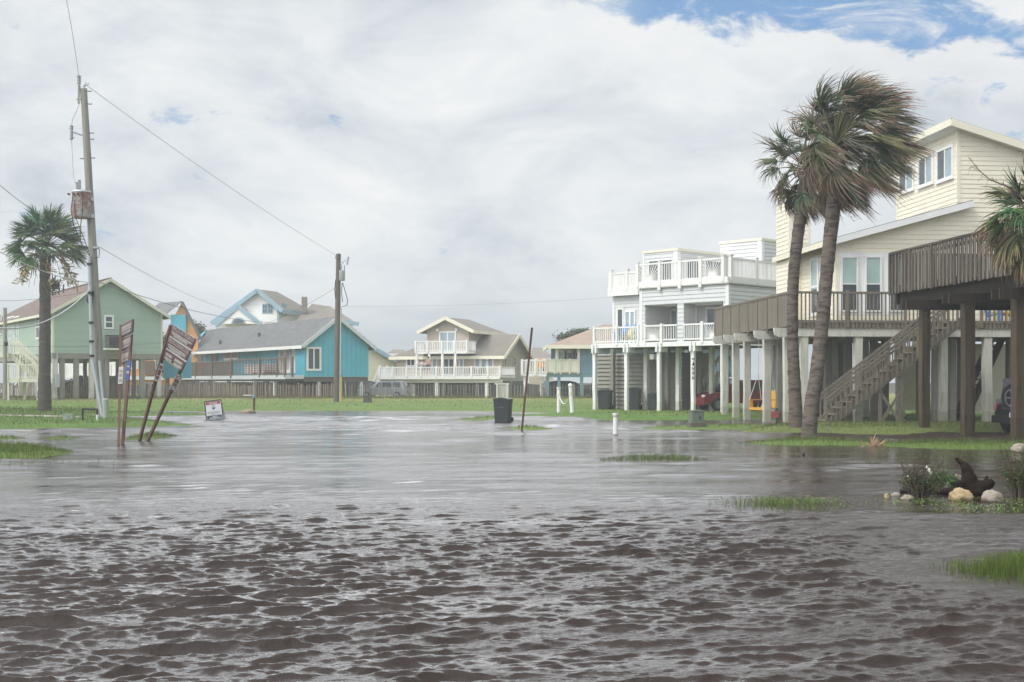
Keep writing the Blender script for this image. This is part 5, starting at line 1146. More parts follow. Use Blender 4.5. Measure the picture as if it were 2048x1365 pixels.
def pole_centre():
    d = 90.; bot, top = P(673.5, 807, d), P(677, 508, d); r = thing('utility_pole', 'dark creosoted utility pole standing upright in front of the turquoise house', 'utility pole', P(673.5, 805, d))
    n = 8; t = MB(); t.tube([bot.lerp(top, i/n) for i in range(n+1)], [.24-.075*i/n for i in range(n+1)], 14, jit=.03); t.build('pole', M['darkpole'], r)
    c = P(684, 562, d-.2); t = MB(); t.tube([c, c+Vector((0,0,.05)), c+Vector((0,0,.72))], [.2, .22, .22], 14); tr = t.build('transformer', M['metal'], r)
    for dx in (-.03, .17):
        t = MB(); k = 6; t.tube([c+Vector((dx, 0, .72+.06*i)) for i in range(k+1)], [.03 if i % 2 else .05 for i in range(k+1)], 8); t.build('bushing', M['porcelain'], tr)
    t = MB(); p = P(680, 527, d-.1); q = P(693, 521, d-.2); t.beam(p, q, .05, .05); t.beam(P(680, 533, d-.1), P(687, 525, d-.2), .04, .04); t.build('cutout_arm', M['metal'], r)
    t = MB(); k = 8; t.tube([P(697-3*i/k, 514+16*i/k, d-.2) for i in range(k+1)], [.04 if i % 2 else .07 for i in range(k+1)], 8); t.build('fuse_cutout', M['porcelain'], r)
    t = MB(); t.beam(P(673, 510, d), P(671, 518, d), .12, .12); t.build('pole_top_pin', M['metal'], r)
    t = MB(); t.tube([P(682, 615, d-.25), P(681, 700, d-.28), P(680, 806, d-.34)], .05, 8); t.build('conduit', M['pvc'], r)
    for pts in ([P(685, 566, d-.2), P(691, 585, d-.25), P(695, 600, d-.25), P(694, 611, d-.25), P(684, 614, d-.2)], [P(684, 566, d-.2), P(683, 585, d-.2), P(685, 605, d-.2)], [P(671, 560, d-.1), P(669.5, 580, d-.15), P(671, 598, d-.12)]):
        t = MB(); t.tube(pts, .03, 5); t.build('jumper', M['cable'], r)
pole_centre()
def wire(name, p, q, sag, rad, m, label, cat='overhead wire', n=18, group=None):
    t = MB(); pts = [p.lerp(q, i/n)-Vector((0,0,sag*4*(i/n)*(1-i/n))) for i in range(n+1)]
    t.tube(pts, rad*.66, 5, cap=False); o = t.build(name, M[m], None, pts[0]); tag(o, label, cat, group); return o
TOPL = P(158.5, 160, 59.9)
wire('overhead_wire', P(172, 170, 60), P(672, 511, 90), .25, .022, 'palecable', 'bare high wire running down from the leaning pole top to the dark pole top')
wire('overhead_wire', TOPL, P(120, -60, 50), -.35, .018, 'palecable', 'thin wire rising out of the frame from the very top of the leaning pole')
wire('overhead_wire', P(195, 492, 60), P(470, 624, 108), .35, .024, 'palecable', 'pale service wire from the leaning pole towards the white house roof')
wire('overhead_wire', P(190, 562, 60), P(560, 646, 112), .5, .028, 'cable', 'dark twisted cable from the leaning pole above the sage green gable to the turquoise roof')
wire('overhead_wire', P(182, 576, 59.7), P(-80, 640, 40), .9, .040, 'palecable', 'thick pale cable sagging left from the leaning pole across the palm trunk')
wire('overhead_wire', P(181, 566, 59.7), P(-60, 470, 44), .3, .026, 'palecable', 'pale wire rising left from the leaning pole through the palm crown')
wire('overhead_wire', P(148, 470, 60), P(-60, 318, 48), .25, .02, 'cable', 'thin dark wire coming in above the palm crown at the left edge')
wire('overhead_wire', P(182, 582, 60), P(-80, 596, 75), .3, .016, 'cable', 'thin dark wire just above the brown shingle roof')
wire('overhead_wire', P(695, 614, 90), P(1500, 570, 95), .4, .016, 'palecable', 'faint thin wire running right from the dark pole')
wire('overhead_wire', P(520, 652, 105), P(671, 576, 90), .2, .018, 'cable', 'thin wire dropping from the dark pole to the turquoise roof ridge')
wire('overhead_wire', P(330, 686, 92), P(-40, 690, 80), .2, .014, 'cable', 'thin dark wire crossing low over the sage green wall')
def short_pole():
    p0, p1 = P(10, 799, 86), P(10, 616, 86); t = MB(); t.tube([p0, p1], [.15, .12], 10); r = thing('wooden_post', 'slim brown wooden post at the left edge before the cream stair', 'post', p0)
    t.build('post', M['pole'], r); t = MB(); t.ball((p1.x+.15, p1.y-.2, P(10,688,86).z), (.14,.1,.2), 8, 6); t.build('wire_clamp', M['black'], r)
short_pole()
# ------------------------------------------------------------------ signs
def sign_quad(tl, tr, br, bl):
    def fn(u, v, t=0.):   # u 0..1 rightwards, v 0..1 downwards
        p = (tl*(1-u)+tr*u)*(1-v)+(bl*(1-u)+br*u)*v; n = (tr-tl).cross(bl-tl).normalized()
        if n.y > 0: n = -n
        return p+n*t
    return fn
def road_sign(tl, tr, br, bl, posts, label, lines, tabs, group):
    fn = sign_quad(tl, tr, br, bl); r = thing('road_sign', label, 'road sign', posts[0][1], group)
    for p, q in posts:
        t = MB(); t.beam(q+(q-p).normalized()*.25, p, .074, .074); t.build('post', M['signpost'], r)
    bands = ((.0, .31), (.36, .66), (.71, 1.))
    t = MB()
    q = [fn(u, v, -.03) for u, v in ((0,0),(1,0),(1,1),(0,1))]; t.slab(q, .015, dirv=(fn(0,0,0)-fn(0,0,1)).normalized()); t.build('backing', M['signalu'], r)
    W = (tr-tl).length; Hh = (bl-tl).length
    for k, (a, b) in enumerate(bands):
        t = MB(); q = [fn(u, v, .012) for u, v in ((.0,a),(1.,a),(1.,b),(.0,b))]; t.slab(q, .03, dirv=(fn(0,0,0)-fn(0,0,1)).normalized(), mi=0)
        for (kind, x, y, w, h, s) in lines[k]:
            if kind == 'bar':
                v0 = a+(b-a)*y; v1 = v0+h/Hh; u = x-w/2
                while u < x+w/2:      # unreadable small lettering: short strokes
                    l = min(rnd.uniform(.02, .06), x+w/2-u); t.add([fn(u, v0, .016), fn(u+l, v0, .016), fn(u+l, v1, .016), fn(u, v1, .016)], [(3,2,1,0)], 1., 1); u += l+.012
            else: put_text(t, s, h*1.3, lambda X, Y, x=x, y=y, a=a, b=b: fn(x+X/W, a+(b-a)*y-Y/Hh, .016), 1, width=w*W)
        t.build('board', [M['signbrown'], M['signletter']], r)
    for (pt, qt, w, mt, marks) in tabs:
        d = (qt-pt).normalized(); s = d.cross(Vector((0,-1,0))).normalized()*w/2; f = Vector((0,-.055,0)); t = MB()
        t.slab([pt-s+f, pt+s+f, qt+s+f, qt-s+f], .012, dirv=(0,1,0), mi=0)
        L = (qt-pt).length
        for (o, l, mi, ring) in marks:
            c = pt+d*L*o+Vector((0,-.062,0))
            if ring:
                k = 16
                for i in range(k):
                    a0, a1 = 2*math.pi*i/k, 2*math.pi*(i+1)/k; R0, R1 = w*.42, w*.32; g = lambda a, rr: c+d*math.sin(a)*rr+s.normalized()*math.cos(a)*rr
                    t.add([g(a0,R0), g(a1,R0), g(a1,R1), g(a0,R1)], [(0,1,2,3)], 1., mi)
                a0 = c+(d+s.normalized())*w*.24; a1 = c-(d+s.normalized())*w*.24; e = (d-s.normalized())*w*.04; t.add([a0-e, a0+e, a1+e, a1-e], [(0,1,2,3)], 1., mi)
            else: t.add([c-s*.7-d*l, c+s*.7-d*l, c+s*.7+d*l, c-s*.7+d*l], [(0,1,2,3)], 1., mi)
        t.build('small_plate', [M[m] for m in mt], r)
dA = 36.7
B3 = [[('text', .5, .40, .93, .135, 'VEHICLES ON THE BEACH'), ('bar', .5, .52, .86, .045, ''), ('bar', .46, .68, .7, .04, ''), ('bar', .5, .83, .6, .03, '')],
      [('text', .5, .42, .93, .135, 'PARKING & DRIVING ZONE'), ('bar', .5, .55, .84, .04, ''), ('bar', .5, .72, .78, .04, ''), ('bar', .45, .87, .5, .03, '')],
      [('bar', .25, .22, .3, .08, ''), ('bar', .72, .22, .36, .08, ''), ('bar', .25, .60, .34, .07, ''), ('bar', .74, .60, .38, .07, ''), ('bar', .5, .86, .7, .03, '')]]
A3 = [[('bar', .5, .18, .8, .09, ''), ('bar', .5, .48, .8, .05, ''), ('bar', .5, .72, .7, .05, '')]]*3
road_sign(P(344.6, 648.7, dA), P(391.7, 678.4, dA-.35), P(363, 744, dA-.35), P(325, 718, dA), [(P(341.5, 651, dA+.06), P(282, 870, dA+.9)), (P(388, 684, dA-.28), P(301, 870, dA+.6))],
          'brown road sign reading vehicles on the beach, leaning far to the right on two posts', B3,
          [(P(325.5, 728, dA+.05), P(313.5, 763, dA+.1),   .12, ('signfade', 'signpost'), [(.2, .05, 1, False), (.5, .08, 1, False), (.8, .05, 1, False)]),
           (P(360.5, 750, dA-.15), P(345.5, 781, dA), .20, ('signfade', 'signpost', 'greyfence'), [(.12, .06, 2, True), (.42, .06, 1, False), (.65, .05, 2, False), (.85, .06, 2, True)])], 'leaning brown road signs')
road_sign(P(242, 652, dA+.7), P(266.6, 638.5, dA-.5), P(260.5, 722, dA-.5), P(240, 730, dA+.7), [(P(241.5, 651, dA+.75), P(237.5, 893, 35.2)), (P(262, 690, dA-.42), P(245, 889, 35.6))],
          'brown road sign seen almost edge on, on two nearly upright posts', A3,
          [(P(243.5, 734, 36.4), P(241.5, 768, 36.2), .13, ('signfade', 'binmark'), [(.25, .04, 1, False), (.5, .05, 1, False), (.8, .05, 1, False)]),
           (P(259, 722, 36.0), P(255.5, 760, 35.9), .10, ('signblue', 'signfade'), [(.3, .02, 1, False), (.6, .03, 1, False)])], 'leaning brown road signs')
def sale_sign():
    d = 58.2; r = thing('for_sale_sign', 'small white for sale sign with a red band, standing in the flood water', 'sign', P(428, 841, d))
    tl, tr, br, bl = P(409.3, 804, d), P(441.8, 799.5, d), P(446.5, 838, d), P(413, 842, d); fn = sign_quad(tl, tr, br, bl); W = (tr-tl).length; Hh = (bl-tl).length
    def q(t, u0, v0, u1, v1, off, mi): t.add([fn(u0,v0,off), fn(u1,v0,off), fn(u1,v1,off), fn(u0,v1,off)], [(3,2,1,0)], 1., mi)
    t = MB(); t.slab([fn(.03,.02), fn(.97,.02), fn(.97,.97), fn(.03,.97)], .03, dirv=(0,1,0), mi=0)
    q(t, .06, .05, .94, .20, .004, 1); q(t, .06, .76, .94, .955, .004, 2)
    put_text(t, 'FOR SALE', .1, lambda X, Y: fn(.5+X/W, .165-Y/Hh, .008), 0, width=.5*W, bold=True)
    # balloon emblem: red cap, white band, blue tapering body
    cx, cy, R_ = .5, .34, .115
    k = 12; cap = [fn(cx+R_*math.cos(math.pi*i/k), cy-R_*.85*math.sin(math.pi*i/k), .006) for i in range(k+1)]; inn = [fn(cx+R_*.86*math.cos(math.pi*i/k), cy-R_*.5*math.sin(math.pi*i/k), .006) for i in range(k+1)]
    for i in range(k): t.add([cap[i], cap[i+1], inn[i+1], inn[i]], [(0,1,2,3)], 1., 1)
    t.add([fn(cx-R_, cy+.01, .006), fn(cx+R_, cy+.01, .006), fn(cx+R_*.9, cy+.05, .006), fn(cx+.02, cy+.13, .006), fn(cx-.02, cy+.13, .006), fn(cx-R_*.9, cy+.05, .006)], [(0,1,2,3,4,5)], 1., 3)
    def strokes(x, y, w, h, mi):
        u = x-w/2
        while u < x+w/2: l = min(rnd.uniform(.03,.08), x+w/2-u); q(t, u, y, u+l, y+h, .006, mi); u += l+.012
    strokes(.5, .57, .8, .028, 4); strokes(.5, .635, .7, .028, 4); strokes(.5, .70, .4, .02, 4); strokes(.52, .80, .28, .04, 0); strokes(.52, .87, .6, .03, 0); strokes(.55, .915, .7, .018, 0)
    t.build('panel', [M['signwhite'], M['signred'], M['signnavy'], M['signblue'], M['binmark']], r)
    t = MB(); t.beam(fn(0,0), fn(1,0), .035, .035); t.beam(fn(0,1), fn(1,1), .035, .035); t.beam(fn(0,0), fn(0,1), .035, .035); t.beam(fn(1,0), fn(1,1), .035, .035); t.build('frame', M['black'], r)
    for u, dx in ((0, -.06), (1, .03)): t = MB(); p = fn(u, 1); t.beam(p, Vector((p.x+dx, p.y, -.12)), .035, .035); t.build('leg', M['metal'], r); t = MB(); p = fn(u, .1); t.beam(p, Vector((p.x+.1, p.y+.5, -.1)), .03, .03); t.build('leg', M['metal'], r)
sale_sign()
# ------------------------------------------------------------------ bins, boxes, bollards, small street furniture
def wheelie_bin(label, p, ang, w=.66, dp=.78, h=1.12, group=None, marks=True, mt='binplastic'):
    fr = Frame(1024, 1, 0); fr.o = Vector(p); c, s = math.cos(ang), math.sin(ang); fr.u = Vector((c, s, 0)); fr.v = Vector((-s, c, 0)); r = thing('wheeled_bin', label, 'bin', p, group); q = fr.pt
    mb = MB(); a, b = w*.43, dp*.39; A_, B_ = w*.5, dp*.46; hb = h-.1
    mb.hexa([q(-a,-b,0), q(a,-b,0), q(a,b,0), q(-a,b,0), q(-A_,-B_,hb), q(A_,-B_,hb), q(A_,B_,hb), q(-A_,B_,hb)])
    mb.hexa([q(-A_*1.04,-B_*1.04,hb-.05), q(A_*1.04,-B_*1.04,hb-.05), q(A_*1.04,B_*1.04,hb-.05), q(-A_*1.04,B_*1.04,hb-.05), q(-A_*1.04,-B_*1.04,hb+.002), q(A_*1.04,-B_*1.04,hb+.002), q(A_*1.04,B_*1.04,hb+.002), q(-A_*1.04,B_*1.04,hb+.002)])
    for x in (-.5, 0, .5): mb.hexa([q(x*w*.5-.025,-b-.02-(B_-b)*.75,hb*.78), q(x*w*.5+.025,-b-.02-(B_-b)*.75,hb*.78), q(x*w*.5+.025,-b-(B_-b)*.7,hb*.78), q(x*w*.5-.025,-b-(B_-b)*.7,hb*.78), q(x*w*.5-.025,-B_-.03,hb-.06), q(x*w*.5+.025,-B_-.03,hb-.06), q(x*w*.5+.025,-B_,hb-.06), q(x*w*.5-.025,-B_,hb-.06)])
    mb.build('body', M[mt], r)
    if marks:
        t = MB(); z = hb*.66; yy = -b-(B_-b)*.66-.012
        put_text(t, 'a  1234' if False else 'o  ooo', .09, lambda X, Y: q(X, yy-Y*.09, z+Y), 0, width=.24, bold=True)
        t.build('marking', M['binmark'], r)
    mb = MB(); n = 6
    for i in range(n):
        x0, x1 = -A_*1.06+2.12*A_*i/n, -A_*1.06+2.12*A_*(i+1)/n; z0, z1 = hb+.004+.07*math.sin(math.pi*i/n), hb+.004+.07*math.sin(math.pi*(i+1)/n)
        mb.hexa([q(x0,-B_*1.08,hb+.003), q(x1,-B_*1.08,hb+.003), q(x1,B_*1.06,hb+.003), q(x0,B_*1.06,hb+.003), q(x0,-B_*1.08,z0+.03), q(x1,-B_*1.08,z1+.03), q(x1,B_*1.06,z1+.03), q(x0,B_*1.06,z0+.03)])
    mb.build('lid', M[mt], r)
    mb = MB(); mb.tube([q(-A_*.8,B_+.02,hb-.02), q(-A_*.8,B_+.12,hb+.03), q(A_*.8,B_+.12,hb+.03), q(A_*.8,B_+.02,hb-.02)], .018, 6); mb.build('handle', M[mt], r)
    for sx in (-1, 1):
        mb = MB(); cx = sx*(a+.03); mb.tube([q(cx-.03,b+.05,.13), q(cx+.03,b+.05,.13)], .13, 14); mb.build('wheel', M['tyre'], r)
    return r
wheelie_bin('dark green wheeled rubbish bin standing in the flood water beside the leaning rusty pole', Vector((G(1006, 843).x, 56, -.08)), R(-16))
gb = GF.front(1.3)
for (x, h, lab) in ((1210, 1.15, 'black wheeled bin nearest the first white piling under the pale grey house'), (1268, 1.28, 'tall black wheeled bin between the second and third white pilings'), (1308, .98, 'low black wheeled bin partly behind the third white piling')):
    s = gb.s(x); p = gb.pt(s, 0, 0); p.z = max(gz(p.x, p.y), .05); wheelie_bin(lab, p, R(-20), h=h, w=.72 if x != 1308 else .6, group='bins under the pale grey house', marks=False)
def cabinet(name, label, px, py, d, w, h, dp, m, base=False, taper=.94, cat='utility box', dome=0.):
    p = P(px, py, d); fr = Frame(1024, 1, 8); fr.o = p; r = thing(name, label, cat, p); q = fr.pt; mb = MB(); a, b = w/2, dp/2; z0 = .1 if base else -.1
    mb.hexa([q(-a,-b,z0), q(a,-b,z0), q(a,b,z0), q(-a,b,z0), q(-a*taper,-b*taper,h*.93), q(a*taper,-b*taper,h*.93), q(a*taper,b*taper,h*.93), q(-a*taper,b*taper,h*.93)]); mb.build('cabinet', M[m], r)
    mb = MB(); fbox(mb, fr, -a*taper-.02, a*taper+.02, -b*taper-.02, b*taper+.02, h*.93+.003, h); mb.build('lid', M[m], r)
    if base: mb = MB(); fbox(mb, fr, -a*1.28, a*1.28, -b*1.28, b*1.28, -.15, .098); mb.build('base', M['greyfence'], r)
    mb = MB(); mb.box(p.x+a*.3, p.x+a*.5, p.y-b-.03, p.y-b+.02, p.z+h*.45, p.z+h*.6); mb.build('latch', M['black'], r)
    return r
cabinet('utility_box', 'dark green electrical cabinet on a flat base beside the shallow water before the cream house', 1393, 851, 47.5, .46, .56, .5, 'utilgreen', True)
cabinet('utility_box', 'low dark utility box on the far lawn right of the dark pole', 735, 806.5, 88, .58, .5, .5, 'greyfence', taper=.97)
cabinet('utility_box', 'low pale green junction box on the left verge by the footpath', 136.5, 840.5, 54, .37, .25, .35, 'palegreen', taper=1.)
def pedestal():
    p = P(211.5, 836, 57); r = thing('utility_pedestal', 'pale green cylindrical pedestal standing behind the foot of the leaning pole', 'utility pedestal', p); t = MB(); t.tube([p-Vector((0,0,.1)), p+Vector((0,0,.78))], .13, 14); t.build('barrel', M['palegreen'], r); t = MB(); t.tube([p+Vector((0,0,.783)), p+Vector((0,0,.83)), p+Vector((0,0,.86))], [.14,.14,.09], 14); t.build('cap', M['palegreen'], r)
pedestal()
def pipe_rail():
    d = 53.5; a, b = P(165.5, 846, d), P(194.5, 848, d); r = thing('pipe_barrier', 'low black pipe barrier on the left verge, its right leg half white', 'barrier', a)
    for p, y in ((a, 818), (b, 819)):
        t = MB(); x = (165.5 if p is a else 194.5); t.tube([p-Vector((0,0,.15)), P(x, y, d)], .045, 8); t.build('leg', M['black'], r)
    t = MB(); t.tube([P(164.5, 818, d), P(195.5, 819, d)], .04, 8); t.build('crossbar', M['black'], r)
    t = MB(); t.tube([P(194.5, 842, d), P(194.5, 830, d)], .05, 8); t.build('white_band', M['signwhite'], r)
pipe_rail()
def bollard(label, px, py, d, ytop, w, lean=0., cap='flat'):
    p = P(px, py, d); q = P(px+lean, ytop, d); r = thing('bollard', label, 'bollard', p, 'white bollards'); L = (q-p).length; up = (q-p).normalized()
    t = MB(); t.tube([p-up*.3, p+up*(L-.1)], w/2, 14); t.build('post', M['rustwhite'], r)
    t = MB()
    if cap == 'flat': t.tube([p+up*(L-.12), p+up*(L-.1), p+up*L], [w*.5, w*.62, w*.62], 14)
    else: t.tube([p+up*(L-.12), p+up*(L-.1), p+up*(L-.02), p+up*(L+.05)], [w*.5, w*.62, w*.55, w*.2], 14)
    t.build('cap', M['rustwhite'], r); return p+up*(L*.72)
bollard('short white pipe bollard standing alone in open flood water', 1231, 873, 41.9, 827, .16, 0.)
k1 = bollard('upright white bollard with the rope, nearer the leaning rusty pole', 1117.5, 825, 69, 775, .20)
k2 = bollard('slightly leaning round topped white bollard with the rope, beside the pale grey house', 1144.5, 828, 66.5, 769, .20, -4, 'round')
t = MB(); t.tube([k1.lerp(k2, i/14)-Vector((0,0,.62*4*(i/14)*(1-i/14)*.9)) for i in range(15)], .028, 6)
for kk in (k1, k2):
    for i in range(3): t.tube([kk+Vector((0,0,-.06*i-.02)), kk+Vector((0,0,-.06*i+.02))], .118, 10)
tag(t.build('rope', M['rope'], None, k1), 'white rope slung between the two white bollards', 'rope')
def rusty_pole():
    p, q = P(1043.5, 862, 45.5), P(1064, 656, 45.0); r = thing('steel_post', 'thin rusty steel post leaning right in the flood water beside the bin', 'post', p)
    t = MB(); d = (q-p).normalized(); t.beam(p-d*.3, q, .075, .055); t.build('post', M['rustpole'], r); t = MB(); t.beam(p.lerp(q, .86)+Vector((.02,-.03,0)), q+d*.01+Vector((.02,-.03,0)), .04, .03); t.build('splice', M['rustpole'], r)
rusty_pole()
def marker():
    p = P(682, 801, 89); t = MB(); t.box(p.x-.07, p.x+.07, p.y-.03, p.y+.03, p.z-.1, p.z+1.75); r = thing('marker_post', 'thin yellow marker post on the lawn beside the dark pole', 'marker post', p); t.build('post', mat('faded_yellow_paint', (.42,.31,.07), .6), r)
    t = MB(); t.box(p.x-.075, p.x+.075, p.y-.035, p.y+.035, p.z+1.6, p.z+1.76); t.build('cap', M['greypost'], r)
marker()
def standpipe():
    d = 74; p = P(508, 818, d); r = thing('standpipe', 'rusty standpipe with a green head and pale side pipe on the far lawn', 'standpipe', p); q = P(508, 797, d)
    t = MB(); t.tube([p-Vector((0,0,.1)), q], .065, 10); t.build('pipe', M['rustpole'], r)
    t = MB(); t.tube([q, q+Vector((0,0,.1)), q+Vector((0,0,.2))], [.11,.12,.06], 10); t.box(q.x-.16, q.x+.16, q.y-.05, q.y+.05, q.z+.12, q.z+.18); t.build('valve_head', M['bluepost'], r)
    t = MB(); t.tube([q+Vector((-.08,0,.15)), q+Vector((-.62,0,.16))], .045, 8); t.build('side_pipe', M['palecable'], r)
standpipe()
def blob(d, s=3., a=.28, seed=0.):
    return 1+a*mnoise.noise(Vector((d.x*s+seed, d.y*s, d.z*s)))+a*.5*mnoise.noise(Vector((d.x*s*2.6, d.y*s*2.6+seed, d.z*s*2.6)))
def rock(label, px, py, d, rx, ry, rz, m, seed, name='boulder'):
    p = P(px, py, d); t = MB(); t.ball((p.x, p.y, p.z+rz*.6), (rx, ry, rz), 30, 20, fn=lambda v: blob(v, 1.4, .26, seed)*(1+.08*mnoise.noise(Vector((v.x*7+seed, v.y*7, v.z*7))))); tag(t.build(name, M[m], None, p), label, 'boulder' if name == 'boulder' else 'log', 'boulders round the driftwood' if name == 'boulder' and d < 30 else None)
rock('big smooth tan boulder in front of the dark driftwood stump', 1921, 1003, 18.8, .165, .13, .12, 'rock_tan', 1.3)
rock('cracked pale grey boulder right of the smooth tan one', 1984, 1006, 18.6, .155, .12, .11, 'rock_grey', 4.1)
rock('small pale stone at the foot of the left bush', 1814, 1001, 18.9, .085, .07, .05, 'rock_grey', 7.7)
rock('little yellowish stone among floating weeds left of the bushes', 1773, 998, 19.2, .04, .04, .05, 'rock_tan', 2.9)
rock('flat pale stone left of the yellowish stone group behind the weeds', 1792, 994, 19.6, .07, .06, .04, 'rock_grey', 3.3)
rock('rounded pinkish grey stone behind the left bush', 1817, 972, 21.0, .10, .09, .11, 'rock_grey', 5.2)
rock('rough pale rock between the left bush and the driftwood', 1897, 976, 21.0, .10, .09, .07, 'rock_grey', 6.8)
rock('pale rock standing tall just left of the driftwood stump', 1915, 968, 21.6, .07, .07, .10, 'rock_grey', 9.1)
rock('speckled round rock at the right edge on the grass strip', 2040, 905, 31.5, .22, .2, .13, 'rock_grey', 8.4)
rock('brown waterlogged log end lying in the far flood water', 495, 829, 70., .42, .3, .16, 'picket', 3.6, 'log')
def driftwood():
    r = thing('driftwood_stump', 'dark uprooted driftwood stump with a curved horn of root rising to the left', 'driftwood', P(1950, 1000, 19.2)); d = 19.2
    def branch(ps, rs, name, m='drift', sub=5):
        pts = [P(x, y, d+dd) for x, y, dd in ps]; out = []; ro = []; n = len(pts)
        for i in range((n-1)*sub+1):
            f = i/sub; k = min(int(f), n-2); u = f-k; a, b = pts[max(k-1,0)], pts[k]; c, e = pts[k+1], pts[min(k+2,n-1)]
            out.append(.5*((2*b)+(c-a)*u+(2*a-5*b+4*c-e)*u*u+(3*b-a-3*c+e)*u**3)); ro.append((rs[k]*(1-u)+rs[k+1]*u)*rnd.uniform(.86, 1.12))
        t = MB(); t.tube(out, ro, 11, jit=.16); return t.build(name, M[m], r)
    branch([(1948, 1004, 0), (1946, 985, 0), (1940, 965, .0), (1935, 945, .02), (1926, 929, .04), (1912, 917, .06)], [.17, .16, .125, .085, .055, .022], 'root_horn')
    branch([(1948, 1002, 0), (1955, 982, -.05), (1966, 974, -.08), (1979, 968, -.1), (1986, 963, -.1)], [.17, .14, .10, .075, .045], 'root_arm')
    branch([(1960, 978, .1), (1968, 966, .12), (1975, 953, .15)], [.05, .038, .018], 'root_stub')
    branch([(1950, 990, .1), (1932, 978, .1), (1921, 970, .1), (1918, 963, .08)], [.12, .085, .07, .05], 'root_knot')
    branch([(1930, 984, .3), (1900, 983, .5), (1865, 985, .7), (1800, 985, .9)], [.08, .06, .055, .04], 'fallen_limb')
    t = MB(); c = P(1949, 992, d); t.ball(c, (.17, .16, .2), 16, 12, fn=lambda v: blob(v, 2.2, .35, 2.)); t.build('root_mass', M['drift'], r)
driftwood()
t = MB(); t.beam(P(1872, 957, 21.5), P(1851, 933, 21.8), .045, .03); tag(t.build('wooden_stake', M['limepost'], None, P(1872, 957, 21.5)), 'white wooden stake leaning left behind the left bush', 'stake')
def bush(name, label, px, py, d, w, h, n_twig, n_leaf, cols, seed, dead=.3):
    p = P(px, py, d); rr = random.Random(seed); r = thing(name, label, 'bush', p)
    t = MB(); tips = []
    for i in range(n_twig):
        a = rr.uniform(0, 6.28); e = rr.random()**.6; top = p+Vector((math.cos(a)*w*e, math.sin(a)*w*.7*e, h*rr.uniform(.45, 1.35))); mid = p.lerp(top, .5)+Vector((rr.gauss(0,.03), rr.gauss(0,.03), rr.gauss(0,.03)))
        t.tube([p+Vector((math.cos(a)*w*.2, math.sin(a)*w*.2, -.05)), mid, top], [.013, .009, .004], 4, cap=False); tips.append((mid, top))
        for k in range(5):
            q = mid.lerp(top, rr.random()); e2 = q+Vector((rr.gauss(0,.05), rr.gauss(0,.05), rr.uniform(0,.1))); t.tube([q, e2], [.004, .002], 3, cap=False); tips.append((q, e2))
    t.build('twigs', M['twig'], r)
    V, Fc, Cc = [], [], []
    for i in range(n_leaf):
        m, q = rr.choice(tips); c = m.lerp(q, rr.random())+Vector((rr.gauss(0,.03), rr.gauss(0,.03), rr.gauss(-.03,.035)))
        if c.z > p.z+h*.72 and rr.random() < .75: continue
        dv = Vector((rr.gauss(0,1), rr.gauss(0,1), rr.uniform(-.2,1.2))).normalized()*rr.uniform(.018, .034); s = dv.cross(Vector((rr.gauss(0,1), rr.gauss(0,1), rr.gauss(0,1)))).normalized()*.008
        j = len(V); V += [c-dv*.4-s*.5, c+s, c+dv, c-s]; Fc.append((j,j+1,j+2,j+3)); k = rr.uniform(.6,1.4); co = rr.choice(cols[1:]) if rr.random() < dead else cols[0]; Cc.append([v*k for v in co])
    mesh_np('foliage', [tuple(v) for v in V], Fc, np.array(Cc), M['foliage'], r)
GC = [(.05,.10,.03), (.12,.055,.035), (.09,.08,.04)]
bush('shrub', 'scrubby low bush with reddish dead twigs left of the driftwood', 1838, 1000, 19.0, .34, .46, 34, 3600, GC, 3, .4)
bush('shrub', 'small bright green bush between the scrubby bush and the driftwood', 1882, 978, 20.5, .2, .27, 20, 2200, [(.06,.15,.035), (.08,.16,.04)], 5, .2)
bush('shrub', 'tiny round green bush close to the left side of the driftwood stump', 1906, 974, 20.8, .12, .17, 12, 900, [(.055,.14,.035), (.08,.16,.04)], 6, .2)
bush('shrub', 'large dense bush with bare twigs at the right edge beside the driftwood', 2038, 1004, 18.6, .38, .62, 40, 5200, [(.06,.14,.03), (.13,.06,.04), (.06,.06,.03)], 8, .45)
# ------------------------------------------------------------------ palms
def blade_strip(V, Fc, Cc, p, d0, L, w, wind, k, droop, c0, c1, segs=4, tipbrown=.55, rr=rnd):
    """tapered ribbon bending towards the wind"""
    d = d0.normalized(); q = Vector(p); side = d.cross(Vector((rr.gauss(0,.6), -1, rr.gauss(0,.6)))).normalized(); j = len(V)
    for i in range(segs+1):
        f = i/segs; ww = w*(.55+.9*f if f < .35 else 1.0-.86*(f-.35)/.65)*.5
        V.append(q-side*ww); V.append(q+side*ww)
        if i < segs:
            d = (d+wind*k*(f+.35)+Vector((rr.gauss(0,.05), rr.gauss(0,.05), -droop*(f+.2)+rr.gauss(0,.05)))).normalized(); q = q+d*(L/segs)
            t = max(0., (f+.5/segs-(1-tipbrown))/max(tipbrown, .01)); t = min(1., t*1.2); n = rr.uniform(.8, 1.25)
            Fc.append((j+2*i, j+2*i+1, j+2*i+3, j+2*i+2)); Cc.append([(a*(1-t)+b*t)*n for a, b in zip(c0, c1)])
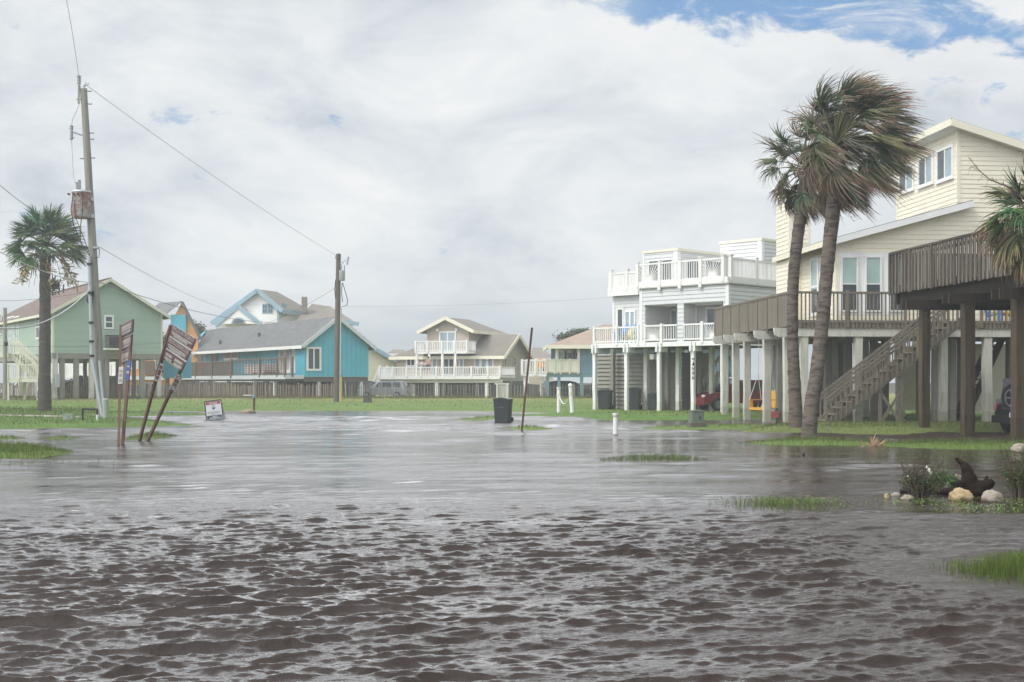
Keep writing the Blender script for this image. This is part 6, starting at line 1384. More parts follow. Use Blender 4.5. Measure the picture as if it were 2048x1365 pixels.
def fan_leaf(V, Fc, Cc, T, hub0, dir0, pet, L, wind, kw, spread, nb, w, droop, c0, c1, tip, rr, pdroop=.12):
    d = dir0.normalized(); q = Vector(hub0); pts = [q.copy()]
    for i in range(4): d = (d+wind*kw*.28+Vector((0,0,-pdroop))).normalized(); q = q+d*pet/4; pts.append(q.copy())
    T.tube(pts, [.03, .024, .02, .017, .014], 5, cap=False, c=(1., 1., 1.))
    up = Vector((0,0,1)) if abs(d.z) < .9 else Vector((1,0,0)); s = d.cross(up).normalized(); roll = rr.uniform(-.7, .7); n = s.cross(d); s = (s*math.cos(roll)+n*math.sin(roll)).normalized()
    for i in range(nb):
        a = spread*(-1+2*i/(nb-1))+rr.gauss(0,.03); dd = d*math.cos(a)+s*math.sin(a)+n*rr.gauss(-.06,.06)
        blade_strip(V, Fc, Cc, q, dd, L*(1-.25*abs(a)/spread)*rr.uniform(.85,1.1), w, wind, kw*rr.uniform(.7,1.3), droop, c0, c1, tipbrown=min(.98, max(.02, tip+rr.gauss(0,.15))), rr=rr)
def trunk(root, pts, rads, m='bark', n=16):
    sub = 10; P_ = []; R_ = []; k = len(pts)
    for i in range((k-1)*sub+1):
        f = i/sub; a = min(int(f), k-2); u = f-a; p0, p1, p2, p3 = pts[max(a-1,0)], pts[a], pts[a+1], pts[min(a+2,k-1)]
        P_.append(.5*((2*p1)+(p2-p0)*u+(2*p0-5*p1+4*p2-p3)*u*u+(3*p1-p0-3*p2+p3)*u**3)); R_.append((rads[a]*(1-u)+rads[a+1]*u)*(1+.035*(i % 2)+rnd.uniform(-.03,.03)))
    t = MB(); t.tube(P_, R_, n, jit=.05); return t.build('trunk', M[m], root)
GREEN, BRN = (.047,.074,.033), (.25,.18,.115)
def wind_palm(label, d, tp, tr, cpx, cpy, n_leaf, L, pet, seed, wind, lim, kw=.62):
    rr = random.Random(seed); base = P(tp[0][0], tp[0][1], d); r = thing('palm_tree', label, 'palm tree', base)
    pts = [P(x, y, d) for x, y in tp]; pts[0].z -= .25; trunk(r, pts, tr)
    c = P(cpx, cpy, d); V, Fc, Cc = [], [], []; T = MB()
    for i in range(n_leaf):
        az = rr.uniform(0, 6.28); f = (i+.5)/n_leaf; elv = R(84-f*114)+rr.gauss(0,.12)
        dv = Vector((math.cos(az)*math.cos(elv), math.sin(az)*math.cos(elv), math.sin(elv)))
        old = f > .62; tip = (.26+.35*f) if rr.random() < .6 else .85
        c0 = tuple(v*rr.uniform(.8,1.5) for v in GREEN) if not (old and rr.random() < .35) else (.15,.105,.06)
        left = max(0, -dv.x)
        fan_leaf(V, Fc, Cc, T, c+Vector((0, 0, -.3*f)), dv, pet*rr.uniform(.75,1.15)*(1-.25*left), L*rr.uniform(.8,1.1)*(1-.2*left), wind, kw*(1-.15*max(0,dv.x)), R(rr.uniform(55,95)), lim, .043, .10+.12*f, c0, tuple(v*rr.uniform(.75,1.2) for v in BRN), tip, rr, .03+.1*f)
    # dead, hanging skirt under the crown
    for i in range(10):
        az = rr.uniform(0, 6.28); dv = Vector((math.cos(az)*.7, math.sin(az)*.7, -.5))
        fan_leaf(V, Fc, Cc, T, c+Vector((0,0,-.55)), dv, pet*.5, L*.8, wind, kw*.7, R(55), lim-8, .045, .3, (.10,.08,.05), (.17,.12,.075), .6, rr, .35)
    crown = mesh_np('crown', [tuple(v) for v in V], Fc, np.array(Cc), M['leaf'], r)
    T.build('leaf_stalks', M['stalk'], r)
    t = MB()
    for i in range(5):
        a = rr.uniform(2.2, 4.0) if i < 3 else rr.uniform(-.6, .2); p = c+Vector((0,0,-.1)); q = p+Vector((math.cos(a)*1.5, rr.uniform(-.5,.5), rr.uniform(.2, 1.3) if i < 3 else rr.uniform(-2.,-1.)))*rr.uniform(.9,1.2); m = p.lerp(q, .5)+Vector((0,0,.18)); t.tube([p, m, q], [.02,.014,.006], 5, cap=False)
        for k in range(9):
            s = m.lerp(q, rr.random()); t.tube([s, s+Vector((rr.uniform(-.1,.4), rr.uniform(-.2,.2), rr.uniform(-.15,.15)))], [.006,.003], 3, cap=False)
    t.build('flower_stalks', M['twig'], r); return r
M['stalk'] = mat('palm_stalk', (.10,.10,.045), .6, .2, 3.)
WD = Vector((.95, .1, -.22))
wind_palm('taller leaning palm nearest the camera, its big crown swept to the right by wind', 39.3, [(1616, 879), (1622, 820), (1634, 740), (1645, 640), (1655, 530), (1665, 430), (1672, 372), (1677, 312)], [.245, .215, .205, .20, .20, .215, .22, .2], 1676, 278, 84, 1.5, 1.4, 21, WD, 42, .5)
wind_palm('shorter straight palm behind the taller one, smaller ragged crown and brown fronds', 44.5, [(1592, 857), (1590, 790), (1586, 700), (1585, 620), (1588, 540), (1596, 470), (1605, 400), (1611, 352)], [.25, .22, .195, .19, .19, .205, .205, .18], 1614, 330, 60, 1.3, 1.25, 5, WD, 38, .5)
def edge_palm():
    rr = random.Random(77); d = 34.5; base = P(2115, 905, d); r = thing('palm_tree', 'palm at the right edge with drooping brown fronds before the raised deck', 'palm tree', base)
    pts = [P(2115, 912, d), P(2108, 800, d), P(2100, 650, d), P(2092, 520, d), P(2082, 455, d)]; trunk(r, pts, [.26,.24,.23,.24,.22]); c = P(2078, 440, d); V, Fc, Cc = [], [], []; T = MB(); wd = Vector((.9,.1,-.15))
    for i in range(64):
        f = (i+.5)/64; az = rr.uniform(1.6, 4.9) if rr.random() < .75 else rr.uniform(-1.5, 1.5); elv = R(80-f*135); dv = Vector((math.cos(az)*math.cos(elv), math.sin(az)*math.cos(elv), math.sin(elv)))
        c0 = tuple(v*rr.uniform(.8,1.9) for v in (.045,.085,.025)) if rr.random() < .72 else (.17,.11,.06)
        fan_leaf(V, Fc, Cc, T, c, dv, rr.uniform(.7,1.15), rr.uniform(.75,1.1), wd, .16, R(rr.uniform(60,100)), 30, .05, .22+.16*f, c0, tuple(v*rr.uniform(.7,1.2) for v in BRN), rr.uniform(.1,.75) if f < .6 else rr.uniform(.5,.95), rr, .12+.15*f)
    mesh_np('crown', [tuple(v) for v in V], Fc, np.array(Cc), M['leaf'], r); T.build('leaf_stalks', M['stalk'], r)
    t = MB(); p, q = P(2062, 415, d-.4), P(1937, 318, d-.6); pts = [p.lerp(q, i/6)+Vector((0,0,.12*math.sin(i*1.1))) for i in range(7)]; t.tube(pts, [.026-.003*i for i in range(7)], 5, cap=False)
    for k in range(22):
        s = lerp_pt(pts, rr.uniform(.15, .98)); e = s+Vector((rr.uniform(-.25,.02), rr.uniform(-.1,.1), rr.uniform(-.02,.12))); g = e+Vector((rr.uniform(-.14,.0), 0, rr.uniform(-.22,-.05))); t.tube([s, e, g], [.008,.006,.003], 3, cap=False)
    t.build('flower_stalks', M['twig'], r)
edge_palm()
def left_palm():
    rr = random.Random(9); d = 70.; base = P(88.5, 823, d); r = thing('palm_tree', 'fan palm with a round green crown and dark trunk left of the leaning pole', 'palm tree', base)
    pts = [P(88.5, 826, d), P(89, 790, d), P(89.5, 720, d), P(90, 640, d), P(90, 560, d), P(91, 500, d)]; trunk(r, pts, [.38,.345,.315,.295,.28,.29], 'barkdark'); c = P(92, 492, d); V, Fc, Cc = [], [], []; T = MB(); wd = Vector((.5,.1,-.05))
    for i in range(58):
        f = (i+.5)/58; az = i*2.399+rr.gauss(0,.2); elv = R(84-f*98)+rr.gauss(0,.06); dv = Vector((math.cos(az)*math.cos(elv), math.sin(az)*math.cos(elv), math.sin(elv)))
        c0 = tuple(v*rr.uniform(.75,1.35) for v in (.085,.135,.065)); fan_leaf(V, Fc, Cc, T, c, dv, rr.uniform(1.1,1.5)*(1 if f < .7 else 1.1), rr.uniform(.9,1.2), wd, .10, R(rr.uniform(65,100)), 26, .075, .13, c0, (.16,.17,.085), .2, rr, .04+.06*f)
    mesh_np('crown', [tuple(v) for v in V], Fc, np.array(Cc), M['leaf'], r); T.build('leaf_stalks', M['stalk'], r)
    t = MB()
    for i in range(15):
        az = rr.uniform(0, 6.28); pts = [c+Vector((0,0,-.2))]; dv = Vector((math.cos(az), math.sin(az)*.6, .15)); q = pts[0].copy()
        for k in range(6): dv = (dv+Vector((0,0,-.42))).normalized(); q = q+dv*rr.uniform(.36,.5); pts.append(q.copy())
        t.tube(pts, [.02,.018,.016,.014,.012,.010,.008], 4, cap=False)
        if i % 3 != 1:
            V, Fc, Cc = [], [], []
            for k in range(26):
                s = lerp_pt(pts, rr.uniform(.45, 1)); e = Vector((rr.gauss(0,.16), rr.gauss(0,.12), rr.gauss(-.05,.14))); w = Vector((.02,0,.02)); j = len(V); V += [s+e*.2-w, s+e*.2+w, s+e*1.3+w*1.6, s+e*1.3-w*1.6]; Fc.append((j,j+1,j+2,j+3)); n = rr.uniform(.7,1.2); Cc.append((.42*n,.33*n,.17*n))
            mesh_np('flower_cluster', [tuple(v) for v in V], Fc, np.array(Cc), M['leaf'], r)
    t.build('flower_stalks', M['twig'], r)
    V, Fc, Cc = [], [], []; e = P(102, 572, d-.3)
    for k in range(260): b = e+Vector((rr.gauss(.1,.22), rr.gauss(0,.15), rr.gauss(0,.2))); w = Vector((rr.gauss(0,.06), .03, rr.gauss(0,.09))); s = Vector((.025,0,.01)); j = len(V); V += [b-w-s, b-w+s, b+w+s, b+w-s]; Fc.append((j,j+1,j+2,j+3)); n = rr.uniform(.6,1.2); Cc.append((.10*n,.085*n,.07*n))
    mesh_np('dead_frond', [tuple(v) for v in V], Fc, np.array(Cc), M['leaf'], r)
left_palm()
def fallen_frond():
    rr = random.Random(4); c = P(1748, 895, 34.6); V, Fc, Cc = [], [], []
    for i in range(46):
        a = R(rr.uniform(5, 175)); dv = Vector((math.cos(a), rr.gauss(0,.3), abs(math.sin(a))+.05)); blade_strip(V, Fc, Cc, c+Vector((rr.gauss(0,.06), rr.gauss(0,.1), -.03)), dv, rr.uniform(.18,.42), .04, Vector((.3,0,0)), .25, .12, (.33,.22,.13), (.40,.28,.17), rr=rr)
    tag(mesh_np('fallen_frond', [tuple(v) for v in V], Fc, np.array(Cc), M['leaf'], None, c), 'dry tan palm frond lying upright at the edge of the grass strip', 'palm frond')
fallen_frond()
def leafy_tree(label, c, r3, n, col, seed, name='tree', trunk_h=None, flat=1.):
    rr = random.Random(seed); base = Vector((c.x, c.y, 0)); r = thing(name, label, 'tree' if name == 'tree' else 'bush', base); t = MB()
    t.tube([base, base.lerp(c, .5)+Vector((.2,0,0)), c], [.25,.2,.1], 8)
    subs = [c+Vector((rr.gauss(0,.55)*r3[0], rr.gauss(0,.5)*r3[1], rr.gauss(0,.45)*r3[2])) for _ in range(26)]
    for s in subs[:12]: t.tube([c+Vector((0,0,-r3[2]*.4)), c.lerp(s, .6), s], [.07,.05,.02], 5, cap=False)
    t.build('trunk', M['twig'], r); V, Fc, Cc = [], [], []
    for i in range(n):
        s = rr.choice(subs); k = .36; p = s+Vector((rr.gauss(0,k)*r3[0], rr.gauss(0,k)*r3[1], rr.gauss(0,k*.8)*r3[2])); a = Vector((rr.gauss(0,1), rr.gauss(0,1), rr.gauss(0,.6))).normalized()*rr.uniform(.08,.2); b = a.cross(Vector((rr.gauss(0,1), rr.gauss(0,1), rr.gauss(0,1)))).normalized()*.07
        j = len(V); V += [p-a, p+b, p+a, p-b]; Fc.append((j,j+1,j+2,j+3)); m = rr.uniform(.6,1.4); Cc.append([v*m for v in col])
    mesh_np('crown', [tuple(v) for v in V], Fc, np.array(Cc), M['foliage'], r)
leafy_tree('rounded dark green tree top showing behind the pinkish roof', P(1186, 672, 128), (1.5, 1.2, .75), 12000, (.06,.085,.045), 2)
leafy_tree('dark shrubby tree squeezed between the sage green and the orange house', P(331, 705, 118), (.35, .4, 1.3), 2200, (.05,.06,.03), 3)
leafy_tree('small olive bush against the left end of the turquoise roof', P(393, 664, 138), (.8, .7, .8), 1500, (.09,.10,.045), 4, 'shrub')
leafy_tree('dull green bush behind the sand fence under the sage green house', P(136, 785, 104), (1.2, .8, .7), 2500, (.10,.12,.06), 6, 'shrub')
# ------------------------------------------------------------------ fences
def picket_fence(label, x0, x1, d, top, mt, sp, w, lean=.03, name='picket_fence', cat='fence', jitter=.08, posts=2.6, y0=799):
    p = P(x0, y0, d); r = thing(name, label, cat, p, 'fences along the far lawn'); X0, X1 = (x0-CX)*d/F, (x1-CX)*d/F; mb = MB(); n = int((X1-X0)/sp)
    for i in range(n):
        x = X0+i*sp+rnd.uniform(-.02,.02); z1 = top+rnd.uniform(-jitter, jitter); l = rnd.gauss(0, lean); y = d+rnd.uniform(-.03,.03); c = rnd.uniform(.6, 1.45); z0 = gz(x, y)-.1
        mb.hexa([(x-w/2,y-.012,z0),(x+w/2,y-.012,z0),(x+w/2,y+.012,z0),(x-w/2,y+.012,z0),(x-w/2+l,y-.012,z1),(x+w/2+l,y-.012,z1),(x+w/2+l,y+.012,z1),(x-w/2+l,y+.012,z1)], c)
    mb.build('pickets', M[mt], r); mb = MB()
    for f in (.35, .8):
        for i in range(int((X1-X0)/2)+1):
            a = X0+i*2.; b = min(a+2., X1)
            if b > a: mb.beam((a, d+.03, .45+(top-.45)*f), (b, d+.03, .45+(top-.45)*f+rnd.uniform(-.02,.02)), .012, .012)
    mb.build('fence_wire', M['greypost'], r); x = X0
    while x < X1:
        m2 = MB(); m2.tube([(x, d+.08, gz(x, d)-.2), (x+rnd.gauss(0,.03), d+.08, top+.12)], .06, 6); m2.build('fence_post', M['greypost'], r); x += posts
    return r
picket_fence('brown slatted sand fence under the sage green house', -40, 330, 100.5, 1.48, 'picket', .145, .062)
picket_fence('brown slatted sand fence in front of the turquoise house', 332, 690, 100.6, 1.50, 'picket', .155, .068)
picket_fence('thin grey picket fence in front of the tan house', 692, 1190, 102, 1.46, 'greypost', .24, .045, .0, jitter=.01)
def board_fence(label, x0, x1, y0, y1, d, mt='greyfence'):
    w = FP(d); r = thing('board_fence', label, 'fence', w.pt(w.s(x0), 0, 0), 'fences along the far lawn'); mb = MB(); s = w.s(x0); e = w.s(x1); zt = w.z(y0, 0)
    while s < e: mb.ob(w, s, s+.19, 0, zt+rnd.uniform(-.03,.03), 0, .03, rnd.uniform(.75,1.3)); s += .205
    mb.build('boards', M[mt], r); mb = MB(); mb.ob(w, w.s(x0), e, zt-.35, zt-.25, -.06, -.005); mb.ob(w, w.s(x0), e, .5, .6, -.06, -.005); mb.build('rails', M[mt], r)
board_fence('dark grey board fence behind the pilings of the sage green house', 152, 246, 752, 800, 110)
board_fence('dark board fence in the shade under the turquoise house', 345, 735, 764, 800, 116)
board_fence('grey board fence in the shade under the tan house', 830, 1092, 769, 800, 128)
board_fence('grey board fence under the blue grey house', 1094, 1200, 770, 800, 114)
def lattice(label, x0, x1, y0, y1, d):
    w = FP(d); r = thing('lattice_panel', label, 'lattice', w.pt(w.s(x0), w.z(y1, 0), 0)); mb = MB(); s0, s1, z0, z1 = w.s(x0), w.s(x1), w.z(y1, 0), w.z(y0, 0); n = 8
    for i in range(n+1): mb.ob(w, s0+(s1-s0)*i/n-.035, s0+(s1-s0)*i/n+.035, z0, z1, 0, .03)
    m = 10
    for i in range(m+1): mb.ob(w, s0, s1, z0+(z1-z0)*i/m-.035, z0+(z1-z0)*i/m+.035, .031, .05)
    mb.build('slats', M['white'], r); mb = MB(); mb.ob(w, s0-.1, s1+.1, z1, z1+.12, 0, .06); mb.build('top_rail', M['white'], r)
lattice('white lattice panel under the right corner of the sage green house', 287, 318, 768, 798, 103)
# ------------------------------------------------------------------ seats, cars, people
def adirondack(label, p, ang, mt, group=None, s=1.):
    c, sn = math.cos(ang), math.sin(ang); fr = Frame(1024, 1, 0); fr.o = Vector(p); fr.u = Vector((c,sn,0))*s; fr.v = Vector((-sn,c,0))*s; q = lambda a,b,z: fr.pt(a,b,z*s); r = thing('garden_chair', label, 'chair', p, group)
    mb = MB()
    for i in range(5): b = -.30+i*.12; z = .38-i*.03; mb.hexa([q(-.27,b,z),q(.27,b,z),q(.27,b+.1,z-.025),q(-.27,b+.1,z-.025),q(-.27,b,z+.025),q(.27,b,z+.025),q(.27,b+.1,z),q(-.27,b+.1,z)])
    mb.build('seat', M[mt], r); mb = MB()
    for i in range(5):
        a = -.25+i*.102; h = 1.02-.16*abs(i-2)**1.5*.5; mb.hexa([q(a,.22,.26),q(a+.09,.22,.26),q(a+.09,.25,.26),q(a,.25,.26),q(a*1.15,.5,h),q(a*1.15+.1,.5,h),q(a*1.15+.1,.53,h),q(a*1.15,.53,h)])
    mb.build('backrest', M[mt], r)
    for sx in (-1, 1):
        x = sx*.34; mb = MB(); mb.hexa([q(x-.08,-.38,.56),q(x+.08,-.38,.56),q(x+.06,.38,.56),q(x-.06,.38,.56),q(x-.08,-.38,.59),q(x+.08,-.38,.59),q(x+.06,.38,.59),q(x-.06,.38,.59)]); mb.build('armrest', M[mt], r)
        for b0, b1 in ((-.33,-.25), (.22,.30)): mb = MB(); mb.hexa([q(x-.02,b0,0),q(x+.02,b0,0),q(x+.02,b1,0),q(x-.02,b1,0),q(x-.02,b0,.558),q(x+.02,b0,.558),q(x+.02,b1,.558),q(x-.02,b1,.558)]); mb.build('leg', M[mt], r)
    return r
zfG = GF.front(0).z(688, 0)
for (x, b, m, lab, s) in ((1246, 1.0, 'blue_plastic', 'blue garden chair behind the railing of the pale grey house, left one of the pair', 1.1), (1263, 1.0, 'blue_plastic', 'blue garden chair behind the railing of the pale grey house, beside the porch door', 1.1), (1258, .45, 'paleyellow_plastic', 'pale yellow garden chair just behind the left deck railing of the pale grey house', .9), (1309, .8, 'paleyellow_plastic', 'pale yellow garden chair behind the first sunburst railing of the pale grey house', .9)):
    adirondack(lab, GF.pt(GF.A(x, b), b, zfG), R(-30), m, 'garden chairs on the pale grey house', s)
adirondack('blue garden chair on the cream house deck behind the dark posts', YF.pt(YF.A(1988, 1.1), 1.1, 4.22), R(60), 'blue_plastic', None, .95)
adirondack('bright yellow garden chair next to the blue one on the cream house deck', YF.pt(YF.A(2013, 1.3), 1.3, 4.22), R(-70), 'yellow_plastic', None, 1.05)
adirondack('amber garden chair behind the white porch railing of the blue grey house', BG.pt(BG.A(1085, 1.2), 1.2, BG.front(0).z(747, 0)+.12), R(20), 'orange_plastic', None, 1.15)
for x in (946, 968): adirondack('dark patio chair on the tan house deck', TF.pt(TF.A(x, -2.), -2., TF.front(-3.6).z(752.5, -5)), R(15), 'cardark', 'dark chairs on the tan house deck')
def porch_swing():
    d = 56.5; c = P(1526, 817, d); fr = Frame(1024, 1, -68); fr.o = c; q = fr.pt; r = thing('porch_swing', 'yellow wooden porch swing hanging by ropes under the cream house', 'swing', c)
    mb = MB()
    for i in range(6): b = -.28+i*.1; fbox(mb, fr, -.62, .62, b, b+.085, .0, .03)
    fbox(mb, fr, -.62, .62, -.30, -.28, -.08, .02); mb.build('seat', M['swing'], r); mb = MB()
    for i in range(10): a = -.6+i*.122; mb.hexa([q(a,.28,.02),q(a+.1,.28,.02),q(a+.1,.31,.02),q(a,.31,.02),q(a,.52,.78),q(a+.1,.52,.78),q(a+.1,.55,.78),q(a,.55,.78)])
    mb.build('backrest', M['swing'], r)
    for sx in (-.6, .6):
        mb = MB(); fbox(mb, fr, sx-.06, sx+.06, -.34, .34, .36, .39); mb.build('armrest', M['swing'], r); mb = MB(); mb.hexa([q(sx-.03,-.26,.0),q(sx+.03,-.26,0),q(sx+.03,-.12,0),q(sx-.03,-.12,0),q(sx-.03,-.30,.358),q(sx+.03,-.30,.358),q(sx+.03,-.16,.358),q(sx-.03,-.16,.358)]); mb.build('arm_support', M['swing'], r)
        mb = MB(); mb.tube([q(sx,-.3,.4), q(sx*.9,.1,1.5), q(sx*.9,.15,3.4)], .014, 4); mb.tube([q(sx,.3,.4), q(sx*.9,.1,1.5)], .014, 4); mb.build('rope', M['rope'], r)
porch_swing()
def gas_can():
    p = P(1551, 835, 55); r = thing('fuel_can', 'small red fuel can on the ground beside a grey piling under the cream house', 'fuel can', p); t = MB(); t.box(p.x-.16, p.x+.12, p.y-.1, p.y+.1, p.z-.02, p.z+.26); t.build('body', M['signred'], r); t = MB(); t.tube([p+Vector((.0,0,.26)), p+Vector((.02,0,.34)), p+Vector((.1,0,.38))], .03, 8); t.build('spout', M['black'], r)
gas_can()
def car(name, label, p, ang, mt, kind='suv', cat='car'):
    """body profile lofted across the width; x forward"""
    c, sn = math.cos(ang), math.sin(ang); fr = Frame(1024, 1, 0); fr.o = Vector(p); fr.u = Vector((c,sn,0)); fr.v = Vector((-sn,c,0)); q = fr.pt; r = thing(name, label, cat, p)
    if kind == 'suv': low = [(-2.25,.42),(-2.3,.75),(-2.22,1.02),(1.0,1.05),(1.55,1.0),(2.1,.86),(2.28,.7),(2.3,.42)]; top = [(-2.15,1.02),(-1.85,1.62),(-1.2,1.7),(.0,1.68),(.45,1.58),(1.15,1.03)]
    else: low = [(-2.1,.5),(-2.15,.8),(-2.1,1.15),(.7,1.15),(.8,1.15),(2.0,1.08),(2.1,.9),(2.1,.5)]; top = [(-2.08,1.15),(-2.02,1.8),(-1.2,1.84),(.2,1.82),(.45,1.75),(.8,1.15)]
    mb = MB(); W = .92
    def loft(prof, w0, w1):
        n = len(prof); vs = []
        for s in (-1, 1):
            for x, z in prof: vs.append(q(x, s*(w0 if z < 1.06 else w1), z))
        mb.add(vs, [tuple(range(n))[::-1], tuple(range(n, 2*n))]+[(i, (i+1)%n, (i+1)%n+n, i+n) for i in range(n)])
    loft(low, W, W*.97); loft(top, W*.95, W*.76); mb.build('body', M[mt], r)
    g = MB(); z0, z1 = (1.1, 1.55) if kind == 'suv' else (1.22, 1.7)
    for s in (-1, 1):
        for a, b in ((-1.75,-1.0), (-.92,.0), (.06,.6)):
            w0, w1 = s*(W*.93+.004), s*(W*.80+.004); bb = b-.25 if b > .5 else b
            g.add([q(a,w0,z0), q(b,w0,z0), q(bb,w1,z1), q(a+.08,w1,z1)], [(0,1,2,3)])
    if kind == 'suv': g.add([q(1.12,-.72,1.09), q(1.12,.72,1.09), q(.55,.62,1.56), q(.55,-.62,1.56)], [(0,1,2,3)]); g.add([q(-2.16,-.72,1.1), q(-2.16,.72,1.1), q(-1.93,.62,1.56), q(-1.93,-.62,1.56)], [(3,2,1,0)])
    g.build('windows', M['glass'], r)
    for x in (-1.4, 1.42):
        for s in (-1, 1):
            R_ = .36 if kind == 'suv' else .42; t = MB(); t.tube([q(x, s*.72, R_), q(x, s*.95, R_)], R_, 20); w = t.build('wheel', M['tyre'], r); t = MB(); t.tube([q(x, s*.94, R_), q(x, s*.965, R_)], R_*.62, 14); t.build('rim', M['rim'], w)
    for s in (-1, 1): t = MB(); fx = 2.2 if kind == 'suv' else 2.1; t.ball(q(fx, s*.68, .8), (.13,.16,.09), 10, 6); t.build('headlight', M['lamp'], r); t = MB(); t.ball(q(-2.26, s*.78, .88), (.06,.1,.16), 8, 6); t.build('tail_light', M['signred'], r)
    t = MB(); t.hexa([q(2.24,-.9,.32),q(2.36,-.8,.32),q(2.36,.8,.32),q(2.24,.9,.32),q(2.24,-.9,.58),q(2.36,-.8,.58),q(2.36,.8,.58),q(2.24,.9,.58)]); t.build('front_bumper', M['tyre'] if kind != 'suv' else M[mt], r); t = MB(); t.hexa([q(-2.38,-.86,.36),q(-2.24,-.9,.36),q(-2.24,.9,.36),q(-2.38,.86,.36),q(-2.38,-.86,.6),q(-2.24,-.9,.6),q(-2.24,.9,.6),q(-2.38,.86,.6)]); t.build('rear_bumper', M['tyre'] if kind != 'suv' else M[mt], r)
    return r
p = P(1470, 812, 71); p.z = max(gz(p.x, p.y), .1); car('parked_car', 'red car parked behind the white pilings of the cream house', p, R(196), 'carred')
p = P(768, 800, 116); p.z = .1; car('parked_car', 'grey car parked under the left end of the tan house deck', p, R(172), 'cargrey')
p = P(706, 800, 119); p.z = .1; car('parked_car', 'dark car in the shade behind the dark pole under the turquoise house', p, R(200), 'cardark')
p = P(48, 800, 112); p.z = .1; car('parked_car', 'silver car behind the sand fence under the cream landing', p, R(185), 'carsilver')
p = P(1135, 800, 109); p.z = .1; car('parked_car', 'black car under the blue grey house between blue green posts', p, R(20), 'cardark')
def jeep():
    p = P(2120, 860, 42.5); p.z = max(gz(p.x, p.y), 0.); r = car('off_road_car', 'dark off road car beside the rightmost deck post, its spare wheel showing', p, R(32), 'cardark', 'box'); fr = Frame(1024, 1, 0); fr.o = p; a = R(32); fr.u = Vector((math.cos(a), math.sin(a), 0)); fr.v = Vector((-math.sin(a), math.cos(a), 0)); q = fr.pt
    t = MB(); t.tube([q(-2.42,0,1.18), q(-2.14,0,1.18)], [.46,.46], 24); sp = t.build('spare_wheel', M['tyre'], r)
    t = MB()
    for i in range(5): aa = 2*math.pi*i/5; t.beam(q(-2.43,0,1.18), q(-2.43,.28*math.cos(aa),1.18+.28*math.sin(aa)), .07, .03)
    k = 20
    for i in range(k): a0, a1 = 2*math.pi*i/k, 2*math.pi*(i+1)/k; t.beam(q(-2.43,.29*math.cos(a0),1.18+.29*math.sin(a0)), q(-2.43,.29*math.cos(a1),1.18+.29*math.sin(a1)), .05, .03)
    t.build('rim', M['rim'], sp); t = MB(); t.hexa([q(-2.41,-.16,.55),q(-2.4,-.16,.55),q(-2.4,.16,.55),q(-2.41,.16,.55),q(-2.41,-.16,.7),q(-2.4,-.16,.7),q(-2.4,.16,.7),q(-2.41,.16,.7)]); t.build('number_plate', M['signwhite'], r)
jeep()
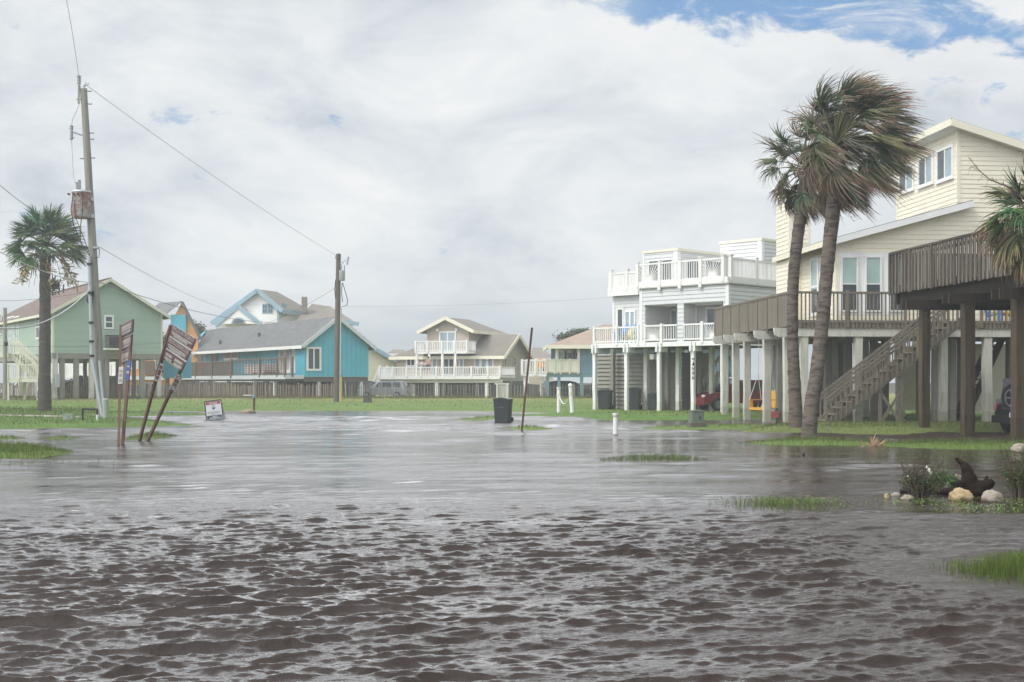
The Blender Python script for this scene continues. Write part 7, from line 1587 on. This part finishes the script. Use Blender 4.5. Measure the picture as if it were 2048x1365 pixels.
def person(label, p, pose, shirt, ang=0., s=1.):
    """skinned figure; joints in metres, feet at p"""
    r = thing('person', label, 'person', p, 'people on the tan house deck')
    J = {'pel': (0,0,.93), 'sp': (0,.01,1.15), 'ch': (0,.0,1.36), 'nk': (0,-.01,1.5), 'hd': (0,-.02,1.60), 'ht': (0,-.02,1.74), 'hl': (-.1,0,.9), 'kl': (-.1,-.03,.48), 'al': (-.1,0,.08), 'tl': (-.1,-.14,.03), 'hr': (.1,0,.9), 'kr': (.1,-.03,.48), 'ar': (.1,0,.08), 'tr': (.1,-.14,.03),
         'sl': (-.19,0,1.41), 'el': (-.25,.02,1.13), 'wl': (-.22,-.16,.95), 'fl': (-.21,-.24,.92), 'sr': (.19,0,1.41), 'er': (.25,.02,1.13), 'wr': (.22,-.16,.95), 'fr': (.21,-.24,.92)}
    if pose == 'lean': J.update({'sp': (0,-.06,1.13), 'ch': (0,-.16,1.31), 'nk': (0,-.21,1.44), 'hd': (0,-.26,1.53), 'ht': (0,-.28,1.67), 'sl': (-.19,-.16,1.35), 'el': (-.24,-.30,1.12), 'wl': (-.12,-.48,1.08), 'fl': (-.06,-.55,1.08), 'sr': (.19,-.16,1.35), 'er': (.24,-.30,1.12), 'wr': (.12,-.48,1.08), 'fr': (.06,-.55,1.08)})
    if pose == 'sit':
        J = {k: (x, y, z-.42) for k, (x, y, z) in J.items()}
        J.update({'kl': (-.11,-.45,.5), 'al': (-.11,-.42,.08), 'tl': (-.11,-.56,.03), 'kr': (.11,-.45,.5), 'ar': (.11,-.42,.08), 'tr': (.11,-.56,.03), 'wl': (-.16,-.32,.6), 'fl': (-.15,-.40,.58), 'wr': (.16,-.32,.6), 'fr': (.15,-.40,.58)})
    rad = {'pel': .145, 'sp': .125, 'ch': .15, 'nk': .055, 'hd': .088, 'ht': .07, 'hl': .09, 'kl': .06, 'al': .042, 'tl': .035, 'hr': .09, 'kr': .06, 'ar': .042, 'tr': .035, 'sl': .065, 'el': .045, 'wl': .032, 'fl': .03, 'sr': .065, 'er': .045, 'wr': .032, 'fr': .03}
    E = [('pel','sp'),('sp','ch'),('ch','nk'),('nk','hd'),('hd','ht'),('pel','hl'),('hl','kl'),('kl','al'),('al','tl'),('pel','hr'),('hr','kr'),('kr','ar'),('ar','tr'),('ch','sl'),('sl','el'),('el','wl'),('wl','fl'),('ch','sr'),('sr','er'),('er','wr'),('wr','fr')]
    K = list(J); c, sn = math.cos(ang), math.sin(ang); X = lambda v: (s*(v[0]*c-v[1]*sn), s*(v[0]*sn+v[1]*c), s*v[2])
    def skin(name, keys, m, grow=0., cut=None):
        ks = [k for k in K if k in keys]; ed = [(ks.index(a), ks.index(b)) for a, b in E if a in ks and b in ks]; me = bpy.data.meshes.new(name); me.from_pydata([X(J[k]) for k in ks], ed, [])
        o = bpy.data.objects.new(name, me); C.objects.link(o); md = o.modifiers.new('skin', 'SKIN')
        for i, k in enumerate(ks): v = me.skin_vertices[0].data[i]; v.radius = ((rad[k]+grow)*s,)*2; v.use_root = (i == 0)
        o.modifiers.new('sub', 'SUBSURF').levels = 1; o.modifiers['sub'].render_levels = 1
        m2 = bpy.data.meshes.new_from_object(o.evaluated_get(bpy.context.evaluated_depsgraph_get())); bpy.data.objects.remove(o)
        m2.materials.clear(); m2.materials.append(m); a = m2.attributes.new('tint', 'FLOAT_COLOR', 'FACE'); a.data.foreach_set('color', np.ones(len(m2.polygons)*4, dtype=np.float32)); m2.polygons.foreach_set('use_smooth', np.ones(len(m2.polygons), dtype=bool))
        o = bpy.data.objects.new(name, m2); C.objects.link(o); o.parent = r; OFF[o] = OFF[r]; return o
    skin('body', K, M['skin'])
    if shirt: skin('shirt', ['pel','sp','ch','sl','el','sr','er'], M[shirt], .014)
    skin('shorts', ['pel','hl','kl','hr','kr'], M['cloth_dark'], .016)
    t = MB(); h = X(J['hd']); t.ball((p[0]+h[0], p[1]+h[1]+.025*s, p[2]+h[2]+.075*s), (.1*s,.11*s,.1*s), 12, 8); t.build('hair', M['hair'], r)
    t = MB(); f = X((J['hd'][0], J['hd'][1]-.09, J['hd'][2]+.01)); t.ball((p[0]+f[0], p[1]+f[1], p[2]+f[2]), (.014*s,.02*s,.025*s), 6, 5)
    t.build('nose', M['skin'], r); t = MB()
    for e in (-.033, .033): g_ = X((J['hd'][0]+e, J['hd'][1]-.078, J['hd'][2]+.035)); t.ball((p[0]+g_[0], p[1]+g_[1], p[2]+g_[2]), (.012*s,)*3, 6, 5)
    t.build('eyes', M['hair'], r)
zT = TF.front(-3.6).z(752.5, -5)
for (x, b, pose, sh, lab, s) in ((839.5, -2.9, 'lean', 'cloth_white', 'small dark haired person in a pale shirt at the white railing, leftmost of the three', .93), (849, -3.0, 'lean', 'cloth_white', 'dark haired person in the middle leaning on the white railing of the tan house', .92), (857, -2.8, 'stand', None, 'tallest bare shouldered person on the tan house deck, right of the other two', 1.04)):
    person(lab, TF.pt(TF.A(x, b), b, zT), pose, sh, R(-10), s)
def trash_rack():
    d = 92; w = FP(d); p = P(1004, 800, d); r = thing('slatted_enclosure', 'pale slatted bin enclosure with a flat top rail behind the dark green bin', 'bin enclosure', p); s0, s1 = w.s(994), w.s(1015); mb = MB(); z1 = w.z(769, 0)
    for i in range(9): s = s0+(s1-s0)*i/8; mb.ob(w, s-.035, s+.035, .3, z1, 0, .03)
    mb.ob(w, s0, s1, .5, .58, -.02, -.001); mb.ob(w, s0, s1, z1-.2, z1-.12, -.02, -.001); mb.build('slats', M['limepost'], r); mb = MB(); mb.ob(w, w.s(989), w.s(1018), z1, z1+.06, -.9, .08); mb.build('top', M['white'], r)
    for s in (s0, s1): m2 = MB(); m2.ob(w, s-.06, s+.06, .25, z1-.003, .031, .14); m2.build('corner_post', M['limepost'], r)
trash_rack()
for (px, py, d, s, lab) in ((1607, 911, 30.3, .035, 'small dark bit of debris in the water below the palms'),):
    p = P(px, py, d); t = MB(); t.ball((p.x, p.y, .02), (s, s, s*1.6), 8, 6, fn=lambda v: blob(v, 3, .3)); tag(t.build('floating_debris', M['black'], None, p), lab, 'debris')
# ------------------------------------------------------------------ sea mist
def make_haze():
    mb = MB(); mb.box(-230, 230, -45, 235, -1.2, 19.5)
    m = bpy.data.materials.new('sea_mist'); m.use_nodes = True; g = NG(m.node_tree); g.n.clear()
    v = g.node('ShaderNodeVolumePrincipled'); v.inputs['Color'].default_value = (.93,.96,.98,1); v.inputs['Density'].default_value = .0011; v.inputs['Anisotropy'].default_value = .2
    g.l.new(v.outputs[0], g.node('ShaderNodeOutputMaterial').inputs['Volume'])
    o = mb.build('haze', m); o['kind'] = 'stuff'; return o
make_haze()
